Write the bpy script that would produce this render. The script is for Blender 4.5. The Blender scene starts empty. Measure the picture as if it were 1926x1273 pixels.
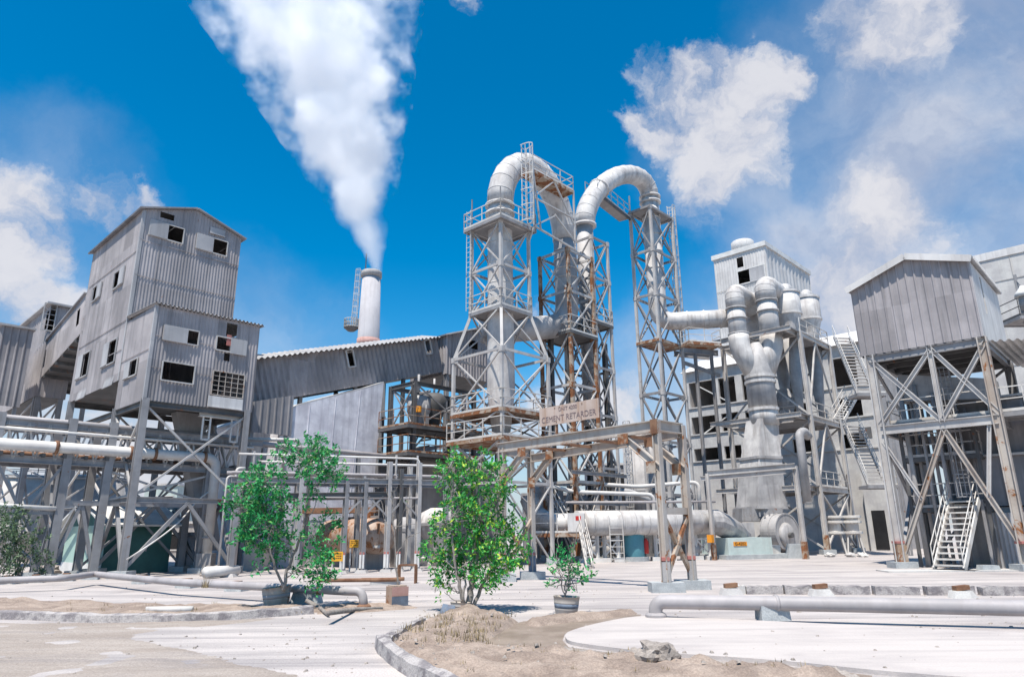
import bpy, math, random
from mathutils import Vector, Matrix, noise as mnoise
random.seed(11)
S = bpy.context.scene
COL = S.collection
V = Vector
# ------------------------------------------------------------------ camera
PW, PH, F = 1926.0, 1273.0, 1290.0
CX, CY, EYE = 963.0, 636.5, 1.7
zc_ = V(((915 - CX) / F, (CY + 3930) / F, -1)).normalized()      # zenith seen from the camera
f_ = V((0, 0, -1)); yc_ = (f_ - zc_ * f_.dot(zc_)).normalized(); xc_ = yc_.cross(zc_)
RC = Matrix((xc_, yc_, zc_))                                      # camera -> world
cam = bpy.data.objects.new('camera', bpy.data.cameras.new('camera')); COL.objects.link(cam)
cam.data.sensor_width = 36; cam.data.lens = F / PW * 36
cam.data.clip_start = 0.1; cam.data.clip_end = 9000
cam.matrix_world = Matrix.Translation((0, 0, EYE)) @ RC.to_4x4()
S.camera = cam
EYEV = V((0, 0, EYE))
def ray(px, py): return (RC @ V(((px - CX) / F, -(py - CY) / F, -1))).normalized()

# ------------------------------------------------------------------ light, sky, exposure
SUN_TO = V((-0.20, -0.55, 1.38)).normalized()
SUN_EL = math.asin(SUN_TO.z); SUN_AZ = math.atan2(SUN_TO.x, SUN_TO.y)
sl = bpy.data.lights.new('sun', 'SUN'); sl.energy = 4.9; sl.angle = math.radians(0.5); sl.color = (1, 0.94, 0.85)
so = bpy.data.objects.new('sun', sl); COL.objects.link(so)
so.rotation_euler = SUN_TO.to_track_quat('Z', 'Y').to_euler(); so.location = (0, 0, 60)
S.view_settings.view_transform = 'Standard'; S.view_settings.look = 'None'
S.view_settings.exposure = 0.5; S.view_settings.gamma = 1
S.cycles.max_bounces = 10; S.cycles.volume_bounces = 10; S.cycles.volume_step_rate = 1.0; S.cycles.volume_max_steps = 256
S.cycles.transparent_max_bounces = 8
S.cycles.use_denoising = True

wd = bpy.data.worlds.new('World'); S.world = wd; wd.use_nodes = True
nt = wd.node_tree; nt.nodes.clear()
def N(nt, t, **k):
    n = nt.nodes.new(t)
    for a, b in k.items(): setattr(n, a, b)
    return n
def math_(nt, op, a, b=None, c=None, clamp=False):
    n = N(nt, 'ShaderNodeMath', operation=op, use_clamp=clamp)
    for i, v in enumerate((a, b, c)):
        if v is None: continue
        if isinstance(v, (int, float)): n.inputs[i].default_value = v
        else: nt.links.new(v, n.inputs[i])
    return n.outputs[0]
def mrange(nt, v, a, b, c=0.0, d=1.0, smooth=True):
    n = N(nt, 'ShaderNodeMapRange'); n.interpolation_type = 'SMOOTHSTEP' if smooth else 'LINEAR'
    n.inputs[1].default_value = a; n.inputs[2].default_value = b; n.inputs[3].default_value = c; n.inputs[4].default_value = d
    nt.links.new(v, n.inputs[0]); return n.outputs[0]
def mixc(nt, f, a, b, blend='MIX'):
    n = N(nt, 'ShaderNodeMix', data_type='RGBA', blend_type=blend)
    for i, v in ((0, f), (6, a), (7, b)):
        if isinstance(v, (int, float)): n.inputs[i].default_value = v
        elif isinstance(v, tuple): n.inputs[i].default_value = (*v, 1)[:4]
        else: nt.links.new(v, n.inputs[i])
    return n.outputs[2]
def noise(nt, vec, scale, detail=6, rough=0.6, dist=0.0):
    n = N(nt, 'ShaderNodeTexNoise'); n.inputs['Scale'].default_value = scale; n.inputs['Detail'].default_value = detail
    n.inputs['Roughness'].default_value = rough; n.inputs['Distortion'].default_value = dist
    if vec is not None: nt.links.new(vec, n.inputs['Vector'])
    return n
sky = N(nt, 'ShaderNodeTexSky', sky_type='NISHITA'); sky.sun_disc = False
sky.sun_elevation = SUN_EL; sky.sun_rotation = SUN_AZ
sky.altitude = 0; sky.air_density = 1.0; sky.dust_density = 0.3; sky.ozone_density = 3.0
hs = N(nt, 'ShaderNodeHueSaturation'); hs.inputs['Saturation'].default_value = 1.5; hs.inputs['Hue'].default_value = 0.490
hs.inputs['Value'].default_value = 1.42
nt.links.new(sky.outputs[0], hs.inputs['Color'])
tc = N(nt, 'ShaderNodeTexCoord')
dirv = tc.outputs['Generated']
nz0 = noise(nt, dirv, 7.0, 9, 0.62)
off = N(nt, 'ShaderNodeVectorMath', operation='SUBTRACT'); nt.links.new(nz0.outputs['Color'], off.inputs[0]); off.inputs[1].default_value = (.5, .5, .5)
off2 = N(nt, 'ShaderNodeVectorMath', operation='SCALE'); nt.links.new(off.outputs[0], off2.inputs[0]); off2.inputs['Scale'].default_value = 0.15
dw = N(nt, 'ShaderNodeVectorMath', operation='ADD'); nt.links.new(dirv, dw.inputs[0]); nt.links.new(off2.outputs[0], dw.inputs[1])
dn = N(nt, 'ShaderNodeVectorMath', operation='NORMALIZE'); nt.links.new(dw.outputs[0], dn.inputs[0])
# clouds by direction in the sky: (x, y, radius, weight), thick puffs then thin veils
PUFF = [(1250, 135, 60, .9), (1330, 120, 58, .8), (1375, 185, 70, .9), (1225, 235, 48, .8), (1300, 235, 68, .8), (1400, 290, 62, .75), (1340, 325, 62, .65), (1320, 385, 45, .45), (1440, 130, 45, .7), (1180, 260, 35, .6), (1470, 110, 25, .5),
        (20, 410, 80, .5), (120, 420, 75, .52), (215, 365, 55, .7), (-70, 430, 100, .6), (262, 385, 32, .5), (20, 565, 50, .8), (-60, 600, 90, .9), (110, 585, 40, .6),
        (1620, 40, 70, .45), (1720, 30, 90, .5), (1640, 130, 60, .42), (1800, 0, 80, .5), (1570, 60, 40, .4), (1650, 390, 75, .65), (1710, 450, 70, .55), (1590, 610, 110, 1.0), (1560, 520, 60, .6),
        (1165, 770, 70, .9), (872, 8, 30, .45), (1480, 700, 140, .9), (450, 900, 150, .9), (200, 930, 190, .9), (1000, 850, 110, .7), (1000, 600, 50, .6)]
VEIL = [(1720, 200, 300, .42), (1850, 60, 240, .3), (1560, 560, 200, .55), (1880, 380, 240, .3), (1330, 300, 130, .25), (60, 420, 200, .3), (300, 900, 420, .6), (1200, 820, 240, .55), (1650, 900, 500, .55), (1400, 420, 100, .25)]
def blobs(lst, vec, spread):
    acc = None
    for px, py, r, w in lst:
        d = ray(px, py); k = math.cos(math.atan(r / F))
        dt = N(nt, 'ShaderNodeVectorMath', operation='DOT_PRODUCT'); nt.links.new(vec, dt.inputs[0]); dt.inputs[1].default_value = d
        m = mrange(nt, dt.outputs['Value'], 1 - (1 - k) * spread, 1.0, 0, w)
        acc = m if acc is None else math_(nt, 'ADD', acc, m)
    return acc
bp = blobs(PUFF, dn.outputs[0], 1.9); bv = blobs(VEIL, dn.outputs[0], 1.3)
nz1 = noise(nt, dn.outputs[0], 9.0, 12, 0.62, 0.1); nz2 = noise(nt, dirv, 4.0, 6, 0.6, 0.4)
pm = math_(nt, 'ADD', math_(nt, 'MINIMUM', bp, 1.0), math_(nt, 'MULTIPLY', math_(nt, 'SUBTRACT', nz1.outputs[0], 0.5), 3.8))
pm = math_(nt, 'MULTIPLY', mrange(nt, pm, 0.18, 1.35, 0, 0.93, True), mrange(nt, bp, 0.02, 0.25, 0, 1))
vm = math_(nt, 'MULTIPLY', bv, mrange(nt, nz2.outputs[0], 0.25, 0.75, 0.35, 1.0))
vm = math_(nt, 'MINIMUM', vm, 0.72)
m_all = math_(nt, 'SUBTRACT', 1.0, math_(nt, 'MULTIPLY', math_(nt, 'SUBTRACT', 1.0, pm), math_(nt, 'SUBTRACT', 1.0, vm)))
ccol = mixc(nt, mrange(nt, nz1.outputs[0], 0.35, 0.65), (4.5, 4.75, 5.7), (6.7, 6.7, 7.1))
sxyz = N(nt, 'ShaderNodeSeparateXYZ'); nt.links.new(dirv, sxyz.inputs[0])
skyb = mixc(nt, mrange(nt, sxyz.outputs[2], -0.02, 0.24, .85, 0), hs.outputs[0], (4.1, 4.8, 5.8))
skyc = mixc(nt, m_all, skyb, ccol)
bg = N(nt, 'ShaderNodeBackground'); bg.inputs['Strength'].default_value = 0.082
nt.links.new(skyc, bg.inputs['Color'])
wo = N(nt, 'ShaderNodeOutputWorld'); nt.links.new(bg.outputs[0], wo.inputs['Surface'])

# ------------------------------------------------------------------ pixel <-> place helpers (measuring the photograph)
AZ = math.radians(43.5)
U = V((math.sin(AZ), math.cos(AZ), 0)); VV = V((-U.y, U.x, 0)); Z = V((0, 0, 1))   # the plant's grid
RT = RC.transposed()
def proj(p):
    c = RT @ (V(p) - EYEV); return CX + F * c.x / -c.z, CY - F * c.y / -c.z
def gp(px, py, z=0.0):
    d = ray(px, py); return EYEV + d * ((z - EYE) / d.z)
def pt(px, py, Y):
    d = ray(px, py); return EYEV + d * (Y / d.y)
def on(p, d, px, py):                                  # pixel ray meets the upright plane through p along d
    n = V((-d.y, d.x, 0)); r = ray(px, py); return EYEV + r * ((V(p) - EYEV).dot(n) / r.dot(n))
def gxy(px, Y, py=1060):                               # ground point at depth Y under the pixel (px, py)
    q = pt(px, py, Y); return V((q.x, q.y, 0))
def hz(p, py):                                         # height on the upright line through p seen in row py
    a = RT @ (V((p[0], p[1], 0)) - EYEV); b = RT @ Z; k = (CY - py) / F
    return (-k * a.z - a.y) / (b.y + k * b.z)
def along(p, d, px, z):                                # distance along d until column px, at height z
    a = RT @ (V((p[0], p[1], z)) - EYEV); b = RT @ V(d); k = (px - CX) / F
    return (-k * a.z - a.x) / (b.x + k * b.z)
def lift(p, z): return V((p[0], p[1], z))

# ------------------------------------------------------------------ materials
MATS = {}
def mat(name, c1, c2=None, scale=1.2, rough=0.8, rust=0.0, rc=(.17, .065, .025), streak=0.0, sc=(.12, .11, .10), bump=0.0, bscale=25, metal=0.0, stretch=None, contrast=(.35, .65), fine=0.0, spec=0.35, tracks=0, cells=0):
    m = bpy.data.materials.new(name); m.use_nodes = True; t = m.node_tree
    b = t.nodes['Principled BSDF']; b.inputs['Roughness'].default_value = rough; b.inputs['Metallic'].default_value = metal
    b.inputs['Specular IOR Level'].default_value = spec
    g = N(t, 'ShaderNodeNewGeometry'); pos = g.outputs['Position']
    if stretch:
        mp = N(t, 'ShaderNodeMapping'); mp.inputs['Scale'].default_value = stretch; t.links.new(pos, mp.inputs[0]); p2 = mp.outputs[0]
    else: p2 = pos
    n1 = noise(t, p2, scale, 8, 0.65)
    c = mixc(t, mrange(t, n1.outputs[0], contrast[0], contrast[1]), c1, c2 or tuple(x * .8 for x in c1))
    if cells:                                                   # sheets of slightly different age
        mp = N(t, 'ShaderNodeMapping'); mp.inputs['Scale'].default_value = (.8, .8, .42); t.links.new(pos, mp.inputs[0])
        fv = N(t, 'ShaderNodeVectorMath', operation='FLOOR'); t.links.new(mp.outputs[0], fv.inputs[0])
        wn = N(t, 'ShaderNodeTexWhiteNoise'); t.links.new(fv.outputs[0], wn.inputs['Vector'])
        k_ = mrange(t, wn.outputs['Value'], 0, 1, 1 - cells, 1 + cells * .5, False); cb_ = N(t, 'ShaderNodeCombineXYZ')
        for i in range(3): t.links.new(k_, cb_.inputs[i])
        c = mixc(t, 1.0, c, cb_.outputs[0], 'MULTIPLY')
    if tracks:                                                  # tyre-worn bands and grey wet-dry patches
        for sc_, rz, st_, lo_ in ((1.0, .25, (.10, 2.6, 1), .52), (1.0, -.5, (.09, 3.4, 1), .57), (.35, 0, (1, 1, 1), .55)):
            mp = N(t, 'ShaderNodeMapping'); mp.inputs['Scale'].default_value = st_; mp.inputs['Rotation'].default_value = (0, 0, rz); t.links.new(pos, mp.inputs[0])
            c = mixc(t, math_(t, 'MULTIPLY', mrange(t, noise(t, mp.outputs[0], sc_, 7, .6, .3).outputs[0], lo_, lo_ + .14), tracks), c, (.225, .205, .21))
    if fine:
        nf = noise(t, pos, 38, 4, 0.7)
        c = mixc(t, fine, c, mixc(t, mrange(t, nf.outputs[0], .3, .7), (.25, .25, .25), (1, 1, 1)), 'MULTIPLY')
    if streak:
        mp = N(t, 'ShaderNodeMapping'); mp.inputs['Scale'].default_value = (3.2, 3.2, .16); t.links.new(pos, mp.inputs[0])
        n2 = noise(t, mp.outputs[0], 1.0, 6, 0.6)
        c = mixc(t, math_(t, 'MULTIPLY', mrange(t, n2.outputs[0], .48, .72), streak), c, sc)
    if rust:
        n3 = noise(t, pos, 1.7, 9, 0.7, 0.4)
        th = 0.72 - rust * 0.42
        c = mixc(t, mrange(t, n3.outputs[0], th, th + .07), c, mixc(t, mrange(t, noise(t, pos, 9, 4).outputs[0], .35, .65), rc, (rc[0] * 1.55, rc[1] * 1.5, rc[2] * 1.5)))
    t.links.new(c, b.inputs['Base Color'])
    if bump:
        bn = N(t, 'ShaderNodeBump'); bn.inputs['Strength'].default_value = bump; bn.inputs['Distance'].default_value = 0.03
        t.links.new(noise(t, pos, bscale, 6, 0.65).outputs[0], bn.inputs['Height']); t.links.new(bn.outputs[0], b.inputs['Normal'])
    MATS[name] = m; return m
mat('sheet_grey', (.37, .342, .345), (.28, .26, .265), 0.5, .8, cells=.2, streak=.6, sc=(.15, .145, .15), rust=.12, bump=.15)
mat('sheet_dark', (.28, .27, .28), (.22, .215, .225), 0.5, .8, cells=.2, streak=.5, sc=(.12, .12, .125), bump=.15)
mat('sheet_pale', (.42, .41, .41), (.33, .325, .335), 0.6, .8, cells=.12, streak=.4, sc=(.2, .19, .19), bump=.15)
mat('stack_grey', (.46, .445, .46), (.38, .365, .38), 0.3, .8, streak=.35, sc=(.28, .26, .26), bump=.1)
mat('sheet_white', (.62, .60, .58), (.52, .50, .485), 0.7, .8, cells=.1, streak=.4, sc=(.3, .28, .27), bump=.15)
mat('steel_pale', (.50, .48, .46), (.38, .36, .35), 0.9, .65, rust=.2, streak=.3, sc=(.22, .17, .14))
mat('steel_grey', (.30, .295, .30), (.22, .215, .22), 0.9, .65, rust=.22, streak=.3, sc=(.14, .11, .09))
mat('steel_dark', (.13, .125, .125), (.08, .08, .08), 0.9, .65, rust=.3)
mat('steel_white', (.66, .645, .62), (.54, .52, .5), 0.9, .6, rust=.12, streak=.2, sc=(.3, .24, .2))
mat('steel_rust', (.42, .36, .30), (.30, .20, .13), 1.6, .75, rust=.62, rc=(.17, .07, .03))
mat('steel_tan', (.46, .42, .38), (.36, .31, .27), 0.8, .7, rust=.36, rc=(.2, .075, .02), streak=.35, sc=(.22, .11, .05))
mat('rail', (.62, .6, .57), (.48, .44, .40), 1.2, .6, rust=.22)
mat('duct_white', (.64, .615, .59), (.45, .43, .42), 0.9, .65, cells=.1, streak=.65, sc=(.28, .245, .225), bump=.25, bscale=5, rust=.12)
mat('duct_grey', (.44, .425, .42), (.31, .30, .30), 0.9, .65, cells=.1, streak=.55, sc=(.2, .19, .19), bump=.1, bscale=8, rust=.08)
mat('pipe_grey', (.40, .37, .37), (.31, .29, .29), 1.0, .55, rust=.14, streak=.2, sc=(.2, .16, .14))
mat('pipe_white', (.62, .6, .57), (.5, .47, .45), 1.0, .6, rust=.14)
mat('rust', (.15, .07, .04), (.25, .14, .085), 2.2, .85, bump=.3)
mat('concrete', (.47, .445, .43), (.36, .34, .33), 0.6, .9, streak=.5, sc=(.2, .185, .18), bump=.25, fine=.25)
mat('concrete_pale', (.60, .58, .55), (.47, .45, .44), 0.8, .9, streak=.3, sc=(.3, .28, .26), bump=.25, fine=.25)
mat('concrete_block', (.50, .52, .52), (.38, .40, .41), 2.5, .9, bump=.4, fine=.4)
mat('cladding', (.80, .78, .81), (.56, .54, .58), 1.1, .75, cells=.1, streak=.35, sc=(.2, .19, .22), bump=.35, bscale=2.5, contrast=(.3, .7))
mat('void', (.02, .02, .022), (.012, .012, .014), 1, .95)
mat('green_lit', (.36, .50, .44), (.30, .43, .38), 1, .8, streak=.2, sc=(.3, .36, .33))  # hut green with sunlight put into the colour, for its lit side
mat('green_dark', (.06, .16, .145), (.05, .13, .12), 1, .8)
mat('roof_white', (.66, .65, .63), (.54, .53, .51), 1, .8)
mat('mint', (.50, .58, .555), (.42, .49, .47), 1, .85, streak=.3, sc=(.36, .36, .34))
mat('teal', (.10, .28, .33), (.08, .22, .27), 1, .5)
mat('red', (.5, .03, .03), (.42, .03, .02), 2, .5)
mat('red_faded', (.40, .14, .12), (.34, .15, .13), 4, .8)
mat('yellow', (.72, .36, .02), (.6, .3, .03), 3, .7)
mat('orange', (.75, .28, .02), (.65, .25, .02), 3, .7)
mat('blue_paint', (.16, .20, .26), (.10, .12, .16), 3, .8, rust=.3)
mat('pink_paint', (.46, .28, .25), (.38, .22, .19), 3, .8, rust=.2)
mat('sign_board', (.50, .40, .345), (.43, .34, .29), 1.5, .8, streak=.55, sc=(.3, .15, .07))
mat('sign_ink', (.16, .11, .12), (.25, .19, .18), 9, .8)
mat('black_ink', (.02, .02, .02), (.03, .03, .03), 3, .8)
mat('tank_rust', (.46, .36, .30), (.36, .25, .19), 1.1, .7, rust=.5, rc=(.2, .09, .04), streak=.5, sc=(.25, .13, .07))
mat('ground', (.57, .515, .485), (.38, .345, .335), 0.6, .95, tracks=.5, stretch=(.3, 1.5, 1), bump=.6, bscale=7, contrast=(.34, .66), fine=.4)
mat('slab', (.52, .47, .44), (.40, .36, .345), 0.6, .95, tracks=.22, stretch=(.4, 1.2, 1), bump=.35, bscale=9, contrast=(.4, .72), fine=.15)
mat('road_dirt', (.34, .285, .245), (.44, .38, .335), 0.7, .97, tracks=.3, stretch=(.35, 1.6, 1), bump=.8, bscale=10, contrast=(.36, .66), fine=.45)
mat('earth', (.45, .355, .29), (.28, .215, .175), 1.6, .97, bump=.9, bscale=14, fine=.5)
mat('wet', (.235, .18, .14), (.33, .26, .21), 1.3, .5, bump=.2, bscale=10, fine=.3)
mat('kerb_stone', (.50, .46, .44), (.26, .235, .24), 3.0, .9, bump=.7, bscale=16, fine=.5, contrast=(.42, .6))
mat('rubble', (.42, .37, .33), (.30, .26, .23), 2.5, .95, bump=.8, bscale=12, fine=.4)
mat('bark', (.30, .27, .245), (.2, .175, .16), 6, .9, bump=.6, bscale=30)
mat('dry_grass', (.34, .26, .15), (.2, .16, .09), 3, .95)
def leaf_mat(name, ramp):
    m = bpy.data.materials.new(name); m.use_nodes = True; t = m.node_tree; b = t.nodes['Principled BSDF']
    g = N(t, 'ShaderNodeNewGeometry'); r = N(t, 'ShaderNodeValToRGB'); el = r.color_ramp.elements
    el[0].color = (*ramp[0][1], 1); el[0].position = ramp[0][0]; el[1].color = (*ramp[-1][1], 1); el[1].position = ramp[-1][0]
    for p, c in ramp[1:-1]: e = el.new(p); e.color = (*c, 1)
    t.links.new(g.outputs['Random Per Island'], r.inputs[0]); t.links.new(r.outputs[0], b.inputs['Base Color'])
    b.inputs['Roughness'].default_value = .55
    b.inputs['Specular IOR Level'].default_value = .35
    tr = N(t, 'ShaderNodeBsdfTranslucent'); t.links.new(r.outputs[0], tr.inputs[0])
    mx = N(t, 'ShaderNodeMixShader'); mx.inputs[0].default_value = .22
    t.links.new(b.outputs[0], mx.inputs[1]); t.links.new(tr.outputs[0], mx.inputs[2])
    t.links.new(mx.outputs[0], t.nodes['Material Output'].inputs[0]); MATS[name] = m
leaf_mat('leaf_deep', [(0, (.010, .11, .035)), (.4, (.022, .25, .075)), (.85, (.05, .42, .12)), (1, (.24, .52, .11))])
leaf_mat('leaf_fresh', [(0, (.015, .13, .03)), (.4, (.04, .30, .065)), (.8, (.10, .46, .07)), (1, (.52, .62, .06))])
leaf_mat('leaf_dusty', [(0, (.05, .09, .05)), (.5, (.09, .16, .08)), (1, (.2, .27, .16))])

# ------------------------------------------------------------------ mesh builder
class MB:
    def __init__(s): s.v = []; s.f = []
    def add(s, vs, fs):
        k = len(s.v); s.v += [V(x) for x in vs]; s.f += [tuple(k + i for i in f) for f in fs]; return s
    def obox(s, o, a, b, c):
        o = V(o); a = V(a); b = V(b); c = V(c)
        vs = [o, o + a, o + a + b, o + b, o + c, o + a + c, o + a + b + c, o + b + c]
        fs = [(0, 3, 2, 1), (4, 5, 6, 7), (0, 1, 5, 4), (1, 2, 6, 5), (2, 3, 7, 6), (3, 0, 4, 7)]
        if a.cross(b).dot(c) < 0: fs = [f[::-1] for f in fs]
        return s.add(vs, fs)
    def bar(s, p, q, w, h=None):
        p = V(p); q = V(q); d = q - p
        if d.length < 1e-5: return s
        h = h or w; d.normalize(); r = Z if abs(d.z) < .95 else U
        a = d.cross(r).normalized(); b = a.cross(d)
        return s.obox(p - a * w / 2 - b * h / 2, a * w, b * h, q - p)
    def ibar(s, p, q, w, h, t=0.03):                                 # rolled I section
        p = V(p); q = V(q); d = (q - p).normalized(); r = Z if abs(d.z) < .95 else VV
        a = d.cross(r).normalized(); b = a.cross(d)
        for o, x, y in ((b * (h / 2 - t / 2), w, t), (b * 0, t, h - 2 * t), (-b * (h / 2 - t / 2), w, t)):
            s.obox(p + o - a * x / 2 - b * y / 2, a * x, b * y, q - p)
        return s
    def tube(s, pts, r, n=10, cap=True):
        pts = [V(p) for p in pts]; m = len(pts); rs = r if isinstance(r, (list, tuple)) else [r] * m
        ts = []
        for i in range(m):
            t = V((0, 0, 0))
            if i: t += (pts[i] - pts[i - 1]).normalized()
            if i < m - 1: t += (pts[i + 1] - pts[i]).normalized()
            ts.append(t.normalized())
        ref = Z if abs(ts[0].z) < .9 else U
        a = ts[0].cross(ref).normalized(); k = len(s.v)
        for i in range(m):
            a = (a - ts[i] * a.dot(ts[i])).normalized(); b = ts[i].cross(a)
            for j in range(n):
                th = 2 * math.pi * j / n; s.v.append(pts[i] + (a * math.cos(th) + b * math.sin(th)) * rs[i])
        for i in range(m - 1):
            for j in range(n):
                j2 = (j + 1) % n; s.f.append((k + i * n + j, k + i * n + j2, k + (i + 1) * n + j2, k + (i + 1) * n + j))
        if cap:
            s.f.append(tuple(k + j for j in reversed(range(n)))); s.f.append(tuple(k + (m - 1) * n + j for j in range(n)))
        return s
    def lathe(s, c, prof, n=28): return s.tube2(c, prof, n)
    def tube2(s, c, prof, n):
        k = len(s.v)
        for r, z in prof:
            for j in range(n):
                th = 2 * math.pi * j / n; s.v.append(V((c[0] + r * math.cos(th), c[1] + r * math.sin(th), z)))
        for i in range(len(prof) - 1):
            for j in range(n):
                j2 = (j + 1) % n; s.f.append((k + i * n + j, k + i * n + j2, k + (i + 1) * n + j2, k + (i + 1) * n + j))
        s.f.append(tuple(k + j for j in reversed(range(n)))); s.f.append(tuple(k + (len(prof) - 1) * n + j for j in range(n)))
        return s
    def prism(s, poly, ext):
        poly = [V(p) for p in poly]; ext = V(ext); n = len(poly)
        nr = V((0, 0, 0))
        for i in range(n): nr += poly[i].cross(poly[(i + 1) % n])
        if nr.dot(ext) > 0: poly = poly[::-1]
        vs = poly + [p + ext for p in poly]
        fs = [tuple(range(n)), tuple(reversed(range(n, 2 * n)))] + [(i, i + n, (i + 1) % n + n, (i + 1) % n) for i in range(n)]
        return s.add(vs, fs)
    def build(s, name, m, parent=None, smooth=False):
        if parent is not None:
            rt = parent
            while rt.parent: rt = rt.parent
            o0 = V(rt.location)
        else:
            xs = [v.x for v in s.v]; ys = [v.y for v in s.v]; o0 = V(((min(xs) + max(xs)) / 2, (min(ys) + max(ys)) / 2, min(v.z for v in s.v)))
        me = bpy.data.meshes.new(name); me.from_pydata([v - o0 for v in s.v], [], s.f); me.materials.append(MATS[m] if isinstance(m, str) else m)
        if smooth:
            for p in me.polygons: p.use_smooth = True
        me.update(); o = bpy.data.objects.new(name, me); COL.objects.link(o)
        if parent is None: o.location = o0
        else: o.parent = parent
        return o
def pieces(mb, name, m, parent, smooth=False):                   # one object for every separate piece in mb
    par = list(range(len(mb.v)))
    def find(i):
        while par[i] != i: par[i] = par[par[i]]; i = par[i]
        return i
    for f in mb.f:
        for i in f[1:]: par[find(i)] = find(f[0])
    grp = {}
    for f in mb.f: grp.setdefault(find(f[0]), []).append(f)
    for fs in grp.values():
        mp = {}; b = MB()
        for f in fs:
            for i in f:
                if i not in mp: mp[i] = len(b.v); b.v.append(mb.v[i])
            b.f.append(tuple(mp[i] for i in f))
        b.build(name, m, parent, smooth)
def thing(name, label, cat, loc, group=None):
    o = bpy.data.objects.new(name, None); COL.objects.link(o); o.location = V(loc); o.empty_display_size = .3
    o['label'] = label; o['category'] = cat
    if group: o['group'] = group
    return o
def tag(o, label, cat, group=None):
    o['label'] = label; o['category'] = cat
    if group: o['group'] = group
    return o
def structure(o): o['kind'] = 'structure'; return o

# ------------------------------------------------------------------ kit of plant pieces
def corr(m, o, e1, e2, n, L, sb, st, pitch=.18, amp=.03, holes=(), style='sine'):
    """ribbed sheet: o + e1*t + e2*s, outward n; sb/st give bottom and top at t; holes = (t0,t1,s0,s1)"""
    o = V(o); fb = sb if callable(sb) else (lambda t: sb); ft = st if callable(st) else (lambda t: st)
    if style == 'sine': pat = [0, .8, 1, .8, 0, -.8, -1, -.8]; k = 8
    else: pat = [0, 1, 1, 0, 0, 0, 0, 0]; k = 8
    step = pitch / k; cuts = sorted(set([0.0, L] + [x for h in holes for x in h[:2] if 0 < x < L]))
    ts = []
    nmax = int(L / step) + 1
    ts = sorted(set([round(i * step, 5) for i in range(nmax)] + [round(c, 5) for c in cuts]))
    def offs(t):
        x = t / step; i = int(math.floor(x)); f = x - i; return amp * (pat[i % k] * (1 - f) + pat[(i + 1) % k] * f)
    for a, b in zip(ts[:-1], ts[1:]):
        if b - a < 1e-4: continue
        tm = (a + b) / 2; ivs = [(None, None)]
        hs_ = sorted([(h[2], h[3]) for h in holes if h[0] <= tm <= h[1]])
        segs = []; cur = None
        lo = 'B'
        for h0, h1 in hs_: segs.append((lo, h0)); lo = h1
        segs.append((lo, 'T'))
        for s0, s1 in segs:
            a0 = fb(a) if s0 == 'B' else s0; b0 = fb(b) if s0 == 'B' else s0
            a1 = ft(a) if s1 == 'T' else min(s1, ft(a)); b1 = ft(b) if s1 == 'T' else min(s1, ft(b))
            if a1 - a0 < .005 or b1 - b0 < .005: continue
            oa = n * offs(a); ob = n * offs(b)
            m.add([o + e1 * a + e2 * a0 + oa, o + e1 * b + e2 * b0 + ob, o + e1 * b + e2 * b1 + ob, o + e1 * a + e2 * a1 + oa], [(0, 1, 2, 3)])
    return m
def hole_px(o, d, x0, y0, x1, y1):
    xm = (x0 + x1) / 2; a = on(o, d, x0, (y0 + y1) / 2); b = on(o, d, x1, (y0 + y1) / 2); t = on(o, d, xm, y0); c = on(o, d, xm, y1)
    t0 = (a - V(o)).dot(d); t1 = (b - V(o)).dot(d)
    return (min(t0, t1), max(t0, t1), c.z, t.z)
def frame(parent, o, d, n, h, w=.07, m='steel_pale', name='window_frame', grid=None, out=.05):
    f = MB(); o = V(o)
    P = lambda t, s: o + d * t + Z * s + n * out
    f.bar(P(h[0], h[2]), P(h[1], h[2]), w); f.bar(P(h[0], h[3]), P(h[1], h[3]), w)
    f.bar(P(h[0], h[2]), P(h[0], h[3]), w * .95); f.bar(P(h[1], h[2]), P(h[1], h[3]), w * .95)
    if grid:
        for i in range(1, grid[0]): t = h[0] + (h[1] - h[0]) * i / grid[0]; f.bar(P(t, h[2]), P(t, h[3]), w * .55)
        for i in range(1, grid[1]): s = h[2] + (h[3] - h[2]) * i / grid[1]; f.bar(P(h[0], s) - n * .01, P(h[1], s) - n * .01, w * .5)
    return f.build(name, m, parent)
def panel(parent, o, d, n, h, name='shutter', m='sheet_pale', out=.06, thick=.03, tilt=0):
    p = MB(); o = V(o); q = o + d * h[0] + Z * h[2] + n * out
    p.obox(q, d * (h[1] - h[0]), n * thick, Z * (h[3] - h[2]) + n * tilt)
    p.bar(q + n * (thick + .01), q + d * (h[1] - h[0]) + n * (thick + .01), .05, .05)
    return p.build(name, m, parent)
def rail(m, pts, h=1.05, r=.022, gap=1.3, mid=True):
    pts = [V(p) for p in pts]
    for p, q in zip(pts[:-1], pts[1:]):
        for k in ((1, .52) if mid else (1,)): m.bar(p + Z * h * k, q + Z * h * k, r * 2)
        m.bar(p + Z * .06, q + Z * .06, .012, .12)
        c = max(1, round((q - p).length / gap))
        for i in range(c + 1): x = p.lerp(q, i / c); m.bar(x, x + Z * h, r * 2)
    return m
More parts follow.
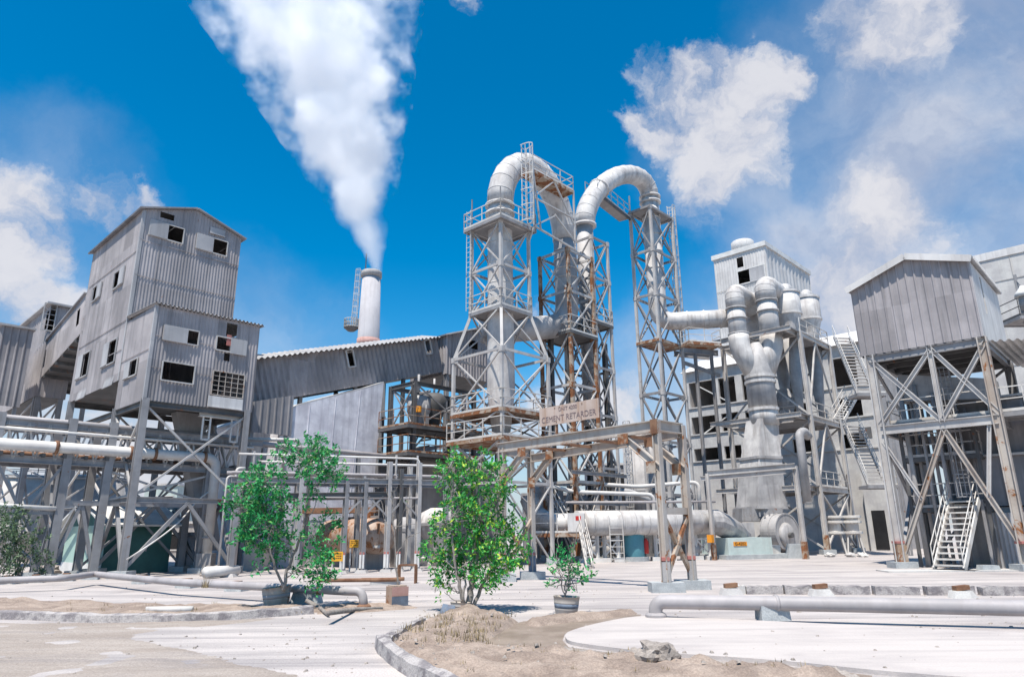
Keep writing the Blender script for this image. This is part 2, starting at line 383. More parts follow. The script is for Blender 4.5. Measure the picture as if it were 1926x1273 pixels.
def deck(parent, corners, z, out=0.0, m='steel_grey', rm='rail', sides=(0, 1, 2, 3), name='platform', th=.14, rails=True, h=1.05):
    c = sum((V(x) for x in corners), V()) / len(corners)
    pts = []
    for x in corners:
        d = V((x[0] - c.x, x[1] - c.y, 0)); pts.append(lift(V(x) + d.normalized() * out * 1.41 if d.length else x, z))
    d = MB().prism(pts, -Z * th)
    for i in range(len(pts)):                                    # edge channel
        d.bar(pts[i] - Z * th * .9, pts[(i + 1) % len(pts)] - Z * th * .9, .09, th * 1.3)
    o = d.build(name, m, parent)
    if rails:
        r = MB()
        for i in sides: rail(r, [pts[i], pts[(i + 1) % len(pts)]], h)
        r.build('railing', rm, parent)
    return o
def ladder(parent, p, q, w=.45, side=U, cage=None, m='rail', name='ladder', step=.32, r=.022):
    l = MB(); p = V(p); q = V(q); s = side * w / 2
    l.bar(p - s, q - s, r * 2); l.bar(p + s, q + s, r * 2)
    n = int((q - p).length / step)
    for i in range(n): x = p.lerp(q, (i + .5) / n); l.bar(x - s, x + s, r * 1.5)
    o = l.build(name, m, parent)
    if cage is not None:
        c = MB(); nn = max(2, int((q - p).length / .9)); R = .38
        for i in range(nn + 1):
            x = p.lerp(q, i / nn); arc = [x - s * 1.1 * math.cos(t) * R / (w / 2) * .75 + cage * math.sin(t) * .72 for t in [math.pi * k / 6 for k in range(7)]]
            for a, b in zip(arc[:-1], arc[1:]): c.bar(a, b, .035, .05)
        for k in (1, 2, 3, 4, 5):
            t = math.pi * k / 6; v = -s * 1.1 * math.cos(t) * R / (w / 2) * .75 + cage * math.sin(t) * .72; c.bar(p + v, q + v, .03)
        c.build('ladder_cage', m, parent)
    return o
def stairs(parent, p, q, w, side, m='steel_pale', n=14, hand=True, tread=.25, sm=None):
    p = V(p); q = V(q); hd = V((q.x - p.x, q.y - p.y, 0)).normalized(); s = V(side) * w
    t = MB()
    for i in range(n): x = p.lerp(q, (i + .5) / n); t.obox(x - hd * tread / 2, hd * tread, s, Z * .06)
    t.build('treads', m, parent)
    for k in (0, 1): MB().bar(p + s * k, q + s * k, .06, .24).build('stringer', sm or m, parent)
    if hand:
        for k in (0, 1):
            r = MB(); a = p + s * k; b = q + s * k
            for hh in (.95, .5): r.bar(a + Z * hh, b + Z * hh, .034)
            for i in range(5): x = a.lerp(b, i / 4); r.bar(x, x + Z * .95, .034)
            r.build('handrail', 'rail', parent)
def rect(n, lu, lv): n = V((n[0], n[1], 0)); return [n, n + U * lu, n + U * lu + VV * lv, n + VV * lv]
def scaled(c4, k):
    c = sum((V(x) for x in c4), V()) / 4; return [c + (V(x) - c) * k for x in c4]
def lattice(parent, levels, lw=.16, bw=.08, legm='steel_pale', brm='steel_pale', rust_leg=(), foot=True, skip=(), ring0=False, style='X'):
    for i in range(4):
        l = MB()
        for (z0, c0), (z1, c1) in zip(levels[:-1], levels[1:]): l.bar(lift(c0[i], z0), lift(c1[i], z1), lw)
        for z, c in levels[1:]: l.bar(lift(c[i], z - .2), lift(c[i], z + .12), lw * 1.35)
        for z, c in levels[1:-1]:                                # gusset plates
            for k in ((i + 1) % 4, (i - 1) % 4):
                d_ = (V(c[k]) - V(c[i])).normalized(); n_ = V((d_.y, -d_.x, 0)); l.obox(lift(c[i], z - .24) + d_ * lw * .5 - n_ * .015, d_ * .3, n_ * .03, Z * .48)
        l.build('leg', 'steel_rust' if i in rust_leg else legm, parent)
        if foot: MB().obox(lift(levels[0][1][i], -.1) - V((.35, .35, 0)), V((.7, 0, 0)), V((0, .7, 0)), Z * .42).build('footing', 'concrete_block', parent)
    for j, (z, c) in enumerate(levels):
        if j == 0 and not ring0: continue
        r = MB()
        for i in range(4): r.bar(lift(c[i], z), lift(c[(i + 1) % 4], z), bw * 1.1, bw * 1.9)
        r.build('ring_beam', brm, parent)
    for j, ((z0, c0), (z1, c1)) in enumerate(zip(levels[:-1], levels[1:])):
        for i in range(4):
            if (j, i) in skip: continue
            k = (i + 1) % 4; b = MB(); a0, a1, b0, b1 = lift(c0[i], z0), lift(c1[i], z1), lift(c0[k], z0), lift(c1[k], z1)
            cc = (a0 + b0 + a1 + b1) / 4 - (sum((V(x) for x in c0), V()) / 4 + Z * (z0 + z1) / 2); cc.z = 0
            e = cc.normalized() * .03
            if style == 'X': b.bar(a0 + e, b1 + e, bw); b.bar(b0 - e, a1 - e, bw)
            else: mid = (a1 + b1) / 2; b.bar(a0, mid, bw); b.bar(b0, mid, bw)
            b.build('cross_brace', brm, parent)
def duct(parent, pts, r, m='duct_white', name='duct', rings=(), n=20, ringw=.05):
    MB().tube(pts, r, n).build(name, m, parent, True)
    if rings:
        for i in rings:
            p = V(pts[i]); a = V(pts[max(0, i - 1)]); b = V(pts[min(len(pts) - 1, i + 1)]); t = (b - a).normalized()
            MB().tube([p - t * ringw, p + t * ringw], r * 1.07, n).build('flange', m, parent)
def arc(p, q, bulge, n=14):                                    # half ellipse p..q, bulging along vector
    p = V(p); q = V(q); c = (p + q) / 2; a = (p - q) / 2
    return [c + a * math.cos(math.pi * i / n) + V(bulge) * math.sin(math.pi * i / n) for i in range(n + 1)]
def bend(pts, r, n=6):                                         # round off polyline corners
    pts = [V(p) for p in pts]; out = [pts[0]]
    for a, b, c in zip(pts[:-2], pts[1:-1], pts[2:]):
        d0 = (a - b); d1 = (c - b); rr = min(r, d0.length * .49, d1.length * .49)
        p0 = b + d0.normalized() * rr; p1 = b + d1.normalized() * rr
        for i in range(n + 1): t = i / n; out.append(p0 * (1 - t) ** 2 + b * 2 * t * (1 - t) + p1 * t * t)
    return out + [pts[-1]]
def rings_of(m, pts, r, every=1, w=.02, k=1.025, n=20):
    for i in range(1, len(pts) - 1, every):
        t = (V(pts[i + 1]) - V(pts[i - 1])).normalized(); m.tube([V(pts[i]) - t * w, V(pts[i]) + t * w], r * k, n)
def text(parent, s, size, o, d, up, n, name='lettering', align='CENTER'):
    cu = bpy.data.curves.new(name, 'FONT'); cu.body = s; cu.size = size; cu.align_x = align; cu.align_y = 'CENTER'; cu.extrude = .004
    t = bpy.data.objects.new(name, cu); COL.objects.link(t)
    dg = bpy.context.evaluated_depsgraph_get(); me = bpy.data.meshes.new_from_object(t.evaluated_get(dg)); bpy.data.objects.remove(t)
    R = Matrix((V(d), V(up), V(n))).transposed().to_4x4(); me.transform(Matrix.Translation(V(o)) @ R)
    mb = MB(); mb.v = [v.co.copy() for v in me.vertices]; mb.f = [tuple(p.vertices) for p in me.polygons]
    bpy.data.meshes.remove(me)
    return mb

# ================================================================== GROUND
g = MB(); R = 4000.0
g.add([(-R, -60, 0), (R, -60, 0), (R, R, 0), (-R, R, 0)], [(0, 1, 2, 3)])
structure(g.build('ground', 'ground'))
def inside(p, poly):
    x, y = p; c = False; n = len(poly)
    for i in range(n):
        x0, y0 = poly[i]; x1, y1 = poly[(i + 1) % n]
        if (y0 > y) != (y1 > y) and x < (x1 - x0) * (y - y0) / (y1 - y0) + x0: c = not c
    return c
def edge_d(p, poly):
    q = V((p[0], p[1])); best = 1e9; n = len(poly)
    for i in range(n):
        a = V(poly[i]); b = V(poly[(i + 1) % n]); ab = b - a; t = max(0, min(1, (q - a).dot(ab) / max(ab.length_squared, 1e-9)))
        best = min(best, (q - a - ab * t).length)
    return best
def smooth_poly(pts, k=2):
    for _ in range(k):
        o = []
        for i in range(len(pts)):
            a = V(pts[i]); b = V(pts[(i + 1) % len(pts)]); o += [tuple(a * .75 + b * .25), tuple(a * .25 + b * .75)]
        pts = o
    return pts
def pxpoly(l, z=0): return [(gp(x, y, z).x, gp(x, y, z).y) for x, y in l]
def sheet(name, poly, z, m):
    o = MB().add([(x, y, z) for x, y in poly], [tuple(range(len(poly)))]); return structure(o.build(name, m))
def mound(name, poly, cell, h, edge, m, amp=.03, fs=1.6, peaks=(), base=-.03):
    xs = [p[0] for p in poly]; ys = [p[1] for p in poly]; x0, x1, y0, y1 = min(xs), max(xs), min(ys), max(ys)
    nx = int((x1 - x0) / cell) + 2; ny = int((y1 - y0) / cell) + 2; idx = {}; vs = []; fs_ = []
    def vid(i, j):
        if (i, j) in idx: return idx[(i, j)]
        x = x0 + i * cell; y = y0 + j * cell; ins = inside((x, y), poly); d = edge_d((x, y), poly) if ins else 0
        t = min(1, d / edge); t = t * t * (3 - 2 * t)
        z = base + t * (h - base) + t * amp * (mnoise.fractal(V((x * fs, y * fs, 3)), 1.0, 2.0, 5) )
        for px, py, r, hh in peaks: z += t * hh * math.exp(-((x - px) ** 2 + (y - py) ** 2) / (r * r)) * (1 + .5 * mnoise.noise(V((x * 4, y * 4, 0))))
        idx[(i, j)] = len(vs); vs.append((x, y, z)); return idx[(i, j)]
    for i in range(nx):
        for j in range(ny):
            if inside((x0 + (i + .5) * cell, y0 + (j + .5) * cell), poly): fs_.append((vid(i, j), vid(i + 1, j), vid(i + 1, j + 1), vid(i, j + 1)))
    o = MB().add(vs, fs_).build(name, m, None, True); return o
# dirt road in the near left corner
road = pxpoly([(-900, 1172), (-300, 1166), (120, 1171), (330, 1168), (560, 1158), (470, 1172), (300, 1186), (250, 1197), (382, 1222), (470, 1244), (560, 1262), (700, 1285), (770, 1273), (740, 1262), (800, 1340), (820, 1420), (-900, 1420)])
structure(mound('dirt_road', smooth_poly(road, 2), .16, .012, .25, 'road_dirt', .03, 1.1, base=-.02))
# earth verge behind the far kerb
verge = smooth_poly(pxpoly([(-500, 1128), (-60, 1125), (60, 1128), (200, 1131), (330, 1138), (480, 1136), (600, 1142), (690, 1135), (830, 1141), (700, 1152), (590, 1158), (430, 1163), (250, 1167), (100, 1165), (-500, 1163)]), 2)
structure(mound('earth_verge', verge, .14, .05, .4, 'earth', .10, 1.2))
# island with tree mound
isl_px = [(719, 1216), (740, 1199), (793, 1169), (834, 1155), (886, 1151), (975, 1163), (985, 1172), (930, 1202), (921, 1217), (1000, 1226), (1075, 1234), (1226, 1243), (1335, 1250), (1490, 1262), (1640, 1282), (1640, 1330), (900, 1330), (786, 1273), (764, 1259)]
isl = smooth_poly(pxpoly(isl_px), 1)
tb = gp(880, 1152)
pk = [(tb.x + .1, tb.y - .1, .9, .04), (tb.x + 1.1, tb.y - .3, .7, .10)]
structure(mound('earth_island', isl, .075, .13, .35, 'earth', .09, 2.6, pk))
gut = pxpoly([(895, 1226), (915, 1207), (955, 1176), (985, 1168), (1070, 1163), (1150, 1158), (1205, 1155), (1205, 1163), (1120, 1176), (1062, 1192), (1058, 1204), (1070, 1217), (1140, 1226), (1230, 1236), (1340, 1242), (1490, 1254), (1640, 1270), (1640, 1284), (1230, 1246), (1080, 1238), (1000, 1232)])
sheet('gutter', gut, .004, 'wet')
gb = smooth_poly(pxpoly([(975, 1166), (1060, 1160), (1150, 1153), (1205, 1150), (1206, 1156), (1150, 1163), (1070, 1172), (990, 1182)]), 1)
structure(mound('gutter_bank', gb, .08, .10, .25, 'earth', .05, 2.5))
gb2 = smooth_poly(pxpoly([(1048, 1197), (1062, 1194), (1064, 1210), (1075, 1219), (1140, 1228), (1230, 1238), (1360, 1244), (1500, 1256), (1640, 1272), (1620, 1282), (1480, 1262), (1340, 1251), (1200, 1243), (1100, 1234), (1040, 1222)]), 1)
structure(mound('gutter_bank', gb2, .08, .08, .22, 'rubble', .07, 2.5))
# pale concrete slab on the right
slab = smooth_poly(pxpoly([(1205, 1161), (1300, 1166), (1600, 1180), (1926, 1196), (2500, 1215), (2500, 1330), (1926, 1290), (1664, 1271), (1490, 1251), (1335, 1240), (1227, 1233), (1131, 1222), (1072, 1213), (1062, 1204), (1066, 1193), (1125, 1176)]), 2)
structure(MB().prism([(x, y, -.1) for x, y in slab], Z * .155).build('concrete_slab', 'slab'))
# kerbs
def kerb(name, pts, w, h, m='kerb_stone'):
    P = [gp(x, y) for x, y in pts]; dense = []
    for a, b in zip(P[:-1], P[1:]):
        n = max(1, int((b - a).length / .12)); dense += [a.lerp(b, i / n) for i in range(n)]
    dense.append(P[-1]); vs = []; fs = []
    for i, p in enumerate(dense):
        t = (dense[min(i + 1, len(dense) - 1)] - dense[max(i - 1, 0)]).normalized(); s = t.cross(Z)
        j = lambda k: mnoise.noise(V((p.x * 2.3 + k, p.y * 2.3, k))) * .035
        wob = 1 + mnoise.noise(V((p.x * .8, p.y * .8, 9))) * .3
        vs += [p - s * w / 2 * wob + Z * -.03, p - s * w * .42 * wob + Z * (h * .85 + j(1)), p + Z * (h + j(2)), p + s * w * .42 * wob + Z * (h * .85 + j(3)), p + s * w / 2 * wob + Z * -.03]
    for i in range(len(dense) - 1):
        for k in range(4): a = i * 5 + k; fs.append((a, a + 5, a + 6, a + 1))
    return structure(MB().add(vs, fs).build(name, m))
kerb('kerb', [(-260, 1163), (-60, 1161), (60, 1164), (180, 1169), (330, 1169), (450, 1163), (585, 1153)], .34, .17)
kerb('kerb', [(719, 1216), (724, 1228), (742, 1244), (764, 1259), (786, 1273), (840, 1300), (910, 1330)], .22, .20)
kerb('kerb', [(719, 1216), (732, 1203), (760, 1186), (793, 1169)], .18, .10)
# rough wheel ridges and lumps on the ground
rr = random.Random(5); lum = MB()
for _ in range(900):
    x = rr.uniform(-160, 1926); y = 1105 + 168 * rr.random() ** 1.3; p = gp(x, y); s = rr.choice((.008, .011, .016, .028)) * (1.6 if rr.random() < .05 else 1)
    if inside((p.x, p.y), slab) and rr.random() < .7: continue
    k = len(lum.v); zz = .05 if inside((p.x, p.y), slab) else (.16 if inside((p.x, p.y), isl) else 0)
    lum.add([p + V((rr.uniform(.6, 1.3) * s * dx, rr.uniform(.6, 1.3) * s * dy, zz + s * dz * rr.uniform(.5, 1))) for dx, dy, dz in ((-1, -1, -.3), (1, -1, -.3), (1, 1, -.3), (-1, 1, -.3), (-.5, -.5, 1), (.5, -.6, .9), (.6, .5, 1), (-.5, .5, .8))],
            [(0, 1, 5, 4), (1, 2, 6, 5), (2, 3, 7, 6), (3, 0, 4, 7), (4, 5, 6, 7)])
o = lum.build('gravel', 'rubble'); tag(o, 'loose stones and grit scattered over the dusty ground', 'gravel'); o['kind'] = 'stuff'
def rock(name, px, py, r, label, cat, m='rubble', sq=.6, z=0, seed=0, n=3, group=None):
    import bmesh
    bm = bmesh.new(); bmesh.ops.create_icosphere(bm, subdivisions=n, radius=1.0); p = gp(px, py)
    mb = MB(); mb.v = [V((v.co.x, v.co.y, v.co.z * sq)) * r * (1 + .45 * mnoise.fractal(v.co * 1.6 + V((seed, 0, 0)), 1, 2, 4)) + p + Z * (z + r * sq * .45) for v in bm.verts]
    mb.f = [tuple(v.index for v in f.verts) for f in bm.faces]; bm.free()
    return tag(mb.build(name, m), label, cat, group)
rock('rubble_lump', 1237, 1256, .24, 'broken lump of pale rubble on the earth strip in the right foreground', 'rubble', 'rubble', .75, .08, 2)
rock('rubble_lump', 1200, 1251, .13, 'small grey stone left of the pale rubble lump in the foreground', 'rubble', 'rubble', .7, .08, 5)

# ================================================================== LEFT: corrugated transfer tower
A = gxy(241, 30.6, 1079)                                            # foot of the near leg
zA0 = hz(A, 753); zA1 = hz(A, 576)
A = on(A, U, 270, 753); A.z = 0
lan = along(A, VV, 240, zA1)                                        # depth of the annex
T = A + VV * lan                                                    # tower corner
wan = along(A, U, 489, zA1); wtw = along(T, U, 449, hz(T, 393) - 1.5); ltw = along(T, VV, 176, hz(T, 393))
zT1 = hz(T, 394); zT0 = hz(T + VV * .01, 715)
tt = thing('transfer_tower', 'tall grey corrugated tower on steel legs with broken shutters and a lower annex', 'tower', lift(A, 0))
aw = hole_px
hA = [aw(A, U, 353, 622, 373, 649), aw(A, U, 406, 632, 432, 660), aw(A, U, 426, 606, 446, 633), aw(A, U, 421, 664, 432, 679), aw(A, U, 303, 683, 365, 719), aw(A, U, 398, 701, 458, 746)]
hA[2] = (*hA[2][:3], min(hA[2][3], zA1 - .15)); hA[1] = (hA[1][0], hA[1][1], hA[1][2], hA[2][2] - .12)
m = MB(); corr(m, A, U, Z, -VV, wan, zA0, zA1, .16, .013, hA)
for zz in (zA0 + 1.55, zA0 + 3.05): 
    for a_, b_ in ((0, hA[4][0] if zz < zA0 + 2 else hA[0][0] - .9), ((hA[4][1] + .1) if zz < zA0 + 2 else hA[0][1] + .1, hA[5][0] - .1 if zz < zA0 + 2 else hA[1][0] - .1)): m.bar(A + U * a_ + Z * zz - VV * .03, A + U * b_ + Z * zz - VV * .03, .02, .03)
hL = [aw(A, VV, 247, 677, 259, 706)]
m2 = MB(); corr(m2, A, VV, Z, -U, lan, zA0, zA1, .16, .013, hL); m2.bar(A + Z * (zA0 + 2.4) - U * .03, T + Z * (zA0 + 2.4) - U * .03, .02, .03)
annex = m.build('annex_wall', 'sheet_grey', tt); m2.build('annex_wall', 'sheet_grey', tt)
m = MB(); corr(m, A + U * wan, VV, Z, U, lan, zA0, zA1, .16, .013); m.build('annex_wall', 'sheet_grey', tt)
m = MB(); m.obox(A + Z * (zA0 + .02) + (U + VV) * .08, U * (wan - .16), VV * (lan - .1), Z * .1); m.build('annex_floor', 'steel_dark', tt)
m = MB(); corr(m, A - U * .12 - VV * .18 + Z * (zA1 + .06), U, VV + Z * .05, (Z - VV * .05).normalized(), wan + .3, 0, lan + .2, .2, .04)
corr(m, A - U * .12 - VV * .18 + Z * (zA1 + .02), U, VV + Z * .05, -(Z - VV * .05).normalized(), wan + .3, 0, lan + .2, .2, -.04)
m.build('annex_roof', 'sheet_pale', tt)
MB().obox(A + Z * zA0 - U * .05 - VV * .05, U * .14, VV * .14, Z * (zA1 - zA0)).build('corner_flashing', 'sheet_pale', tt)
for i, h in enumerate((hA[0], hA[1])):
    sh = (h[0] - 1.12, h[0] - .03, h[2], h[3]) if i == 0 else (h[1] + .03, h[1] + .85, h[2] - .05, h[3] + .02)
    fr = frame(tt, A, U, -VV, (min(h[0], sh[0]), max(h[1], sh[1]), h[2], h[3]), .06); panel(fr, A, U, -VV, sh, m='sheet_pale', out=.07)
frame(tt, A, U, -VV, hA[4], .06)
frame(tt, A, U, -VV, hA[5], .05, 'steel_tan', grid=(5, 5))
h5 = hA[5]; panel(tt, A, U, -VV, (h5[0] - .12, h5[1] + .02, zA0 + .05, h5[2] - .06), 'repair_sheet', 'sheet_white', .05)
h = hL[0]; fr = frame(tt, A, VV, -U, (h[0], h[1] + .75, h[2], h[3]), .06); panel(fr, A, VV, -U, (h[1] + .04, h[1] + .75, h[2], h[3]), m='sheet_pale')
MB().obox(A + U * (hA[2][0] + .05) + Z * (hA[2][2] - .5) - VV * .03, U * .22, -VV * .03, Z * .55).build('loose_board', 'red_faded', tt)
# main shaft
hT = [aw(T, U, 316, 427, 345, 456), aw(T, U, 401, 452, 427, 480), aw(T, U, 301, 397, 328, 420)]
zE = zT1; hw = wtw / 2; rise = hz(T + U * hw, 396) - zE
gab = lambda t: zE + rise * (1 - abs(t - hw) / hw)
hT[2] = (hT[2][0], hT[2][1], hT[2][2], min(hT[2][3], gab(hT[2][0]) - .1))
if hT[2][2] < hT[0][3] + .15: hT[2] = (hT[2][0], hT[2][1], hT[0][3] + .3, hT[2][3])
m = MB(); corr(m, T, U, Z, -VV, wtw, zA1 - .3, gab, .16, .012, hT)
for py in (450, 516): zz = hz(T, py); m.bar(T + Z * zz - VV * .03, T + U * wtw + Z * zz - VV * .03, .02, .035)
m.build('wall', 'sheet_grey', tt)
hB = [aw(T, VV, 216, 513, 225, 541), aw(T, VV, 176, 541, 183, 565), aw(T, VV, 207, 641, 219, 682), aw(T, VV, 157, 665, 168, 706)]
m = MB(); corr(m, T, VV, Z, -U, ltw, lambda t: zT0 - (0 if t < ltw * .99 else 0), zE, .16, .012, hB)
for py in (470, 600, 655): zz = hz(T, py); m.bar(T + Z * zz - U * .03, T + VV * ltw * (.95 if py < 620 else .4) + Z * zz - U * .03, .02, .035)
m.build('wall', 'sheet_grey', tt)
m = MB(); corr(m, T + U * wtw, VV, Z, U, ltw, zT0, zE, .16, .02); m.build('wall', 'sheet_grey', tt)
m = MB(); corr(m, T + VV * ltw, U, Z, VV, wtw, zT0, gab, .16, .02); m.build('wall', 'sheet_grey', tt)
m = MB(); corr(m, T, U, Z, -VV, wtw, zT0, zA0, .16, .02); m.build('wall', 'sheet_grey', tt)
MB().obox(T + Z * (zT0 + .05) + (U + VV) * .1, U * (wtw - .2), VV * (ltw - .2), Z * .12).build('floor', 'steel_dark', tt)
m = MB(); ov = .22
for sgn in (0, 1):
    e = T + U * (-ov if sgn == 0 else wtw + ov) - VV * ov + Z * (zE - ov * rise / hw); rg = T + U * hw - VV * ov + Z * (zE + rise)
    nn = (rg - e).cross(VV).normalized(); nn = nn if nn.z > 0 else -nn
    m.prism([e + nn * .02, rg + nn * .02, rg + nn * .1, e + nn * .1], VV * (ltw + 2 * ov))
m.build('roof', 'sheet_dark', tt)
MB().obox(T + Z * zT0 - U * .05 - VV * .04, U * .16, VV * .16, Z * (zE - zT0 - .05)).build('corner_flashing', 'sheet_pale', tt)
for h, dirn in ((hT[0], -1), (hT[1], -1)):
    sh = (h[0] - .95, h[0] - .03, h[2] + .02, h[3]); fr = frame(tt, T, U, -VV, (sh[0], h[1], h[2], h[3]), .06); panel(fr, T, U, -VV, sh, m='sheet_pale')
panel(tt, T, U, -VV, (hT[1][0] - .3, hT[1][0] + .55, hT[1][3] + .25, gab(hT[1][0] + .5) - .2), 'repair_sheet', 'sheet_pale', .05)
for i, h in enumerate(hB):
    sh = (h[0] - .75, h[0] - .03, h[2], h[3]) if i < 2 else (h[1] + .03 - .0, h[1] + .95, h[2] + .03, h[3])
    fr = frame(tt, T, VV, -U, (min(sh[0], h[0]), max(sh[1], h[1]), h[2], h[3]), .06, 'sheet_pale'); panel(fr, T, VV, -U, sh, m='sheet_pale')
for h in hB[2:]: panel(tt, T, VV, -U, (h[0] - .2, h[1] + .15, max(h[2] - 1.5, zT0 - .1), h[2] - .3), 'sill_sheet', 'sheet_pale', .04, .02, -.12)
# legs and bracing under it
L = [A + U * .1 + VV * .1, A + U * (wan - .25) + VV * .1, T + U * (wan - .25), T + U * .1, T + VV * (ltw - .2) + U * .1, T + VV * (ltw - .2) + U * (wtw - .2)]
Ltop = [zA0, zA0, zA0, zA0, zT0, zT0]
for p, z in zip(L, Ltop):
    l = MB(); l.ibar(lift(p, 0), lift(p, z + .1), .30, .30, .04); l.build('leg', 'steel_grey', tt)
    MB().obox(lift(p, -.05) - V((.4, .4, 0)), V((.8, 0, 0)), V((0, .8, 0)), Z * .35).build('footing', 'concrete_block', tt)
def xb(parent, a, b, z0, z1, w=.1, m='steel_grey', kind='X'):
    k = MB()
    if kind == 'X': k.bar(lift(a, z0), lift(b, z1), w); k.bar(lift(b, z0) + V((.03, .05, 0)), lift(a, z1) + V((.03, .05, 0)), w)
    elif kind == 'K': mid = lift((V(a) + V(b)) / 2, z1); k.bar(lift(a, z0), mid, w); k.bar(lift(b, z0), mid, w)
    elif kind == 'V': mid = lift((V(a) + V(b)) / 2, z0); k.bar(lift(a, z1), mid, w); k.bar(lift(b, z1), mid, w)
    elif kind == '/': k.bar(lift(a, z0), lift(b, z1), w)
    k.build('cross_brace', m, parent)
zt = 3.25
for i, j in ((0, 1), (0, 3), (3, 2), (1, 2), (3, 4), (4, 5), (5, 2)):
    MB().ibar(lift(L[i], zt), lift(L[j], zt), .16, .24).build('tie_beam', 'steel_grey', tt)
    MB().ibar(lift(L[i], min(Ltop[i], Ltop[j]) - .14), lift(L[j], min(Ltop[i], Ltop[j]) - .14), .18, .26).build('floor_beam', 'steel_dark', tt)
    xb(tt, L[i], L[j], .3, zt - .1, .15, 'steel_grey', 'K'); xb(tt, L[i], L[j], zt + .1, zA0 - .2, .09, 'steel_pale')
# chute and hoist frame under the annex
ch = A + U * (wan * .45) + VV * (lan * .55)
MB().prism([lift(ch, zA0) , lift(ch + U * 1.3, zA0), lift(ch + U * 2.9, 1.0), lift(ch + U * 2.1, 1.0)], VV * .8).build('chute', 'steel_grey', tt)
k = MB(); b0 = A + U * (wan * .52) + VV * .3
k.ibar(lift(b0, zA0 - .25), lift(b0 + U * 2.2, zA0 - .25), .3, .35)
for x in (.2, 1.6): k.bar(lift(b0 + U * x, zA0 - .4), lift(b0 + U * x, zA0 - 1.5), .07); k.bar(lift(b0 + U * (x + .35), zA0 - .4), lift(b0 + U * (x + .35), zA0 - 1.5), .07); k.bar(lift(b0 + U * x, zA0 - 1.5), lift(b0 + U * (x + .35), zA0 - 1.5), .07)
k.build('hoist_frame', 'steel_white', tt)

# inclined conveyor gallery on the left side of the tower, and the ribbed shed behind
e0 = T + VV * ltw
gl = thing('conveyor_gallery', 'sloping corrugated conveyor gallery joining the left side of the tall tower', 'gallery', lift(e0, 0))
zt1 = hz(e0, 553); zt0 = hz(e0, 628)
pB1 = on(e0, VV, 70, 665); pB0 = on(e0, VV, 66, 736); lg = (pB1 - e0).dot(VV)
ax = (lift(pB1, pB1.z) - lift(e0, zt1)); axn = ax.normalized(); up_ = VV.cross(U).normalized() if False else (Z - axn * axn.z).normalized()
hgt = (zt1 - zt0) * up_.z
m = MB(); corr(m, lift(e0, zt1) - up_ * hgt, axn, up_, -U, ax.length, 0, hgt, .2, .03, [(1.0, 1.5, hgt * .35, hgt * .8), (ax.length - 2.4, ax.length - 1.9, hgt * .25, hgt * .75)]); m.build('wall', 'sheet_grey', gl)
m = MB(); corr(m, lift(e0 + U * 3, zt1) - up_ * hgt, axn, up_, U, ax.length, 0, hgt, .2, .03); m.build('wall', 'sheet_grey', gl)
MB().obox(lift(e0, zt1) - U * .15, U * 3.3, axn * ax.length, up_ * .1).build('roof', 'sheet_dark', gl)
m = MB()
for k in range(9): m.bar(lift(e0, zt1) - up_ * (hgt + .1) + axn * ax.length * k / 8, lift(e0 + U * 3, zt1) - up_ * (hgt + .1) + axn * ax.length * k / 8, .12, .2)
m.obox(lift(e0, zt1) - up_ * hgt + U * .05, U * 2.9, axn * ax.length, up_ * .08); m.build('floor', 'steel_dark', gl)
q = pB0 + VV * -.5
for d_ in (0, 2.8):
    MB().bar(lift(q + U * d_, 0), lift(q + U * d_, pB0.z), .25).build('leg', 'steel_grey', gl)
rs0 = pt(68, 735, 44); rs0.z = 0
rs = thing('ribbed_shed', 'grey ribbed metal shed at the far left with open dark slots near its roof', 'shed', rs0)
z0 = hz(rs0, 745); zt_ = hz(rs0, 574); wl = along(rs0, VV, -60, zt_); wr = along(rs0, U, 150, zt_)
ho = [hole_px(rs0, U, 80, 571, 104, 622)]
m = MB(); corr(m, rs0, U, Z, -VV, wr, z0, lambda t: zt_ - .1 * abs(t - wr * .4), .45, .05, ho, 'rib'); m.build('wall', 'sheet_grey', rs)
m = MB(); corr(m, rs0, VV, Z, -U, wl, z0, zt_, .45, .05, [(.3, .9, zt_ - 1.6, zt_ - .3)], 'rib'); m.build('wall', 'sheet_grey', rs)
m = MB(); corr(m, rs0 + U * wr, VV, Z, U, wl, z0, zt_, .45, .05, (), 'rib'); corr(m, rs0 + VV * wl, U, Z, VV, wr, z0, zt_, .45, .05, (), 'rib'); m.build('wall', 'sheet_grey', rs)
MB().obox(rs0 + Z * (zt_ + .03) - U * .3 - VV * .3, U * (wr + .6), VV * (wl + .6), Z * .12).build('roof', 'sheet_pale', rs)
MB().obox(rs0 + Z * z0 + U * .06 + VV * .06, U * (wr - .12), VV * (wl - .12), Z * .15).build('floor', 'steel_dark', rs)
frame(rs, rs0, U, -VV, ho[0], .06, grid=(1, 5))
cs = [rs0 + U * .2 + VV * .2, rs0 + U * (wr - .2) + VV * .2, rs0 + U * (wr - .2) + VV * (wl - .2), rs0 + U * .2 + VV * (wl - .2)]
for i, p in enumerate(cs):
    MB().bar(lift(p, 0), lift(p, z0), .28).build('leg', 'steel_grey', rs)
    for a_, b_ in ((.3, z0 * .5), (z0 * .5, z0)): xb(rs, p, cs[(i + 1) % 4], a_, b_, .1, 'steel_grey')
lo = pt(-10, 690, 40); lo.z = 0; zl0 = hz(lo, 760); zl1 = hz(lo, 612)
lt = thing('ribbed_lean_to', 'low ribbed grey lean-to at the left edge in front of the ribbed shed', 'shed', lo)
m = MB(); corr(m, lo - VV * -5, -VV, Z, -U, 5.0, zl0, zl1, .4, .05, (), 'rib'); corr(m, lo, U, Z, -VV, 1.6, zl0, zl1, .4, .05, (), 'rib'); m.build('wall', 'sheet_grey', lt)
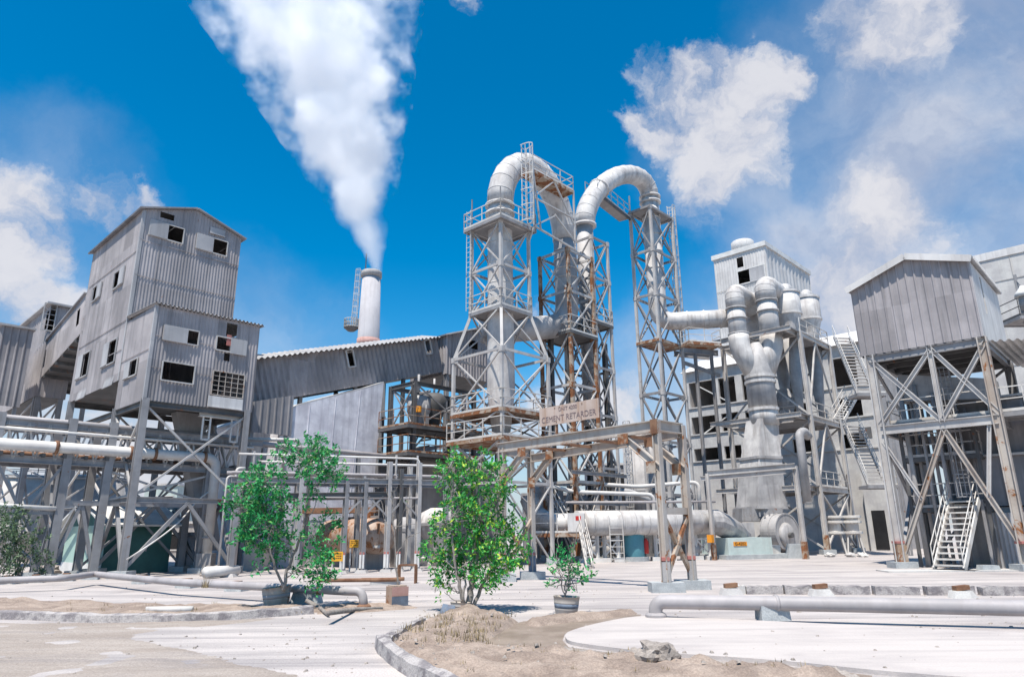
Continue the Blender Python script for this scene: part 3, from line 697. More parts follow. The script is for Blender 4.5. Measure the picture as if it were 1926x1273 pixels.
MB().obox(lo + Z * zl1 - U * .2 - VV * .2, U * 1.9, VV * 5.4, Z * .12).build('roof', 'sheet_pale', lt)
for d_ in (V((0, 0, 0)) + U * .2 + VV * .2, U * .2 + VV * 4.6, U * 1.4 + VV * .2): MB().bar(lift(lo + d_, 0), lift(lo + d_, zl1), .2).build('leg', 'steel_grey', lt)

# ================================================================== LEFT: pipe rack, pipes, hut, tanks
R0 = pt(0, 840, 28); R0.z = 0                                        # front line of the left rack, along the grid
def rk(px, z): return R0 + U * along(R0, U, px, z)
zb = hz(rk(200, 5), 853)
rack = thing('pipe_rack', 'grey steel pipe rack with trussed beams running under the corrugated tower at left', 'pipe rack', lift(rk(120, 2), 0))
ze = zb - .45
for px in (-30, 112, 192, 385):
    for dv in (0, 2.2):
        p = rk(px, 3) + VV * dv
        l = MB(); l.ibar(lift(p, 0), lift(p, zb + 1.4 if px < 300 else zb + .2), .32, .32, .05); l.build('leg', 'steel_grey', rack)
        MB().obox(lift(p, -.05) - V((.35, .35, 0)), V((.7, 0, 0)), V((0, .7, 0)), Z * .3).build('footing', 'concrete_block', rack)
for dv in (0, 2.2):
    for dz in (0, 1.5):
        MB().ibar(lift(rk(-60, 5) + VV * dv, ze + dz), lift(rk(490, 5) + VV * dv, ze + dz), .2, .3).build('main_beam', 'steel_grey', rack)
    b = MB(); p = rk(-60, 5) + VV * dv; n_ = 16; q = rk(480, 5) + VV * dv
    for i in range(n_):
        x = lift(p.lerp(q, i / n_), ze); y = lift(p.lerp(q, (i + .5) / n_), ze + 1.5); w_ = lift(p.lerp(q, (i + 1) / n_), ze)
        b.bar(x, y, .07); b.bar(y, w_, .07)
    b.build('lattice_web', 'steel_pale', rack)
for i in range(13):
    p = rk(-40 + 40 * i, 5); MB().bar(lift(p - VV * .2, ze + .2), lift(p + VV * 2.4, ze + .2), .12, .16).build('cross_beam', 'steel_dark', rack)
xb(rack, rk(-30, 3), rk(112, 3), .3, ze, .1); xb(rack, rk(112, 3), rk(192, 3), .3, 3.1, .13, kind='K'); xb(rack, rk(192, 3) + VV * 2.2, rk(385, 3) + VV * 2.2, .3, ze, .1)
xb(rack, rk(112, 3), rk(112, 3) + VV * 2.2, .3, ze, .09); xb(rack, rk(-30, 3), rk(112, 3), 2.6, 2.7, .12, kind='/')
xb(rack, rk(192, 3), rk(385, 3), 3.2, ze - .3, .09, 'steel_pale'); xb(rack, rk(112, 3), rk(385, 3), 3.1, 3.1, .2, kind='/')
# the big grey pipe with its drop leg
pz = zb + .1; a = lift(rk(-120, 5) - VV * .25, pz); b = lift(rk(402, 5) - VV * .25, pz)
bp_ = thing('main_pipe', 'thick grey pipe along the left rack turning down beside the leafy tree', 'pipe', lift(b, 0))
pth = bend([a, b, lift(b, .9)], .55); MB().tube(pth, .23, 18).build('pipe_run', 'pipe_white', bp_, True)
for px in (100, 240, 285, 378): q = lift(rk(px, 5) - VV * .25, pz); MB().tube([q - U * .06, q + U * .06], .29, 18).build('flange', 'rust', bp_, True)
MB().obox(lift(b, 0) - V((.35, .3, 0)), V((.7, 0, 0)), V((0, .6, 0)), Z * .9).build('plinth', 'concrete', bp_)
q = lift(b, 1.6); MB().tube([q - Z * .05, q + Z * .05], .28, 18).build('flange', 'pipe_grey', bp_, True)
def simple_pipe(name, pts, r, m, label, cat='pipe', group=None, rad=.3, n=10):
    o = MB().tube(bend(pts, rad), r, n).build(name, m, None, True); return tag(o, label, cat, group)
z2 = hz(rk(130, 5), 797); z3 = hz(rk(130, 5), 815)
simple_pipe('pipe', [lift(rk(-120, 6) + VV * .6, z2 + .1), lift(rk(470, 6) + VV * .6, z2 + .1)], .13, 'pipe_grey', 'upper grey pipe lying on top of the left rack above the thick pipe')
simple_pipe('pipe', [lift(rk(-120, 6) - VV * .1, z3), lift(rk(475, 6) - VV * .1, z3)], .075, 'pipe_white', 'slim pale pipe on the left rack between the thick pipe and the top pipe')
simple_pipe('pipe', [lift(rk(-120, 6) + VV * 1.4, ze + .35), lift(rk(380, 6) + VV * 1.4, ze + .35)], .12, 'rust', 'rusty brown pipe lying behind the thick grey pipe on the left rack')
simple_pipe('pipe', [lift(rk(-90, 2) - VV * .1, 3.0), lift(rk(105, 3) - VV * .1, 2.85)], .1, 'pipe_white', 'short lagged pipe sagging across the leftmost rack bay at mid height')
# slim white risers right of the tower
for i, (px, py0, py1, r, lab) in enumerate(((417, 895, 1062, .05, 'slim white riser pipe just right of the drop leg of the thick pipe'), (434, 880, 1065, .07, 'pale upright pipe left of the leafy tree under the tower edge'), (446, 915, 1070, .10, 'stout grey upright pipe half hidden by the left crown of the leafy tree'))):
    p = gxy(px, 33, 1000); simple_pipe('riser_pipe', [lift(p, 0), lift(p, hz(p, py0)), lift(p + U * .4, hz(p, py0))], r, 'pipe_white' if i < 2 else 'pipe_grey', lab)
# green hut
h0 = gxy(190, 33.6, 1074); hut = thing('green_hut', 'small green hut with a white pitched roof under the corrugated tower', 'hut', h0)
hl = along(h0, VV, 122, 1.5); hu = along(h0, U, 322, 1.5); he = hz(h0, 985); hr = 1.15
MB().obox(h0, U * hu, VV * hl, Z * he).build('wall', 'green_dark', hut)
MB().obox(h0 - U * .012 + VV * .06, VV * (hl - .12), U * .011, Z * (he - .04)).build('side_wall', 'green_lit', hut)  # lit side: lighter sheet over the same green wall, light painted in
MB().obox(h0 - U * .03 + VV * .05, VV * (hl - .1), U * .017, Z * .45).build('wall_base', 'roof_white', hut)
m = MB()
for s_ in (0, 1):
    e = h0 + VV * (-.5 if s_ == 0 else hl + .5) - U * .4 + Z * (he - .12); r_ = h0 + VV * hl / 2 - U * .4 + Z * (he + hr)
    nn = (r_ - e).cross(U).normalized(); nn = nn if nn.z > 0 else -nn
    m.prism([e, r_, r_ + nn * .09, e + nn * .09], U * (hu + .8))
m.build('roof', 'roof_white', hut)
MB().prism([h0 + Z * he + U * .02, h0 + Z * he + VV * hl + U * .02, h0 + Z * (he + hr - .1) + VV * hl / 2 + U * .02], U * (hu - .04)).build('gable', 'green_dark', hut)
MB().obox(h0 + VV * (hl * .06) - U * .05, VV * .16, U * .03, Z * (he - .1)).build('corner_post', 'concrete_pale', hut)
d = MB().obox(h0 + U * (hu * .35) - VV * .03, U * .9, -VV * .03, Z * 2.0).build('door', 'green_dark', hut); MB().obox(h0 + U * (hu * .35 + .75) - VV * .1 + Z * 1.0, U * .05, VV * .05, Z * .12).build('handle', 'steel_pale', d)
# tanks and far buildings seen through the steelwork
def tank(name, px, Y, pyt, r, m, label, dome=.5, extra=None):
    p = gxy(px, Y, 1000); zt_ = hz(p, pyt); t = thing(name, label, 'tank', p)
    MB().lathe(p, [(r, 0), (r, zt_ * .33), (r * 1.01, zt_ * .335), (r, zt_ * .34), (r, zt_ * .66), (r * 1.01, zt_ * .665), (r, zt_ * .67), (r, zt_)], 40).build('shell', m, t, True)
    MB().lathe(p, [(r * 1.02, zt_), (r * 1.02, zt_ + .1), (r * .5, zt_ + dome * .8), (.2, zt_ + dome)], 40).build('roof', m, t)
    rl = MB(); ring = [p + V((math.cos(k * math.pi / 12), math.sin(k * math.pi / 12), 0)) * r * .98 + Z * (zt_ + .1) for k in range(25)]
    rail(rl, ring, 1.0, .025, 2.5); rl.build('railing', 'steel_grey', t); return t, p, zt_, r
t, p, zt_, r = tank('storage_tank', 30, 56, 905, 4.2, 'concrete_pale', 'pale storage tank far behind the leftmost rack legs')
tag(t, t['label'], 'tank', 'storage tanks behind the left rack')
t, p, zt_, r = tank('storage_tank', 160, 52, 905, 2.4, 'duct_grey', 'narrow grey storage tank with a ladder behind the green hut')
tag(t, t['label'], 'tank', 'storage tanks behind the left rack')
q = p - V((0, r + .15, 0)) + V((-.8, 0, 0)); ladder(t, lift(q, 0), lift(q, zt_ + .8), .6, V((1, 0, 0)), V((0, -1, 0)), 'steel_grey')
def block_house(name, px0, px1, Y, pyt, m, label, cat='building', depth=6, rows=(), roof='sheet_white'):
    p0 = gxy(px0, Y, 1000); p1 = gxy(px1, Y, 1000); w_ = (p1 - p0).length; X_ = (p1 - p0).normalized(); D = V((-X_.y, X_.x, 0)); zt_ = hz(p0, pyt)
    t = thing(name, label, cat, (p0 + p1) / 2); MB().obox(p0, X_ * w_, D * depth, Z * zt_).build('wall', m, t)
    MB().obox(p0 - X_ * .15 - D * .15 + Z * (zt_ + .003), X_ * (w_ + .3), D * (depth + .3), Z * .2).build('roof', roof, t)
    for (f0, f1, z0_, z1_) in rows: w = MB().obox(p0 + X_ * w_ * f0 - D * .04 + Z * zt_ * z0_, X_ * w_ * (f1 - f0), D * .037, Z * zt_ * (z1_ - z0_)).build('window', 'void', t); frame(w, p0, X_, -D, (w_ * f0, w_ * f1, zt_ * z0_, zt_ * z1_), .08, 'steel_white')
    return t
block_house('site_office', 262, 325, 70, 913, 'mint', 'pale blue distant site office seen between the tower legs', rows=((.2, .5, .72, .84), (.6, .9, .72, .84), (.2, .5, .4, .55), (.6, .9, .4, .55)))
block_house('low_shed', 300, 520, 62, 985, 'concrete', 'low grey shed behind the tower legs left of the leafy tree', rows=((.1, .3, .2, .7), (.5, .8, .2, .7)))
block_house('equipment_cabinet', 336, 356, 38, 1008, 'concrete', 'squat grey cabinet standing right of the green hut', 'cabinet', .9, roof='steel_grey')
block_house('equipment_cabinet', 462, 500, 36, 1028, 'concrete_pale', 'white cabinet half hidden behind the left crown of the leafy tree', 'cabinet', 1.0, roof='steel_grey')
# clutter of low pipes by the tower foot
simple_pipe('pipe_stub', [gp(386, 1076, .25), gp(446, 1072, .25)], .22, 'pipe_white', 'short fat pale pipe stub lying open on the ground right of the tower legs', rad=.1, n=16)
rock('rubble_heap', 400, 1082, .55, 'small heap of rubble below the fat pipe stub by the tower', 'rubble', 'rubble', .5, 0, 8)
rock('rubble_heap', 80, 1082, .7, 'pale rubble heap at the foot of the leftmost rack leg', 'rubble', 'rubble', .45, 0, 12)
rock('boulder', 395, 1048, 1.0, 'tan boulder of clinker seen past the tower legs at the drop pipe', 'boulder', 'earth', .9, 0, 21)
# ground pipe on concrete blocks
gpp = [(-60, 1093), (120, 1087), (150, 1083), (178, 1079), (215, 1083), (330, 1094), (480, 1102), (600, 1108), (655, 1111)]
zpp = .38; pts = [gp(x, y, zpp) for x, y in gpp]; end = pts[-1]
gpo = thing('ground_pipe', 'long pale pipe low above the ground on the left ending in a bend', 'pipe', lift(end, 0))
MB().tube(bend(pts + [end + V((.35, -.05, 0)), lift(end + V((.42, -.1, 0)), 0)], .22), .105, 14).build('pipe_run', 'pipe_grey', gpo, True)
MB().tube([pts[-2] - V((.05, .01, 0)), pts[-2] + V((.05, .01, 0))], .135, 14).build('flange', 'rust', gpo, True)
MB().lathe(lift(end + V((.42, -.1, 0)), 0), [(.17, 0), (.17, .05), (.12, .09)], 14).build('foot_flange', 'rust', gpo)
blk = None
for i, (x, y) in enumerate(((8, 1098), (60, 1096), (118, 1093), (165, 1090), (262, 1098), (346, 1106), (440, 1112), (575, 1124))):
    p = gp(x, y)
    if blk is None:
        mb = MB(); w_, d_, h_ = .62, .42, .27
        mb.prism([V((-w_ / 2, -d_ / 2, -.03)), V((w_ / 2, -d_ / 2, -.03)), V((w_ / 2 - .03, -d_ / 2 + .03, h_)), V((-w_ / 2 + .03, -d_ / 2 + .03, h_))], V((0, d_, 0)))
        blk = thing('pipe_block', 'x', 'block', (0, 0, 0)); mb.build('block', 'concrete_block', blk); MB().obox(V((-.12, -.12, h_)), V((.24, 0, 0)), V((0, .24, 0)), Z * .04).build('saddle', 'rust', blk); o = blk; ch_ = list(blk.children)
    else:
        o = blk.copy(); COL.objects.link(o)
        for c in ch_: k = c.copy(); COL.objects.link(k); k.parent = o
    o.location = p + V((0, .18, 0)); o.rotation_euler = (0, 0, -.25 if i > 3 else .3); o['group'] = 'concrete blocks under the left ground pipe'
    o['label'] = ['concrete block at the very left edge under the ground pipe', 'concrete block under the ground pipe in front of the left bushes', 'concrete block under the ground pipe before the leftmost rack leg', 'concrete block under the ground pipe before the light green hut wall',
                  'concrete block under the ground pipe right of the near tower leg', 'concrete block under the ground pipe in front of the dark green wall corner', 'concrete block under the ground pipe halfway between hut and leaning pot', 'concrete block under the ground pipe right of the leaning half barrel pot'][i]
# right ground pipe
rz = .34; rp = [gp(1232, 1131, rz), gp(1460, 1134, rz), gp(1926, 1143, rz), gp(2700, 1160, rz)]
rg = thing('ground_pipe', 'long smooth pale pipe across the right foreground with a bent end', 'pipe', lift(rp[0], 0))
MB().tube(bend([lift(rp[0], -.05)] + rp, .3, 8), .135, 20).build('pipe_run', 'pipe_grey', rg, True)
for q in (rp[1],): MB().tube([q - V((.03, 0, 0)), q + V((.03, 0, 0))], .155, 20).build('flange', 'pipe_grey', rg, True)
MB().lathe(lift(rp[0], 0), [(.21, .05), (.21, .1), (.16, .14)], 20).build('foot_flange', 'pipe_grey', rg)
pb = gp(1462, 1171); t = thing('pipe_block', 'pale green concrete block carrying the right foreground pipe', 'block', pb)
MB().prism([pb + V((-.28, 0, .03)), pb + V((.28, 0, .03)), pb + V((.26, .03, .3)), pb + V((-.26, .03, .3))], V((0, .4, 0))).build('block', 'concrete_block', t)
MB().obox(pb + V((-.1, .1, .3)), V((.2, 0, 0)), V((0, .2, 0)), Z * .1).build('saddle', 'concrete_pale', t)
# row of kerb blocks with pipe stubs behind it
kb = [(1370, 1403, 'c'), (1405, 1474, 'd'), (1478, 1553, 'd'), (1556, 1638, 'd'), (1648, 1732, 'd'), (1746, 1836, 'd'), (1850, 1935, 'd')]
for i, (x0, x1, k) in enumerate(kb):
    y = 1117 + (x0 - 1370) * .006; p0 = gp(x0, y); p1 = gp(x1, y); D = (p1 - p0)
    mb = MB(); D2 = V((-D.y, D.x, 0)).normalized(); n_ = 8
    top = [p0 + D * (j / n_) + Z * (.22 + rr.uniform(-.025, .025)) for j in range(n_ + 1)]
    poly = [p0 - Z * .03, p1 - Z * .03] + top[::-1]
    o = mb.prism(poly, D2 * .28).build('kerb_block', 'kerb_stone' if k == 'd' else 'concrete_pale')
    tag(o, ['whitewashed kerb block beside the right footing of the portal', 'first grey kerb block right of the whitewashed one', 'grey kerb block behind the left rusty stub', 'grey kerb block between the two left gaps of the kerb row', 'grey kerb block left of the right rusty stub', 'grey kerb block right of the right rusty stub', 'last grey kerb block at the right picture edge'][i], 'kerb block', 'kerb blocks in the row behind the right pipe')
for i, (x, y) in enumerate(((1376, 1118), (1545, 1120), (1812, 1124))):
    p = gp(x, y); t = thing('stub_support', ['concrete stub with a rusty cap beside the portal footing', 'middle concrete stub with a rusty cap in the kerb row', 'concrete stub with a rusty cap furthest right in the kerb row'][i], 'support', p, 'capped stubs in the kerb row')
    MB().prism([p + V((-.32, -.15, -.02)), p + V((.32, -.15, -.02)), p + V((.2, -.1, .17)), p + V((-.22, -.1, .17))], V((0, .3, 0))).build('base', 'concrete_pale', t)
    MB().obox(p + V((-.16, -.05, .17)), V((.34, 0, .03)), V((0, .2, 0)), Z * .11).build('cap', 'rust', t)

# ================================================================== CENTRE: conveyor gallery, hall, head house
g0 = pt(482, 700, 38.5); g0.z = 0
tL1 = hz(g0, 684); tL0 = hz(g0, 764)
e1_ = on(g0, U, 836, 634); e0_ = on(g0, U, 834, 702)
gy = thing('conveyor_gallery', 'long sloping corrugated conveyor gallery with two small dark windows in front of the stack', 'gallery', lift(g0, 0))
gs = lift(g0, tL0) - U * .4; ga = (e0_ - lift(g0, tL0)); gL = ga.length + .4; ga = ga.normalized(); gup = (Z - ga * ga.z).normalized()
gh = ((tL1 - tL0) + (e1_.z - e0_.z)) / 2 * gup.z
def gp_hole(x0, y0, x1, y1):
    a_ = on(g0, U, x0, y0) - gs; b_ = on(g0, U, x1, y1) - gs; return (a_.dot(ga), b_.dot(ga), b_.dot(gup), a_.dot(gup))
ghs = [gp_hole(649, 659, 668, 689), gp_hole(796, 640, 812, 665)]
m = MB(); corr(m, gs, ga, gup, -VV, gL, 0, gh, .36, .05, ghs); m.build('wall', 'sheet_grey', gy)
m = MB(); corr(m, gs + VV * 2.6, ga, gup, VV, gL, 0, gh, .36, .05); m.build('wall', 'sheet_grey', gy)
m = MB()
for s_ in (0, 1):
    o_ = gs + gup * (gh + .02) - VV * .42 if s_ == 0 else gs + gup * (gh + .02) + VV * 3.0
    d_ = (VV * 1.72 + gup * .42) if s_ == 0 else (-VV * 1.72 + gup * .42)
    n_ = ga.cross(d_).normalized(); n_ = n_ if n_.z > 0 else -n_
    corr(m, o_, ga, d_.normalized(), n_, gL, lambda t: -.05 + .05 * math.sin(t * 3.1) * math.sin(t * 1.3), d_.length, .36, .05)
    corr(m, o_ - n_ * .03, ga, d_.normalized(), -n_, gL, 0, d_.length, .36, -.05)
m.build('roof', 'sheet_pale', gy)
m = MB(); m.obox(gs + VV * .05, ga * gL, VV * 2.5, gup * .1); m.build('floor', 'steel_dark', gy)
for h in ghs:
    f = MB(); P = lambda t, s: gs + ga * t + gup * s - VV * .07
    for a_, b_ in (((h[0], h[2]), (h[1], h[2])), ((h[0], h[3]), (h[1], h[3])), ((h[0], h[2]), (h[0], h[3])), ((h[1], h[2]), (h[1], h[3]))): f.bar(P(*a_), P(*b_), .09)
    f.build('window_frame', 'sheet_white', gy)
for t_ in (3.5, 7.5, 11.5):
    q = gs + ga * t_
    for dv in (.15, 2.4): MB().bar(lift(q + VV * dv, 0), q + VV * dv, .22).build('leg', 'steel_dark', gy)
# lower ribbed apron between tower and hall
ap0 = on(g0 - VV * 1.0, U, 476, 760); ap0.z = 0; ap1 = on(ap0, U, 543, 760); ap1.z = 0; wl = (ap1 - ap0).length
ap = thing('ribbed_apron', 'ribbed grey wall panel hanging below the low end of the conveyor gallery', 'wall', lift(ap0, 0))
za = hz(ap0, 812); zt_ = hz(ap0, 755)
m = MB(); corr(m, lift(ap0, 0), U, Z, -VV, wl + .3, za, lambda t: zt_ + t * .28, .42, .05, (), 'rib'); m.build('wall', 'sheet_dark', ap)
for t_ in (.1, wl): MB().bar(lift(ap0 + U * t_ + VV * .15, 0), lift(ap0 + U * t_ + VV * .15, zt_), .2).build('leg', 'steel_grey', ap)
# dust-clad storage hall below the gallery
c0 = on(g0 - VV * .9, U, 530, 770); c0.z = 0
hall = thing('clad_hall', 'big windowless hall clad in blotchy dusty panels below the conveyor gallery', 'building', lift(c0, 0))
pl = [(530, 778), (560, 763), (640, 742), (690, 730), (722, 720)]; top = [on(c0, U, *q) for q in pl]; endx = on(c0, U, 706, 855); endt = top[-1]
base = [V((endt.x, endt.y, 0)) + (V((endx.x - endt.x, endx.y - endt.y, 0)) * (endt.z / max(endt.z - endx.z, .1)) * 0.75), lift(c0, 0)]
poly = top + base; MB().prism(poly, VV * 9).build('wall', 'cladding', hall)
m = MB(); slope_d = (top[-1] - top[0]).normalized()
for i in range(1, 4):
    x = top[0].lerp(top[-1], i / 4); b_ = base[1].lerp(base[0], i / 4); m.bar(x - VV * .01 + Z * 0, lift(b_, 0) - VV * .01, .025, .02)
for zz in (2.5, 4.5, 6.4): m.bar(lift(base[1], zz) - VV * .01, lift(base[0] - U * .2, zz) - VV * .01, .02, .02)
m.build('panel_joint', 'cladding', hall)
sp = MB(); B0 = base[0]; T0 = top[-1]; hgt_ = T0.z                                 # stepped end wall
for i in range(5):
    f0 = i / 5; f1 = (i + 1) / 5; p0 = lift(B0, 0).lerp(T0, f0); p1 = lift(B0, 0).lerp(T0, f1)
    a_ = p0 + U * .35; b_ = p1 + U * .08
    sp.prism([p0 + U * .02, a_, b_, p1 + U * .02], VV * 9)
    sp.bar(a_, a_ + VV * 9, .12)
sp.build('end_wall', 'concrete', hall)
m = MB(); m.prism([x + Z * .01 for x in top] + [x + Z * .10 for x in top[::-1]], VV * 9); m.build('roof', 'sheet_white', hall)
# head house at the upper end
hh0 = on(g0, U, 836, 660) - U * .1; hh0.z = 0
zb_ = hz(hh0, 704); zt_ = hz(hh0, 632)
hh = thing('head_house', 'corrugated head house at the upper end of the long conveyor gallery', 'building', lift(hh0, 0))
wu = 5.6; wv = 4.2; c1_ = hh0 - VV * .35; r_ = 1.0
ho = [(2.2, 3.1, zt_ - .55, zt_ + .1)]
m = MB(); corr(m, c1_, U, Z, -VV, wu, zb_, lambda t: zt_ + .05 + r_ * (1 - abs(t - wu / 2) / (wu / 2)) * .9, .3, .035, ho); m.build('wall', 'sheet_grey', hh)
m = MB(); corr(m, c1_, VV, Z, -U, wv, zb_, zt_, .3, .035); m.build('wall', 'sheet_grey', hh)
m = MB(); corr(m, c1_ + U * wu, VV, Z, U, wv, zb_, zt_, .3, .035); corr(m, c1_ + VV * wv, U, Z, VV, wu, zb_, lambda t: zt_ + .05 + r_ * (1 - abs(t - wu / 2) / (wu / 2)) * .9, .3, .035); m.build('wall', 'sheet_grey', hh)
m = MB()
for s_ in (0, 1):
    e = c1_ - VV * .3 + (U * -.3 if s_ == 0 else U * (wu + .3)) + Z * (zt_ - .1); rg_ = c1_ - VV * .3 + U * wu / 2 + Z * (zt_ + r_)
    nn = (rg_ - e).cross(VV).normalized(); nn = nn if nn.z > 0 else -nn; m.prism([e, rg_, rg_ + nn * .1, e + nn * .1], VV * (wv + .6))
m.build('roof', 'sheet_white', hh)
MB().obox(c1_ + Z * zb_ + (U + VV) * .06, U * (wu - .12), VV * (wv - .12), Z * .15).build('floor', 'steel_dark', hh)
hc = [c1_ + U * .2 + VV * .2, c1_ + U * (wu - .2) + VV * .2, c1_ + U * (wu - .2) + VV * (wv - .2), c1_ + U * .2 + VV * (wv - .2)]
for i in range(4):
    MB().ibar(lift(hc[i], 0), lift(hc[i], zb_), .28, .28).build('leg', 'steel_grey', hh)
    for zz in (4.6, 7.6): MB().ibar(lift(hc[i], zz), lift(hc[(i + 1) % 4], zz), .15, .3).build('floor_beam', 'steel_grey', hh)
    xb(hh, hc[i], hc[(i + 1) % 4], 7.7, zb_, .1, 'steel_grey'); xb(hh, hc[i], hc[(i + 1) % 4], .2, 4.5, .1, 'steel_grey')
# dark process floors below the head house with walkways
pf0 = pt(778, 800, 41.5); pf0.z = 0
pf = thing('process_tower', 'dark open steel tower with rusty walkways and hoppers below the head house', 'steel frame', pf0)
pc = rect(pf0, 5.0, 2.4)
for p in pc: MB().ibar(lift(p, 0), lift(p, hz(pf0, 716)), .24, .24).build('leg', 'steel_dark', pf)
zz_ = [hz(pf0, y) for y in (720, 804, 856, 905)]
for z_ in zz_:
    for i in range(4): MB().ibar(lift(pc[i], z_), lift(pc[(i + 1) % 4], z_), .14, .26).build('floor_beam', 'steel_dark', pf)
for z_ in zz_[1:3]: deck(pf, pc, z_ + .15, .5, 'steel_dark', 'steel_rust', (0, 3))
for i in range(4): xb(pf, pc[i], pc[(i + 1) % 4], zz_[1], zz_[0], .08, 'steel_grey')
k = MB(); cc = sum(pc, V()) / 4
k.lathe(cc, [(.35, zz_[1] + .3), (.5, zz_[1] + .7), (.85, zz_[1] + 1.7), (.85, zz_[0] - .5), (.6, zz_[0] - .2)], 20); k.build('hopper', 'steel_dark', pf, True)
k = MB(); k.lathe(cc - U * 1.5 - VV * .4, [(.2, zz_[1] + .2), (.75, zz_[1] + 1.2), (.75, zz_[1] + 2.1)], 18); k.build('hopper', 'duct_grey', pf, True)
k = MB()
for i in range(16):
    a_ = cc + U * rr.uniform(-2.4, 2.4) + VV * rr.uniform(-1.6, 1.2); z_ = rr.uniform(zz_[2] + .2, zz_[0]); b_ = a_ + rr.choice((U, VV, Z)) * rr.uniform(.6, 2)
    k.tube([lift(a_, z_), lift(b_, z_ + (b_.z if b_.z else 0))], rr.uniform(.04, .11), 8)
k.build('pipework', 'duct_grey', pf, True)
MB().obox(lift(cc - U * 2.2 - VV * 1.3, zz_[1] + .2), U * .8, VV * .6, Z * .7).build('drive_unit', 'steel_grey', pf); MB().lathe(lift(pc[0] + U * .2 - VV * .2, 0), [(.17, zz_[1] + .95), (.17, zz_[1] + 1.3)], 12).build('lamp_cover', 'orange', pf)
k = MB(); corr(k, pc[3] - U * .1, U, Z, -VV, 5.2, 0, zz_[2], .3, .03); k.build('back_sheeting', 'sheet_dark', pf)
# lower grey machinery house under the process floors
lh0 = pt(792, 930, 44.5); lh0.z = 0
lh = thing('machinery_house', 'dark grey machine house below the process frame behind the large tree', 'building', lh0)
zl = hz(lh0, 868); MB().obox(lh0, U * 7.5, VV * 5, Z * zl).build('wall', 'concrete', lh); MB().obox(lh0 - (U + VV) * .25 + Z * (zl + .003), U * 8, VV * 5.5, Z * .16).build('roof', 'steel_grey', lh)
for t_ in (1.2, 4.2): MB().obox(lh0 + U * t_ - VV * .03 + Z * .8, U * 1.3, VV * .027, Z * 1.6).build('doorway', 'void', lh)

# ================================================================== STACK AND STEAM
sb = gxy(693, 92, 640); st1 = hz(sb, 511)
stk = thing('chimney_stack', 'tall pale round chimney stack with a basket platform sending out white steam', 'chimney', lift(sb, 0))
px_m = (proj(lift(sb + V((1, 0, 0)), st1))[0] - proj(lift(sb, st1))[0])
rt_ = 17.0 / px_m; rb_ = rt_ * 1.28
MB().lathe(sb, [(rb_ * 1.25, 0), (rb_ * 1.1, st1 * .4), (rb_ * .93, st1 * .7), (rt_, st1 - .9)], 32).build('shaft', 'stack_grey', stk, True)
MB().lathe(sb, [(rt_ * 1.12, st1 - .9), (rt_ * 1.12, st1 - .1), (rt_ * 1.02, st1)], 32).build('top_ring', 'concrete', stk, True)
zr = hz(sb, 632); MB().lathe(sb, [(rb_ * .965, zr - 1.6), (rb_ * .965, zr - .5)], 32).build('rust_band', 'pink_paint', stk, True)
X1 = V((1, 0, 0)); lx = sb - X1 * (rt_ * 1.1 + .1)
zl_ = hz(sb, 612)
ladder(stk, lift(lx - X1 * .35, zl_), lift(lx - X1 * .05, st1 + .4), .7, V((0, 1, 0)), -X1, 'rail', step=.5, r=.03)
rb2 = MB(); pc_ = lift(sb - X1 * (rt_ + 1.2), zl_ - .3); rb2.lathe(pc_, [(.5, pc_.z - .5), (1.0, pc_.z - .1), (1.05, pc_.z)], 20); rb2.build('basket_floor', 'steel_dark', stk)
rl = MB(); ring = [pc_ + V((math.cos(k * math.pi / 9), math.sin(k * math.pi / 9), 0)) * 1.0 for k in range(19)]; rail(rl, ring, 1.2, .035, .9); rl.build('basket_railing', 'rail', stk)
MB().tube([lift(sb - X1 * (rt_ * .7), st1), lift(sb - X1 * (rt_ * .7), st1 + 2.8)], .07, 8).build('lightning_rod', 'steel_dark', stk)
# steam plume: a real volume round a bent cone, thick at the mouth
pm_ = bpy.data.materials.new('steam'); pm_.use_nodes = True; t = pm_.node_tree; t.nodes.clear()
kx = px_m; PTOP = 62.0
CTR = [(0, 702, 498), (0, 691, 440), (0, 668, 340), (0, 643, 240), (0, 606, 130), (0, 578, 40), (0, 552, -60), (0, 528, -170)]
cpts = [(pt(x, y, sb.y + 0.0)) for _, x, y in CTR]
RAD = [24, 40, 64, 98, 160, 200, 235, 265]
def fitq(zs, vs):                                       # least squares quadratic through the origin value
    import numpy as np
    a_ = np.stack([np.ones(len(zs)), zs, np.array(zs) ** 2], 1); return np.linalg.lstsq(a_, np.array(vs), rcond=None)[0]
zs_ = [c.z - st1 for c in cpts]; qx = fitq(zs_, [c.x - sb.x for c in cpts]); qr = fitq(zs_, [r / px_m * (1.0) for r in RAD])
mb = MB(); k0 = 0; nseg = 14; zt_max = zs_[-1]
prs = []
for i in range(nseg + 1):
    z_ = -.3 + (zt_max + .3) * i / nseg; r_ = max(1.2, (qr[0] + qr[1] * z_ + qr[2] * z_ * z_)) * 1.25; cx_ = qx[0] + qx[1] * z_ + qx[2] * z_ * z_; prs.append((cx_, z_, r_))
n = 20
for cx_, z_, r_ in prs:
    for j in range(n): th = 2 * math.pi * j / n; mb.v.append(V((sb.x + cx_ + r_ * math.cos(th), sb.y + r_ * math.sin(th), st1 + z_)))
for i in range(nseg):
    for j in range(n): j2 = (j + 1) % n; mb.f.append((i * n + j, i * n + j2, (i + 1) * n + j2, (i + 1) * n + j))
mb.f.append(tuple(reversed(range(n)))); mb.f.append(tuple(nseg * n + j for j in range(n)))
MATS['steam'] = pm_
tco = N(t, 'ShaderNodeTexCoord'); sx = N(t, 'ShaderNodeSeparateXYZ')
nzd = noise(t, tco.outputs['Object'], .10, 4, .6)
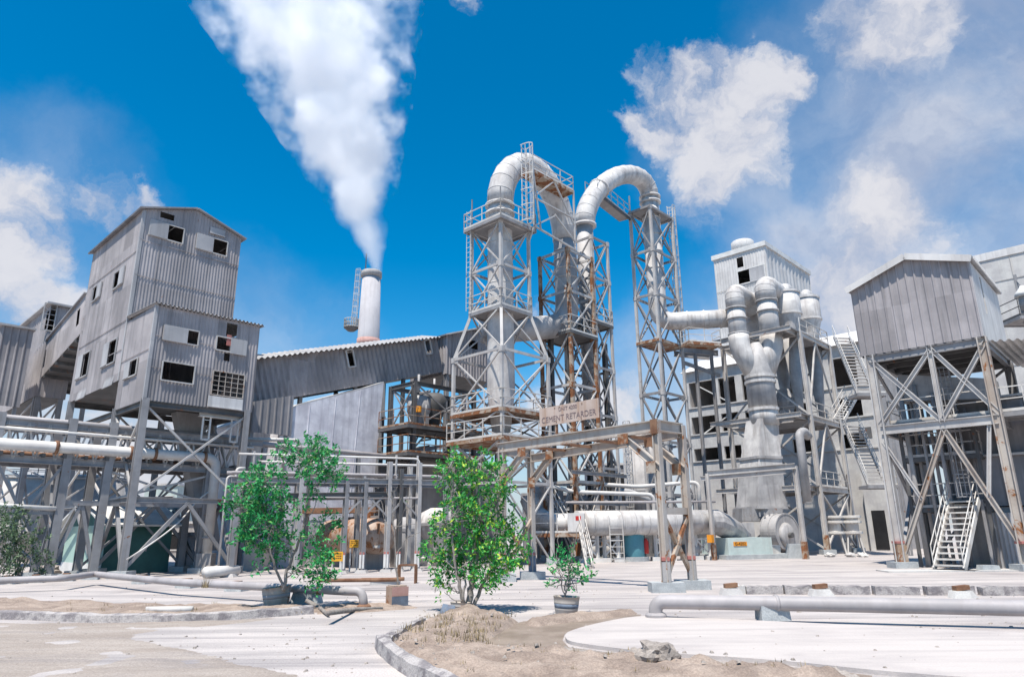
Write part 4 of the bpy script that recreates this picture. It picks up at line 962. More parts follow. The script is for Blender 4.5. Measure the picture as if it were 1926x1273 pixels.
dv = N(t, 'ShaderNodeVectorMath', operation='SUBTRACT'); t.links.new(nzd.outputs['Color'], dv.inputs[0]); dv.inputs[1].default_value = (.5, .5, .5)
sepz = N(t, 'ShaderNodeSeparateXYZ'); t.links.new(tco.outputs['Object'], sepz.inputs[0])
PL_OFF = (sb.x, sb.y, st1)
amp_ = math_(t, 'MULTIPLY_ADD', sepz.outputs[2], .16, .6)
dvs = N(t, 'ShaderNodeVectorMath', operation='SCALE'); t.links.new(dv.outputs[0], dvs.inputs[0]); t.links.new(amp_, dvs.inputs['Scale'])
wp = N(t, 'ShaderNodeVectorMath', operation='ADD'); t.links.new(tco.outputs['Object'], wp.inputs[0]); t.links.new(dvs.outputs[0], wp.inputs[1]); t.links.new(wp.outputs[0], sx.inputs[0])
zz = sx.outputs[2]
ctr = math_(t, 'ADD', math_(t, 'MULTIPLY', math_(t, 'MULTIPLY_ADD', zz, float(qx[2]), float(qx[1])), zz), float(qx[0]))
rad = math_(t, 'MAXIMUM', math_(t, 'ADD', math_(t, 'MULTIPLY', math_(t, 'MULTIPLY_ADD', zz, float(qr[2]), float(qr[1])), zz), float(qr[0])), .9)
dx = math_(t, 'SUBTRACT', sx.outputs[0], ctr)
rho = math_(t, 'DIVIDE', math_(t, 'SQRT', math_(t, 'ADD', math_(t, 'MULTIPLY', dx, dx), math_(t, 'MULTIPLY', sx.outputs[1], sx.outputs[1]))), rad)
nd = noise(t, tco.outputs['Object'], .17, 7, .58)
fall = math_(t, 'SUBTRACT', 1.0, rho)
den = math_(t, 'ADD', fall, math_(t, 'MULTIPLY', math_(t, 'SUBTRACT', nd.outputs[0], .5), mrange(t, zz, 0, 30, 1.4, 4.4, False)))
thin = mrange(t, zz, 14, 46, 1.0, .15, False)
den = math_(t, 'MULTIPLY', math_(t, 'MULTIPLY', mrange(t, den, .0, .85), thin), 1.0)
pv = N(t, 'ShaderNodeVolumePrincipled'); pv.inputs['Color'].default_value = (.995, .995, 1, 1); pv.inputs['Anisotropy'].default_value = .15
t.links.new(math_(t, 'MULTIPLY', den, .62), pv.inputs['Density'])
mo = N(t, 'ShaderNodeOutputMaterial'); t.links.new(pv.outputs[0], mo.inputs['Volume'])
me = bpy.data.meshes.new('steam_plume'); me.from_pydata([v - V(PL_OFF) for v in mb.v], [], mb.f); me.materials.append(pm_)
plume = bpy.data.objects.new('steam_plume', me); COL.objects.link(plume); plume.location = PL_OFF
tag(plume, 'dense white steam plume rising from the chimney stack to the top of the picture', 'steam')

# ================================================================== CENTRE: duct towers
nY = 38.0
N1 = gxy(942.5, nY, 574)
z5 = hz(N1, 574); lv1 = along(N1, VV, 887, hz(N1, 500)); lu1 = along(N1, U, 995, hz(N1, 500))
c4 = rect(N1, lu1, lv1); cen1 = sum(c4, V()) / 4; wide = scaled(c4, 1.58)
zl = [hz(N1, y) for y in (412, 494, 574)]
def hzc(c, y): return hz(c, y)
wz = [hz(wide[0], y) for y in (654, 767, 821, 905)]
LV = [(0, wide), (wz[3], wide), (wz[2], wide), (wz[1], wide), (wz[0], wide), (zl[2], c4), (zl[1], c4), (zl[0], c4)]
t1 = thing('duct_tower', 'tall pale steel lattice tower flaring at its foot around the left vertical duct', 'lattice tower', lift(cen1, 0))
lattice(t1, LV, .17, .08)
deck(t1, c4, zl[0] + .1, .35, 'steel_grey'); deck(t1, c4, zl[2] + .05, .1, 'steel_grey')
deck(t1, [wide[0], wide[1], wide[2], wide[3]], wz[1] + .08, .1, 'steel_rust'); deck(t1, wide, wz[2] + .06, .25, 'steel_rust', sides=(0, 3))
k = MB()
for c in (c4[0], c4[1], c4[3]): k.bar(lift(c, zl[0]), lift(c, zl[0] + 2.2), .06)
pieces(k, 'lightning_rod', 'steel_grey', t1)
lp = c4[3] - U * .28 ; ladder(t1, lift(lp, zl[2] + .2), lift(lp, zl[0] + 1.3), .34, VV, None, 'rail', r=.016)
# tower 2 (rusty) and its taller back bay
line0 = cen1 - VV * 1.15
N2 = line0 + U * along(line0, U, 1072, 15); N2.z = 0
lv2 = along(N2, VV, 1016, hz(N2, 500)); lu2 = along(N2, U, 1113, hz(N2, 500))
c42 = rect(N2, lu2, lv2); z2l = [hz(N2, y) for y in (468, 545, 622, 722, 812, 905)]
t2 = thing('duct_tower', 'rust-streaked steel lattice tower around the middle descending duct', 'lattice tower', lift(sum(c42, V()) / 4, 0))
lattice(t2, [(0, c42)] + [(z, c42) for z in z2l[::-1]], .2, .09, 'steel_tan', 'steel_pale', (0, 1, 3))
deck(t2, c42, z2l[2] + .05, .15, 'steel_dark')
N2b = N2 + U * (lu2 + .25) + VV * .1; lub = along(N2b, U, 1135, hz(N2, 500)); c42b = rect(N2b, max(lub, 1.9), lv2)
z2b = [hz(N2b, y) for y in (445, 520, 600, 690, 780, 880)]
t2b = thing('duct_tower', 'grey lattice tower standing close behind the rust-streaked tower in the middle', 'lattice tower', lift(sum(c42b, V()) / 4, 0))
lattice(t2b, [(0, c42b)] + [(z, c42b) for z in z2b[::-1]], .17, .085, 'steel_pale', 'steel_grey')
deck(t2b, c42b, z2b[2] - .1, .1, 'steel_dark', sides=(0, 1))
cA2 = sum(c42, V()) / 4; cB = sum(c42b, V()) / 4
# tower 3
N3 = line0 + U * along(line0, U, 1243, 14); N3.z = 0
lv3 = along(N3, VV, 1192, hz(N3, 500)); lu3 = along(N3, U, 1272, hz(N3, 500))
c43 = rect(N3, lu3, lv3); z3l = [hz(N3, y) for y in (388, 468, 551, 637, 737, 830, 930)]; cen3 = sum(c43, V()) / 4
t3 = thing('duct_tower', 'slender grey lattice tower below the right duct arch with a tall caged ladder', 'lattice tower', lift(cen3, 0))
lattice(t3, [(0, c43)] + [(z, c43) for z in z3l[::-1]], .2, .1, 'steel_pale', 'steel_grey')
deck(t3, c43, z3l[0] + .12, .12, 'steel_grey', rails=False); deck(t3, c43, z3l[3] + .05, .1, 'steel_rust', rails=False)
lp = c43[1] + U * .35 + VV * .3; ladder(t3, lift(lp, z3l[3] + .5), lift(lp, z3l[0] + 1.5), .5, VV, U, 'rail')
k = MB(); k.bar(lift(c43[3], z3l[0]), lift(c43[3], z3l[0] + 1.6), .1); k.build('lightning_rod', 'steel_white', t3)
# walkway bridge from tower 2 to tower 3
bz = z3l[0] - .35; wa = c42b[1] + VV * .6; wb = c43[3] + U * .0; wb2 = c43[0]
bri = thing('walkway_bridge', 'narrow railed walkway bridge hanging between the middle and right duct towers', 'walkway', lift((wa + wb) / 2, bz))
wd_ = (V((wb.x, wb.y, 0)) - V((wa.x, wa.y, 0))); sd = V((-wd_.y, wd_.x, 0)).normalized()
MB().prism([lift(wa, bz - .3), lift(wb, bz), lift(wb + sd * 1.0, bz), lift(wa + sd * 1.0, bz - .3)], Z * -.12).build('deck', 'steel_grey', bri)
k = MB(); rail(k, [lift(wa, bz - .3), lift(wb, bz)], 1.05, .022); k.build('railing', 'rail', bri); k = MB(); rail(k, [lift(wa + sd, bz - .3), lift(wb + sd, bz)], 1.05, .022); k.build('railing', 'steel_grey', bri)
k = MB(); k.bar(lift(wa, bz - .5), lift(wb, bz - .2), .09, .24); k.build('beam', 'steel_dark', bri)

# the ducts
rD = 23.0 / (proj(lift(cen1 + V((1, 0, 0)), zl[1]))[0] - proj(lift(cen1, zl[1]))[0])
zA = hz(cen1, 388); ztop = hz((cen1 + cA2) / 2, 296) - rD
dA = thing('process_duct', 'white arched duct rising through the left tower and coming down in the rusty tower', 'duct', lift(cen1, 0))
zlow = hz(cen1, 800)
taper = MB().tube([lift(cen1, zlow - 1.2), lift(cen1, zlow + .8), lift(cen1, zlow + 2.0), lift(cen1, zA - 1.0), lift(cen1, zA)], [.45, rD * .9, rD * 1.1, rD, rD * 1.02], 28); taper.build('riser', 'duct_white', dA, True)
ap_ = arc(lift(cen1, zA), lift(cA2, zA - .3), Z * (ztop - zA), 14)
sm_ = MB().tube(ap_, rD * 1.12, 28)
zel = hz(cA2, 590); l0 = pt(985, 640, 44.5); l1 = pt(900, 655, 46)
dn_ = [ap_[-1], lift(cA2, zel + 2.5)] ; tailp = bend([lift(cA2, zel + 2.5), lift(cA2, zel - .8), lift(cA2 * .0 + cA2 - U * 3.0 + VV * .5, zel - 1.6), lift(cA2 - U * 6 + VV * 2.2, zel - 2.0)], 1.9, 8)
MB().tube([ap_[-1]] + tailp, rD * 1.05, 28).build('downcomer', 'duct_grey', dA, True)
rings_of(sm_, ap_, rD * 1.12, 1, .02, 1.02, 28); sm_.build('arch', 'duct_white', dA, True)
fl = MB()
for z_ in (zA, zA - .6): fl.tube([lift(cen1, z_ - .07), lift(cen1, z_ + .07)], rD * 1.24, 28)
for k_ in range(1, 9): z_ = zlow + 2 + (zA - zlow - 2) * k_ / 9; fl.tube([lift(cen1, z_ - .03), lift(cen1, z_ + .03)], rD * 1.06, 28)
for k_ in range(0, 4): z_ = zel + 2.5 + (zA - zel - 3) * k_ / 4; fl.tube([lift(cA2, z_ - .03), lift(cA2, z_ + .03)], rD * 1.12, 28)
pieces(fl, 'flange', 'duct_white', dA, True)
# duct B
zB = hz(cB, 425); zT3 = hz(cen3, 372); ztop = hz((cB + cen3) / 2, 316) - rD
dB = thing('process_duct', 'white arched duct from the middle towers over to the slender right tower', 'duct', lift(cen3, 0))
ab_ = arc(lift(cB, zB), lift(cen3, zT3), Z * (ztop - (zB + zT3) / 2), 16)
sm_ = MB().tube(ab_, rD * 1.0, 28)
rings_of(sm_, ab_, rD * 1.0, 1, .02, 1.02, 28); sm_.build('arch', 'duct_white', dB, True)
zlo = hz(cB, 800); MB().tube([lift(cB, zlo), lift(cB, zB)], rD * .8, 28).build('riser', 'duct_grey', dB, True)
ze3 = hz(cen3, 606); q1 = pt(1395, 597, 51.5); q0 = lift(cen3, ze3); q1 = V((q1.x, q1.y, q1.z))
low = bend([lift(cen3, zT3), q0, q1], 1.3, 8)
MB().tube(low, rD * .95, 28).build('downcomer', 'duct_white', dB, True)
fl = MB()
for z_ in (zT3, zT3 - .5): fl.tube([lift(cen3, z_ - .07), lift(cen3, z_ + .07)], rD * 1.18, 28)
for k_ in range(1, 6): z_ = ze3 + 1.5 + (zT3 - ze3 - 2) * k_ / 6; fl.tube([lift(cen3, z_ - .03), lift(cen3, z_ + .03)], rD * 1.01, 28)
for k_ in (.35, .55, .75, .95): p = q0.lerp(q1, k_); d_ = (q1 - q0).normalized(); fl.tube([p - d_ * .04, p + d_ * .04], rD * 1.03, 28)
fl.tube([lift(cB, zB - .08), lift(cB, zB + .08)], rD * 1.15, 28); p = ab_[5]; d_ = (ab_[6] - ab_[4]).normalized(); fl.tube([p - d_ * .08, p + d_ * .08], rD * 1.12, 28)
pieces(fl, 'flange', 'duct_white', dB, True)
# truss with service platform beside the first arch
s0 = c4[1] + U * .15; zp = hz(c4[1] + U * .2, 332)
sv = thing('service_truss', 'pale steel truss with rusty platform and caged ladder beside the left arch', 'steel truss', lift(s0, zl[0]))
pA = on(s0 - VV * .55, U, 1003, 330); pB_ = on(s0 - VV * .55, U, 1078, 352)
so_ = s0 - VV * .55; tA = (pA - so_).dot(U); tB = (pB_ - so_).dot(U); zp = (pA.z + pB_.z) / 2 + .1
F0 = so_ + U * tA; F1 = so_ + U * tB; F2 = F1 + VV * 1.0; F3 = F0 + VV * 1.0
deck(sv, [lift(x, 0) for x in (F0, F1, F2, F3)], zp, 0, 'steel_rust', 'rail', (0, 1, 2))
zq = hz(F0, 425)
k = MB()
for a_, b_ in ((lift(F0, zp), lift(F0, zq)), (lift(F1, zp), lift(F1, z2l[0])), (lift(F0, zq), lift(F1, hz(F1, 470))), (lift(F0, (zp + zq) / 2), lift(F1, hz(F1, 412)))): k.bar(a_, b_, .1)
k.build('chord', 'steel_pale', sv)
k = MB(); mid = (F0 + F1) / 2; zm = (zp + zq) / 2
for a_, b_ in ((lift(F0, zm), lift(mid, zp - .1)), (lift(mid, zp - .1), lift(F1, zm - .6)), (lift(F0, zq), lift(mid, zm - .6)), (lift(mid, zm - .5), lift(F1, z2l[0] + .3)), (lift(F0, zq), lift(c4[1], zl[0] - .8)), (lift(F0, zp - .2), lift(F0 + U * .6, zq))): k.bar(a_, b_, .09)
k.build('diagonal_brace', 'steel_pale', sv)
lp = F0 - U * .75 + VV * .1; ladder(sv, lift(lp, zl[0] + .2), lift(lp, zp + 1.3), .45, U, -VV, 'rail')

# ================================================================== RIGHT: cyclone plant
N5 = gxy(1558, 50, 1046)
zPA, zPB, zPC = hz(N5, 622), hz(N5, 780), hz(N5, 913)
lv5 = along(N5, VV, 1368, 12.0)
cy = thing('cyclone_tower', 'pale steel frame with three decks carrying the white cyclones on the right', 'steel frame', N5)
lu5 = 6.0; c5 = rect(N5, lu5, lv5)
for i, p in enumerate(c5):
    l = MB(); l.ibar(lift(p, 0), lift(p, zPA), .3, .3, .05); l.build('leg', 'steel_pale', cy); MB().obox(lift(p, -.05) - V((.45, .4, 0)), V((.9, 0, 0)), V((0, .8, 0)), Z * .38).build('footing', 'concrete_block', cy)
MB().bar(lift(N5, .0), lift(N5, 1.3), .33).build('leg_guard', 'steel_rust', cy)
mv = lv5 * .5
for z_ in (zPA, zPB, zPC):
    for i in range(4): MB().ibar(lift(c5[i], z_ - .2), lift(c5[(i + 1) % 4], z_ - .2), .2, .36).build('deck_beam', 'steel_pale', cy)
    d = MB(); d.prism([lift(x, z_) for x in (N5 + U * 1.6, N5 + U * lu5, N5 + U * lu5 + VV * lv5, N5 + U * 1.6 + VV * lv5)], -Z * .08); d.build('platform', 'steel_grey', cy)
    d = MB(); d.prism([lift(x, z_ + .003) for x in (N5 - U * 2.1, N5 + U * 1.6, N5 + U * 1.6 + VV * 1.2, N5 - U * 2.1 + VV * 1.2)], -Z * .08); d.build('platform', 'steel_grey', cy)
    for a_ in (-2.1,): MB().ibar(lift(N5 + U * a_ - VV * .15, z_ - .18), lift(N5 + U * a_ + VV * (lv5 + .6), z_ - .18), .2, .34).build('edge_beam', 'steel_pale', cy)
    for t_ in (0.05, .55, .98): MB().ibar(lift(N5 + VV * lv5 * t_ - U * 2.1, z_ - .2), lift(N5 + VV * lv5 * t_ + U * .2, z_ - .2), .15, .28).build('bracket', 'steel_pale', cy)
    k = MB(); rail(k, [lift(N5 + U * .2, z_), lift(N5 + U * lu5, z_), lift(N5 + U * lu5 + VV * lv5, z_)], 1.1, .025); k.build('railing', 'rail', cy)
    k = MB(); rail(k, [lift(N5 + U * 1.6 + VV * 1.3, z_), lift(N5 + U * 1.6 + VV * lv5, z_)], 1.1, .025); k.build('railing', 'rail', cy)
for a_, b_ in ((0, 3), (0, 1), (1, 2)):
    xb(cy, c5[a_], c5[b_], .3, zPC - .3, .12, 'steel_pale'); xb(cy, c5[a_], c5[b_], zPC, zPB - .3, .12, 'steel_pale', 'K' if (a_, b_) == (0, 1) else 'X'); xb(cy, c5[a_], c5[b_], zPB, zPA - .3, .12, 'steel_pale', 'K' if (a_, b_) == (0, 1) else 'X')
# Y duct in front
yp = pt(1432, 740, 50.4); yY = Vector((yp.x, yp.y, 0)); ppm = proj(yp + V((1, 0, 0)))[0] - proj(yp)[0]
yd = thing('forked_duct', 'white duct forking like a Y into two goosenecks above the fan', 'duct', yY)
zj0 = hz(yY, 706); zj1 = hz(yY, 655); zt_ = hz(yY, 772); rY = 26 / ppm; ra = 17.5 / ppm
MB().lathe(yY, [(rY, zt_), (rY, zj0), (rY * .8, (zj0 + zj1) / 2), (rY * .35, zj1 + .4)], 32).build('trunk', 'duct_grey', yd, True)
fl = MB()
for z_ in (zt_ + .05, zj0 - .15, zj0 - .55): fl.lathe(yY, [(rY * 1.0, z_ - .12), (rY * 1.09, z_ - .1), (rY * 1.09, z_ + .1), (rY * 1.0, z_ + .12)], 32)
pieces(fl, 'flange', 'duct_white', yd)
ends = []
for i, (px, pyt, rr_) in enumerate(((1385, 580, ra), (1449, 566, ra * 1.08))):
    b_ = pt(px + (6 if i == 0 else 2), 648, 50.6); b_ = V((b_.x, b_.y, b_.z)); tp = lift(b_, hz(b_, pyt)); br = V((yY.x, yY.y, zj0 + .1)) + (V((b_.x - yY.x, b_.y - yY.y, 0))) * .25
    MB().tube(bend([br, lift(b_, b_.z - .25), lift(b_, b_.z + .8)], .7, 6), [rr_ * 1.12] * 9, 26).build('arm', 'duct_white', yd, True)
    MB().tube([lift(b_, b_.z + .5), tp], rr_, 26).build('riser', 'duct_white', yd, True)
    k = MB()
    for z_ in (tp.z - .05, tp.z - .9, b_.z + .8): k.tube([lift(b_, z_ - .05), lift(b_, z_ + .05)], rr_ * 1.14, 26)
    pieces(k, 'flange', 'duct_grey', yd, True)
    en = tp + U * 2.6 + V((.3, 0, -.05)); gn = bend([tp, tp + Z * 1.35, tp + Z * 1.2 + U * 2.4, en + Z * .1], 1.25, 8)
    k = MB().tube(gn, [rr_ * 1.05] * (len(gn) - 3) + [rr_ * .95, rr_ * .9, rr_ * .9], 26); rings_of(k, gn[:-4], rr_ * 1.05, 2, .02, 1.02, 26); k.build('gooseneck', 'duct_white', yd, True)
# four cyclones
cyl = []
for i, (px, py, Y, r) in enumerate(((1482, 590, 52.2, 1.02), (1521, 600, 55.0, 1.0), (1424, 606, 53.6, .95), (1460, 596, 57.0, .9))):
    p = pt(px, py, Y); p0 = lift(p, 0); zt_ = hz(p0, py - 38); zb_ = hz(p0, py + 2)
    t = thing('cyclone', ['white cyclone drum behind the right gooseneck', 'white cyclone drum furthest right beside the top deck railing', 'white cyclone drum behind the left gooseneck', 'white cyclone drum half hidden between the two goosenecks'][i], 'cyclone', p0, 'cyclones on the top deck')
    MB().lathe(p0, [(r * .9, zt_ + .05), (r, zt_), (r, zb_), (r * .97, zb_ - .1), (r * .62, zb_ - 1.3), (r * .62, zPA)][::-1], 30).build('drum', 'duct_white', t, True)
    MB().lathe(p0, [(r * .72, zPA), (r * .32, zPB + 1.5), (r * .28, zPB + .3)][::-1], 24).build('cone', 'duct_grey', t, True)
    MB().lathe(p0, [(r * 1.07, zt_ - .12), (r * 1.07, zt_ + .06)], 30).build('top_flange', 'duct_white', t)
    MB().lathe(p0, [(r * 1.05, zb_ - .1), (r * 1.05, zb_ + .06)], 30).build('bottom_flange', 'duct_white', t)
    MB().tube(bend([lift(p0, zt_), lift(p0, zt_ + .5), lift(p0 + U * 1.6, zt_ + .35)], .5), r * .4, 18).build('outlet', 'duct_white', t, True)
k = thing('rotary_valve', 'dusty valve block with round flange under the cyclones on the middle deck', 'valve', lift(N5 + U * 2.3 + VV * (lv5 * .42), zPB))
q = N5 + U * 2.3 + VV * (lv5 * .42); MB().lathe(q, [(.25, zPB), (.6, zPB + .3), (.6, zPB + .9), (.85, zPB + 1.5), (.85, zPB + 1.7), (.4, zPB + 2.6)], 20).build('body', 'duct_grey', k); MB().tube([lift(q - U * .5 , zPB + .6), lift(q - U * .75, zPB + .6)], .28, 16).build('cover', 'duct_white', k)
# service platform on the low duct
q = pt(1290, 646, 49.5); wpf = thing('duct_platform', 'small railed platform with rusty floor beside the low white duct', 'platform', q)
X_ = (pt(1368, 640, 50.2) - pt(1292, 645, 49.2)); X_.z = 0; X_.normalize(); D_ = V((-X_.y, X_.x, 0)); q = pt(1292, 643, 49.2) - D_ * .3
cs = [lift(q, 0), lift(q + X_ * 2.7, 0), lift(q + X_ * 2.7 + D_ * 1.1, 0), lift(q + D_ * 1.1, 0)]; deck(wpf, cs, q.z, 0, 'steel_rust', 'rail', (0, 1, 3))
br = thing('duct_bridge', 'grey beam bridge carrying the low white duct from lattice tower to cyclone frame', 'bridge', lift(c43[1], z3l[3]))
for dv in (0, 1.3): MB().ibar(lift(c43[1] + D_ * dv, z3l[3] - .25), lift(c5[3] - U * .9 + D_ * dv, zPA - .75), .2, .45).build('beam', 'steel_grey', br)
for f in (.35, .8): x = lift(c43[1], z3l[3] - .4).lerp(lift(c5[3] - U * .9, zPA - .9), f); MB().ibar(lift(x, 0), x, .22, .22).build('post', 'steel_grey', br)
MB().bar(lift(c43[1], z3l[3] - 1.3), lift(c5[3] - U * .9, zPA - 2.6), .1, .3).build('tie', 'steel_grey', br)
# fan, transition duct and plinth
fY = V((yY.x, yY.y, 0)); fan = thing('blower_fan', 'large white blower fan with snail housing and tapered outlet duct on a mint plinth', 'fan', lift(fY, 0))
def box_at(px0, px1, py, dY):                                        # square ring of the tapered duct at a height
    z_ = hz(fY, py); a_ = proj(lift(fY, z_)); w_ = (px1 - px0) / ppm; cx_ = ((px0 + px1) / 2 - a_[0]) / ppm
    return z_, w_, cx_
sec = [(1408, 1458, 790), (1400, 1463, 862), (1398, 1465, 880), (1398, 1465, 886), (1394, 1471, 955)]
rg_ = []
for x0, x1, py in sec:
    z_, w_, cx_ = box_at(x0, x1, py, 0); h_ = w_ * .36; c_ = fY + V((cx_, 0, 0)); rg_.append([lift(c_ - U * h_ - VV * h_ * 0 , z_) , lift(c_ - VV * h_, z_), lift(c_ + U * h_, z_), lift(c_ + VV * h_, z_)])
    rot = [(-1, -1), (1, -1), (1, 1), (-1, 1)]; ex = V((.93, .36, 0)); ey = V((-.36, .93, 0)); rg_[-1] = [lift(c_ + ex * a_ * w_ * .40 + ey * b_ * w_ * .40, z_) for a_, b_ in rot]
def loft(rings, m):
    mb = MB(); mb.v = [p for r_ in rings for p in r_]; n = len(rings[0])
    for i in range(len(rings) - 1):
        for j in range(n): j2 = (j + 1) % n; mb.f.append((i * n + j2, i * n + j, (i + 1) * n + j, (i + 1) * n + j2))
    mb.f.append(tuple(range(n))); mb.f.append(tuple(reversed(range((len(rings) - 1) * n, len(rings) * n)))); return mb
z0 = hz(fY, 768)
crc = [lift(fY + V((math.cos(-math.pi * .75 + k * math.pi / 2 + .37), math.sin(-math.pi * .75 + k * math.pi / 2 + .37), 0)) * rY * 1.05, z0) for k in range(4)]
MB().lathe(fY, [(rY, hz(fY, 800)), (rY, z0 + .1)], 32).build('collar', 'duct_white', fan, True)
loft(rg_[0:3], 0).build('outlet_duct', 'duct_white', fan); k = loft([[p + Z * .0 for p in rg_[2]], rg_[3], rg_[4]], 0); k.build('outlet_duct', 'duct_grey', fan)
k = MB()
for r_ in (rg_[1], rg_[4]):
    for j in range(4): k.bar(r_[j] + (r_[j] - lift(fY, r_[j].z)) * .04, r_[(j + 1) % 4] + (r_[(j + 1) % 4] - lift(fY, r_[j].z)) * .04, .14, .18)
k.build('flange', 'duct_grey', fan)
# snail housing: axis roughly along the grid, seen three-quarter
hc_ = pt(1456, 1006, 49.0); ax_ = V((.55, -.83, 0)).normalized(); pp_ = V((ax_.y, -ax_.x, 0)); Rf = 1.4; sp_ = []
for k in range(33):
    a_ = math.radians(-60 + 300 * k / 32); r_ = Rf * (.78 + .3 * k / 32); sp_.append(hc_ + pp_ * (r_ * math.cos(a_)) + Z * (r_ * math.sin(a_) + .1))
sp_ = [p for p in sp_ if True]
MB().prism([p - ax_ * .2 for p in sp_], ax_ * 1.2).build('housing', 'duct_grey', fan)
k = MB(); 
for p, q in zip(sp_[:-1], sp_[1:]):
    for o_ in (-.2, 1.0, .4): k.bar(p + ax_ * o_, q + ax_ * o_, .06, .09)
pieces(k, 'housing_rib', 'duct_grey', fan)
MB().tube([hc_ + ax_ * .99, hc_ + ax_ * 1.2], [.85, .62], 28).build('inlet_cone', 'duct_grey', fan, True); MB().tube([hc_ + ax_ * 1.15, hc_ + ax_ * 1.45], .18, 14).build('shaft', 'steel_dark', fan)
ib = pt(1398, 1010, 48.7); MB().prism([ib + V((-.75, -.5, .95)), ib + V((.65, -.5, .95)), ib + V((.65, -.5, -.2)), ib + V((.35, -.5, -.62)), ib + V((-.35, -.5, -.62)), ib + V((-.75, -.5, -.2))], V((0, 1.2, 0))).build('inlet_box', 'duct_grey', fan)
k = MB()
for px in range(1402, 1478, 9): p = pt(px, 966, 48.6); k.lathe(p, [(.06, p.z - .18), (.06, p.z + .1)], 8)
pieces(k, 'damper_spindle', 'steel_grey', fan)
MB().prism([pt(1396, 980, 49.0), pt(1472, 980, 49.0), pt(1472, 955, 49.0), pt(1396, 955, 49.0)], V((0, 2.2, 0))).build('damper_box', 'steel_grey', fan)
pl0 = gp(1372, 1052); pln = thing('fan_plinth', 'pale mint concrete plinth with a small orange number plate below the blower fan', 'plinth', pl0)
X_ = (gp(1455, 1050) - pl0); L_ = X_.length; X_.normalize(); D_ = V((-X_.y, X_.x, 0))
zp_ = hz(pl0, 1011); pl0 = lift(pl0, 0)
MB().obox(pl0, X_ * L_, D_ * 3.0, Z * zp_).build('block', 'mint', pln); MB().obox(pl0 + X_ * (L_ + .004) + D_ * .3, X_ * .8, D_ * 2.4, Z * zp_ * .62).build('block', 'concrete_pale', pln)
MB().obox(pl0 - X_ * .35 - D_ * .25 - Z * .03, X_ * (L_ + 2.1), D_ * 3.6, Z * .30).build('base_slab', 'concrete_block', pln)
sg = MB().obox(pl0 + X_ * (L_ * .12) - D_ * .03 + Z * (zp_ * .62), X_ * (L_ * .30), D_ * .025, Z * .24).build('number_plate', 'orange', pln)
text(sg, 'G-4202', .25, pl0 + X_ * (L_ * .27) - D_ * .036 + Z * (zp_ * .62 + .12), X_, Z, -D_).build('lettering', 'black_ink', sg)
sb_ = gp(1482, 1050); tag(MB().prism([sb_, sb_ + V((1.3, -.1, 0)), sb_ + V((1.2, -.05, .85)), sb_ + V((.2, 0, .85))], V((.2, 1, 0))).build('concrete_block', 'concrete_block'), 'grey sloping concrete block just right of the fan plinth', 'block')
# big horizontal duct into the fan
bd = thing('horizontal_duct', 'thick white horizontal duct at ground level running into the blower fan', 'duct', gxy(1200, 42.5, 1058))
d0 = pt(1008, 962, 42.5); d1 = pt(1335, 981, 43.6); d1 = V((d1.x, d1.y, d1.z)); dz_ = pt(1085, 984, 41.2)
rb_ = 24 / (proj(dz_ + V((0, 0, 1)))[1] - proj(dz_)[1]) * -1
MB().tube([dz_, d1], rb_, 32).build('run', 'duct_white', bd, True)
dd_ = (d1 - dz_).normalized(); MB().tube([d1, d1 + dd_ * .4, pt(1362, 988, 44.4), pt(1380, 999, 45.6), pt(1394, 1010, 47.2)], [rb_ * 1.03, rb_ * 1.03, rb_ * 1.03, rb_ * 1.0, rb_ * .95], 14).build('elbow', 'duct_grey', bd)
MB().tube(bend([dz_, dz_ - (d1 - dz_).normalized() * 1.6, d0 + V((0, 0, -.2)), d0 + V((-.4, .4, .8))], .8, 6), rb_ * .8, 24).build('elbow', 'duct_white', bd, True)
fl = MB()
for k in range(11): p = dz_.lerp(d1, k / 10); d_ = (d1 - dz_).normalized(); fl.tube([p - d_ * .02, p + d_ * .02], rb_ * 1.015, 32)
pieces(fl, 'flange', 'duct_grey', bd, True)
for f in (.09, .24, .62, .93):
    p = dz_.lerp(d1, f); k = MB()
    for s_ in (-.5, .5):
        q = p + VV.cross(Z) * 0 + V((s_ * .8, 0, 0)); k.bar(lift(q, 0), lift(q, p.z - rb_ * .8), .16); k.obox(lift(q, -.02) - V((.3, .4, 0)), V((.6, 0, 0)), V((0, .8, 0)), Z * .25)
    k.bar(lift(p - V((.5, 0, 0)), 1.2), lift(p + V((.5, 0, 0)), 1.2), .1); k.bar(lift(p - V((.4, 0, 0)), .3), lift(p + V((.4, 0, 0)), 1.2), .08); k.bar(lift(p + V((.4, 0, 0)), .3), lift(p - V((.4, 0, 0)), 1.2), .08)
    k.build('support', 'steel_white', bd)
p = pt(1158, 1000, 41.0); ladder(bd, lift(p - V((0, .3, 0)), 0), lift(p - V((0, .3, 0)), p.z + .4), .75, V((1, 0, 0)), None, 'rail')
tl = gxy(1192, 42.6, 1040); t = thing('teal_tank', 'small upright teal tank standing below the thick horizontal duct', 'tank', tl)
MB().lathe(tl, [(.62, .2), (.66, .3), (.66, 1.7), (.5, 1.95), (.15, 2.05)], 24).build('shell', 'teal', t, True); MB().lathe(tl, [(.9, -.02), (.9, .25), (.7, .25)], 24).build('base', 'concrete_block', t)
k = MB()
for a_ in (.6, 2.5, 4.4): k.bar(tl + V((math.cos(a_) * .55, math.sin(a_) * .55, .22)), tl + V((math.cos(a_) * .55, math.sin(a_) * .55, .45)), .1)
k.build('feet', 'steel_dark', t)
ex = gxy(1216, 42.4, 1045); t = thing('fire_extinguisher', 'red fire extinguisher hanging below the thick duct beside the teal tank', 'extinguisher', lift(ex, .4))
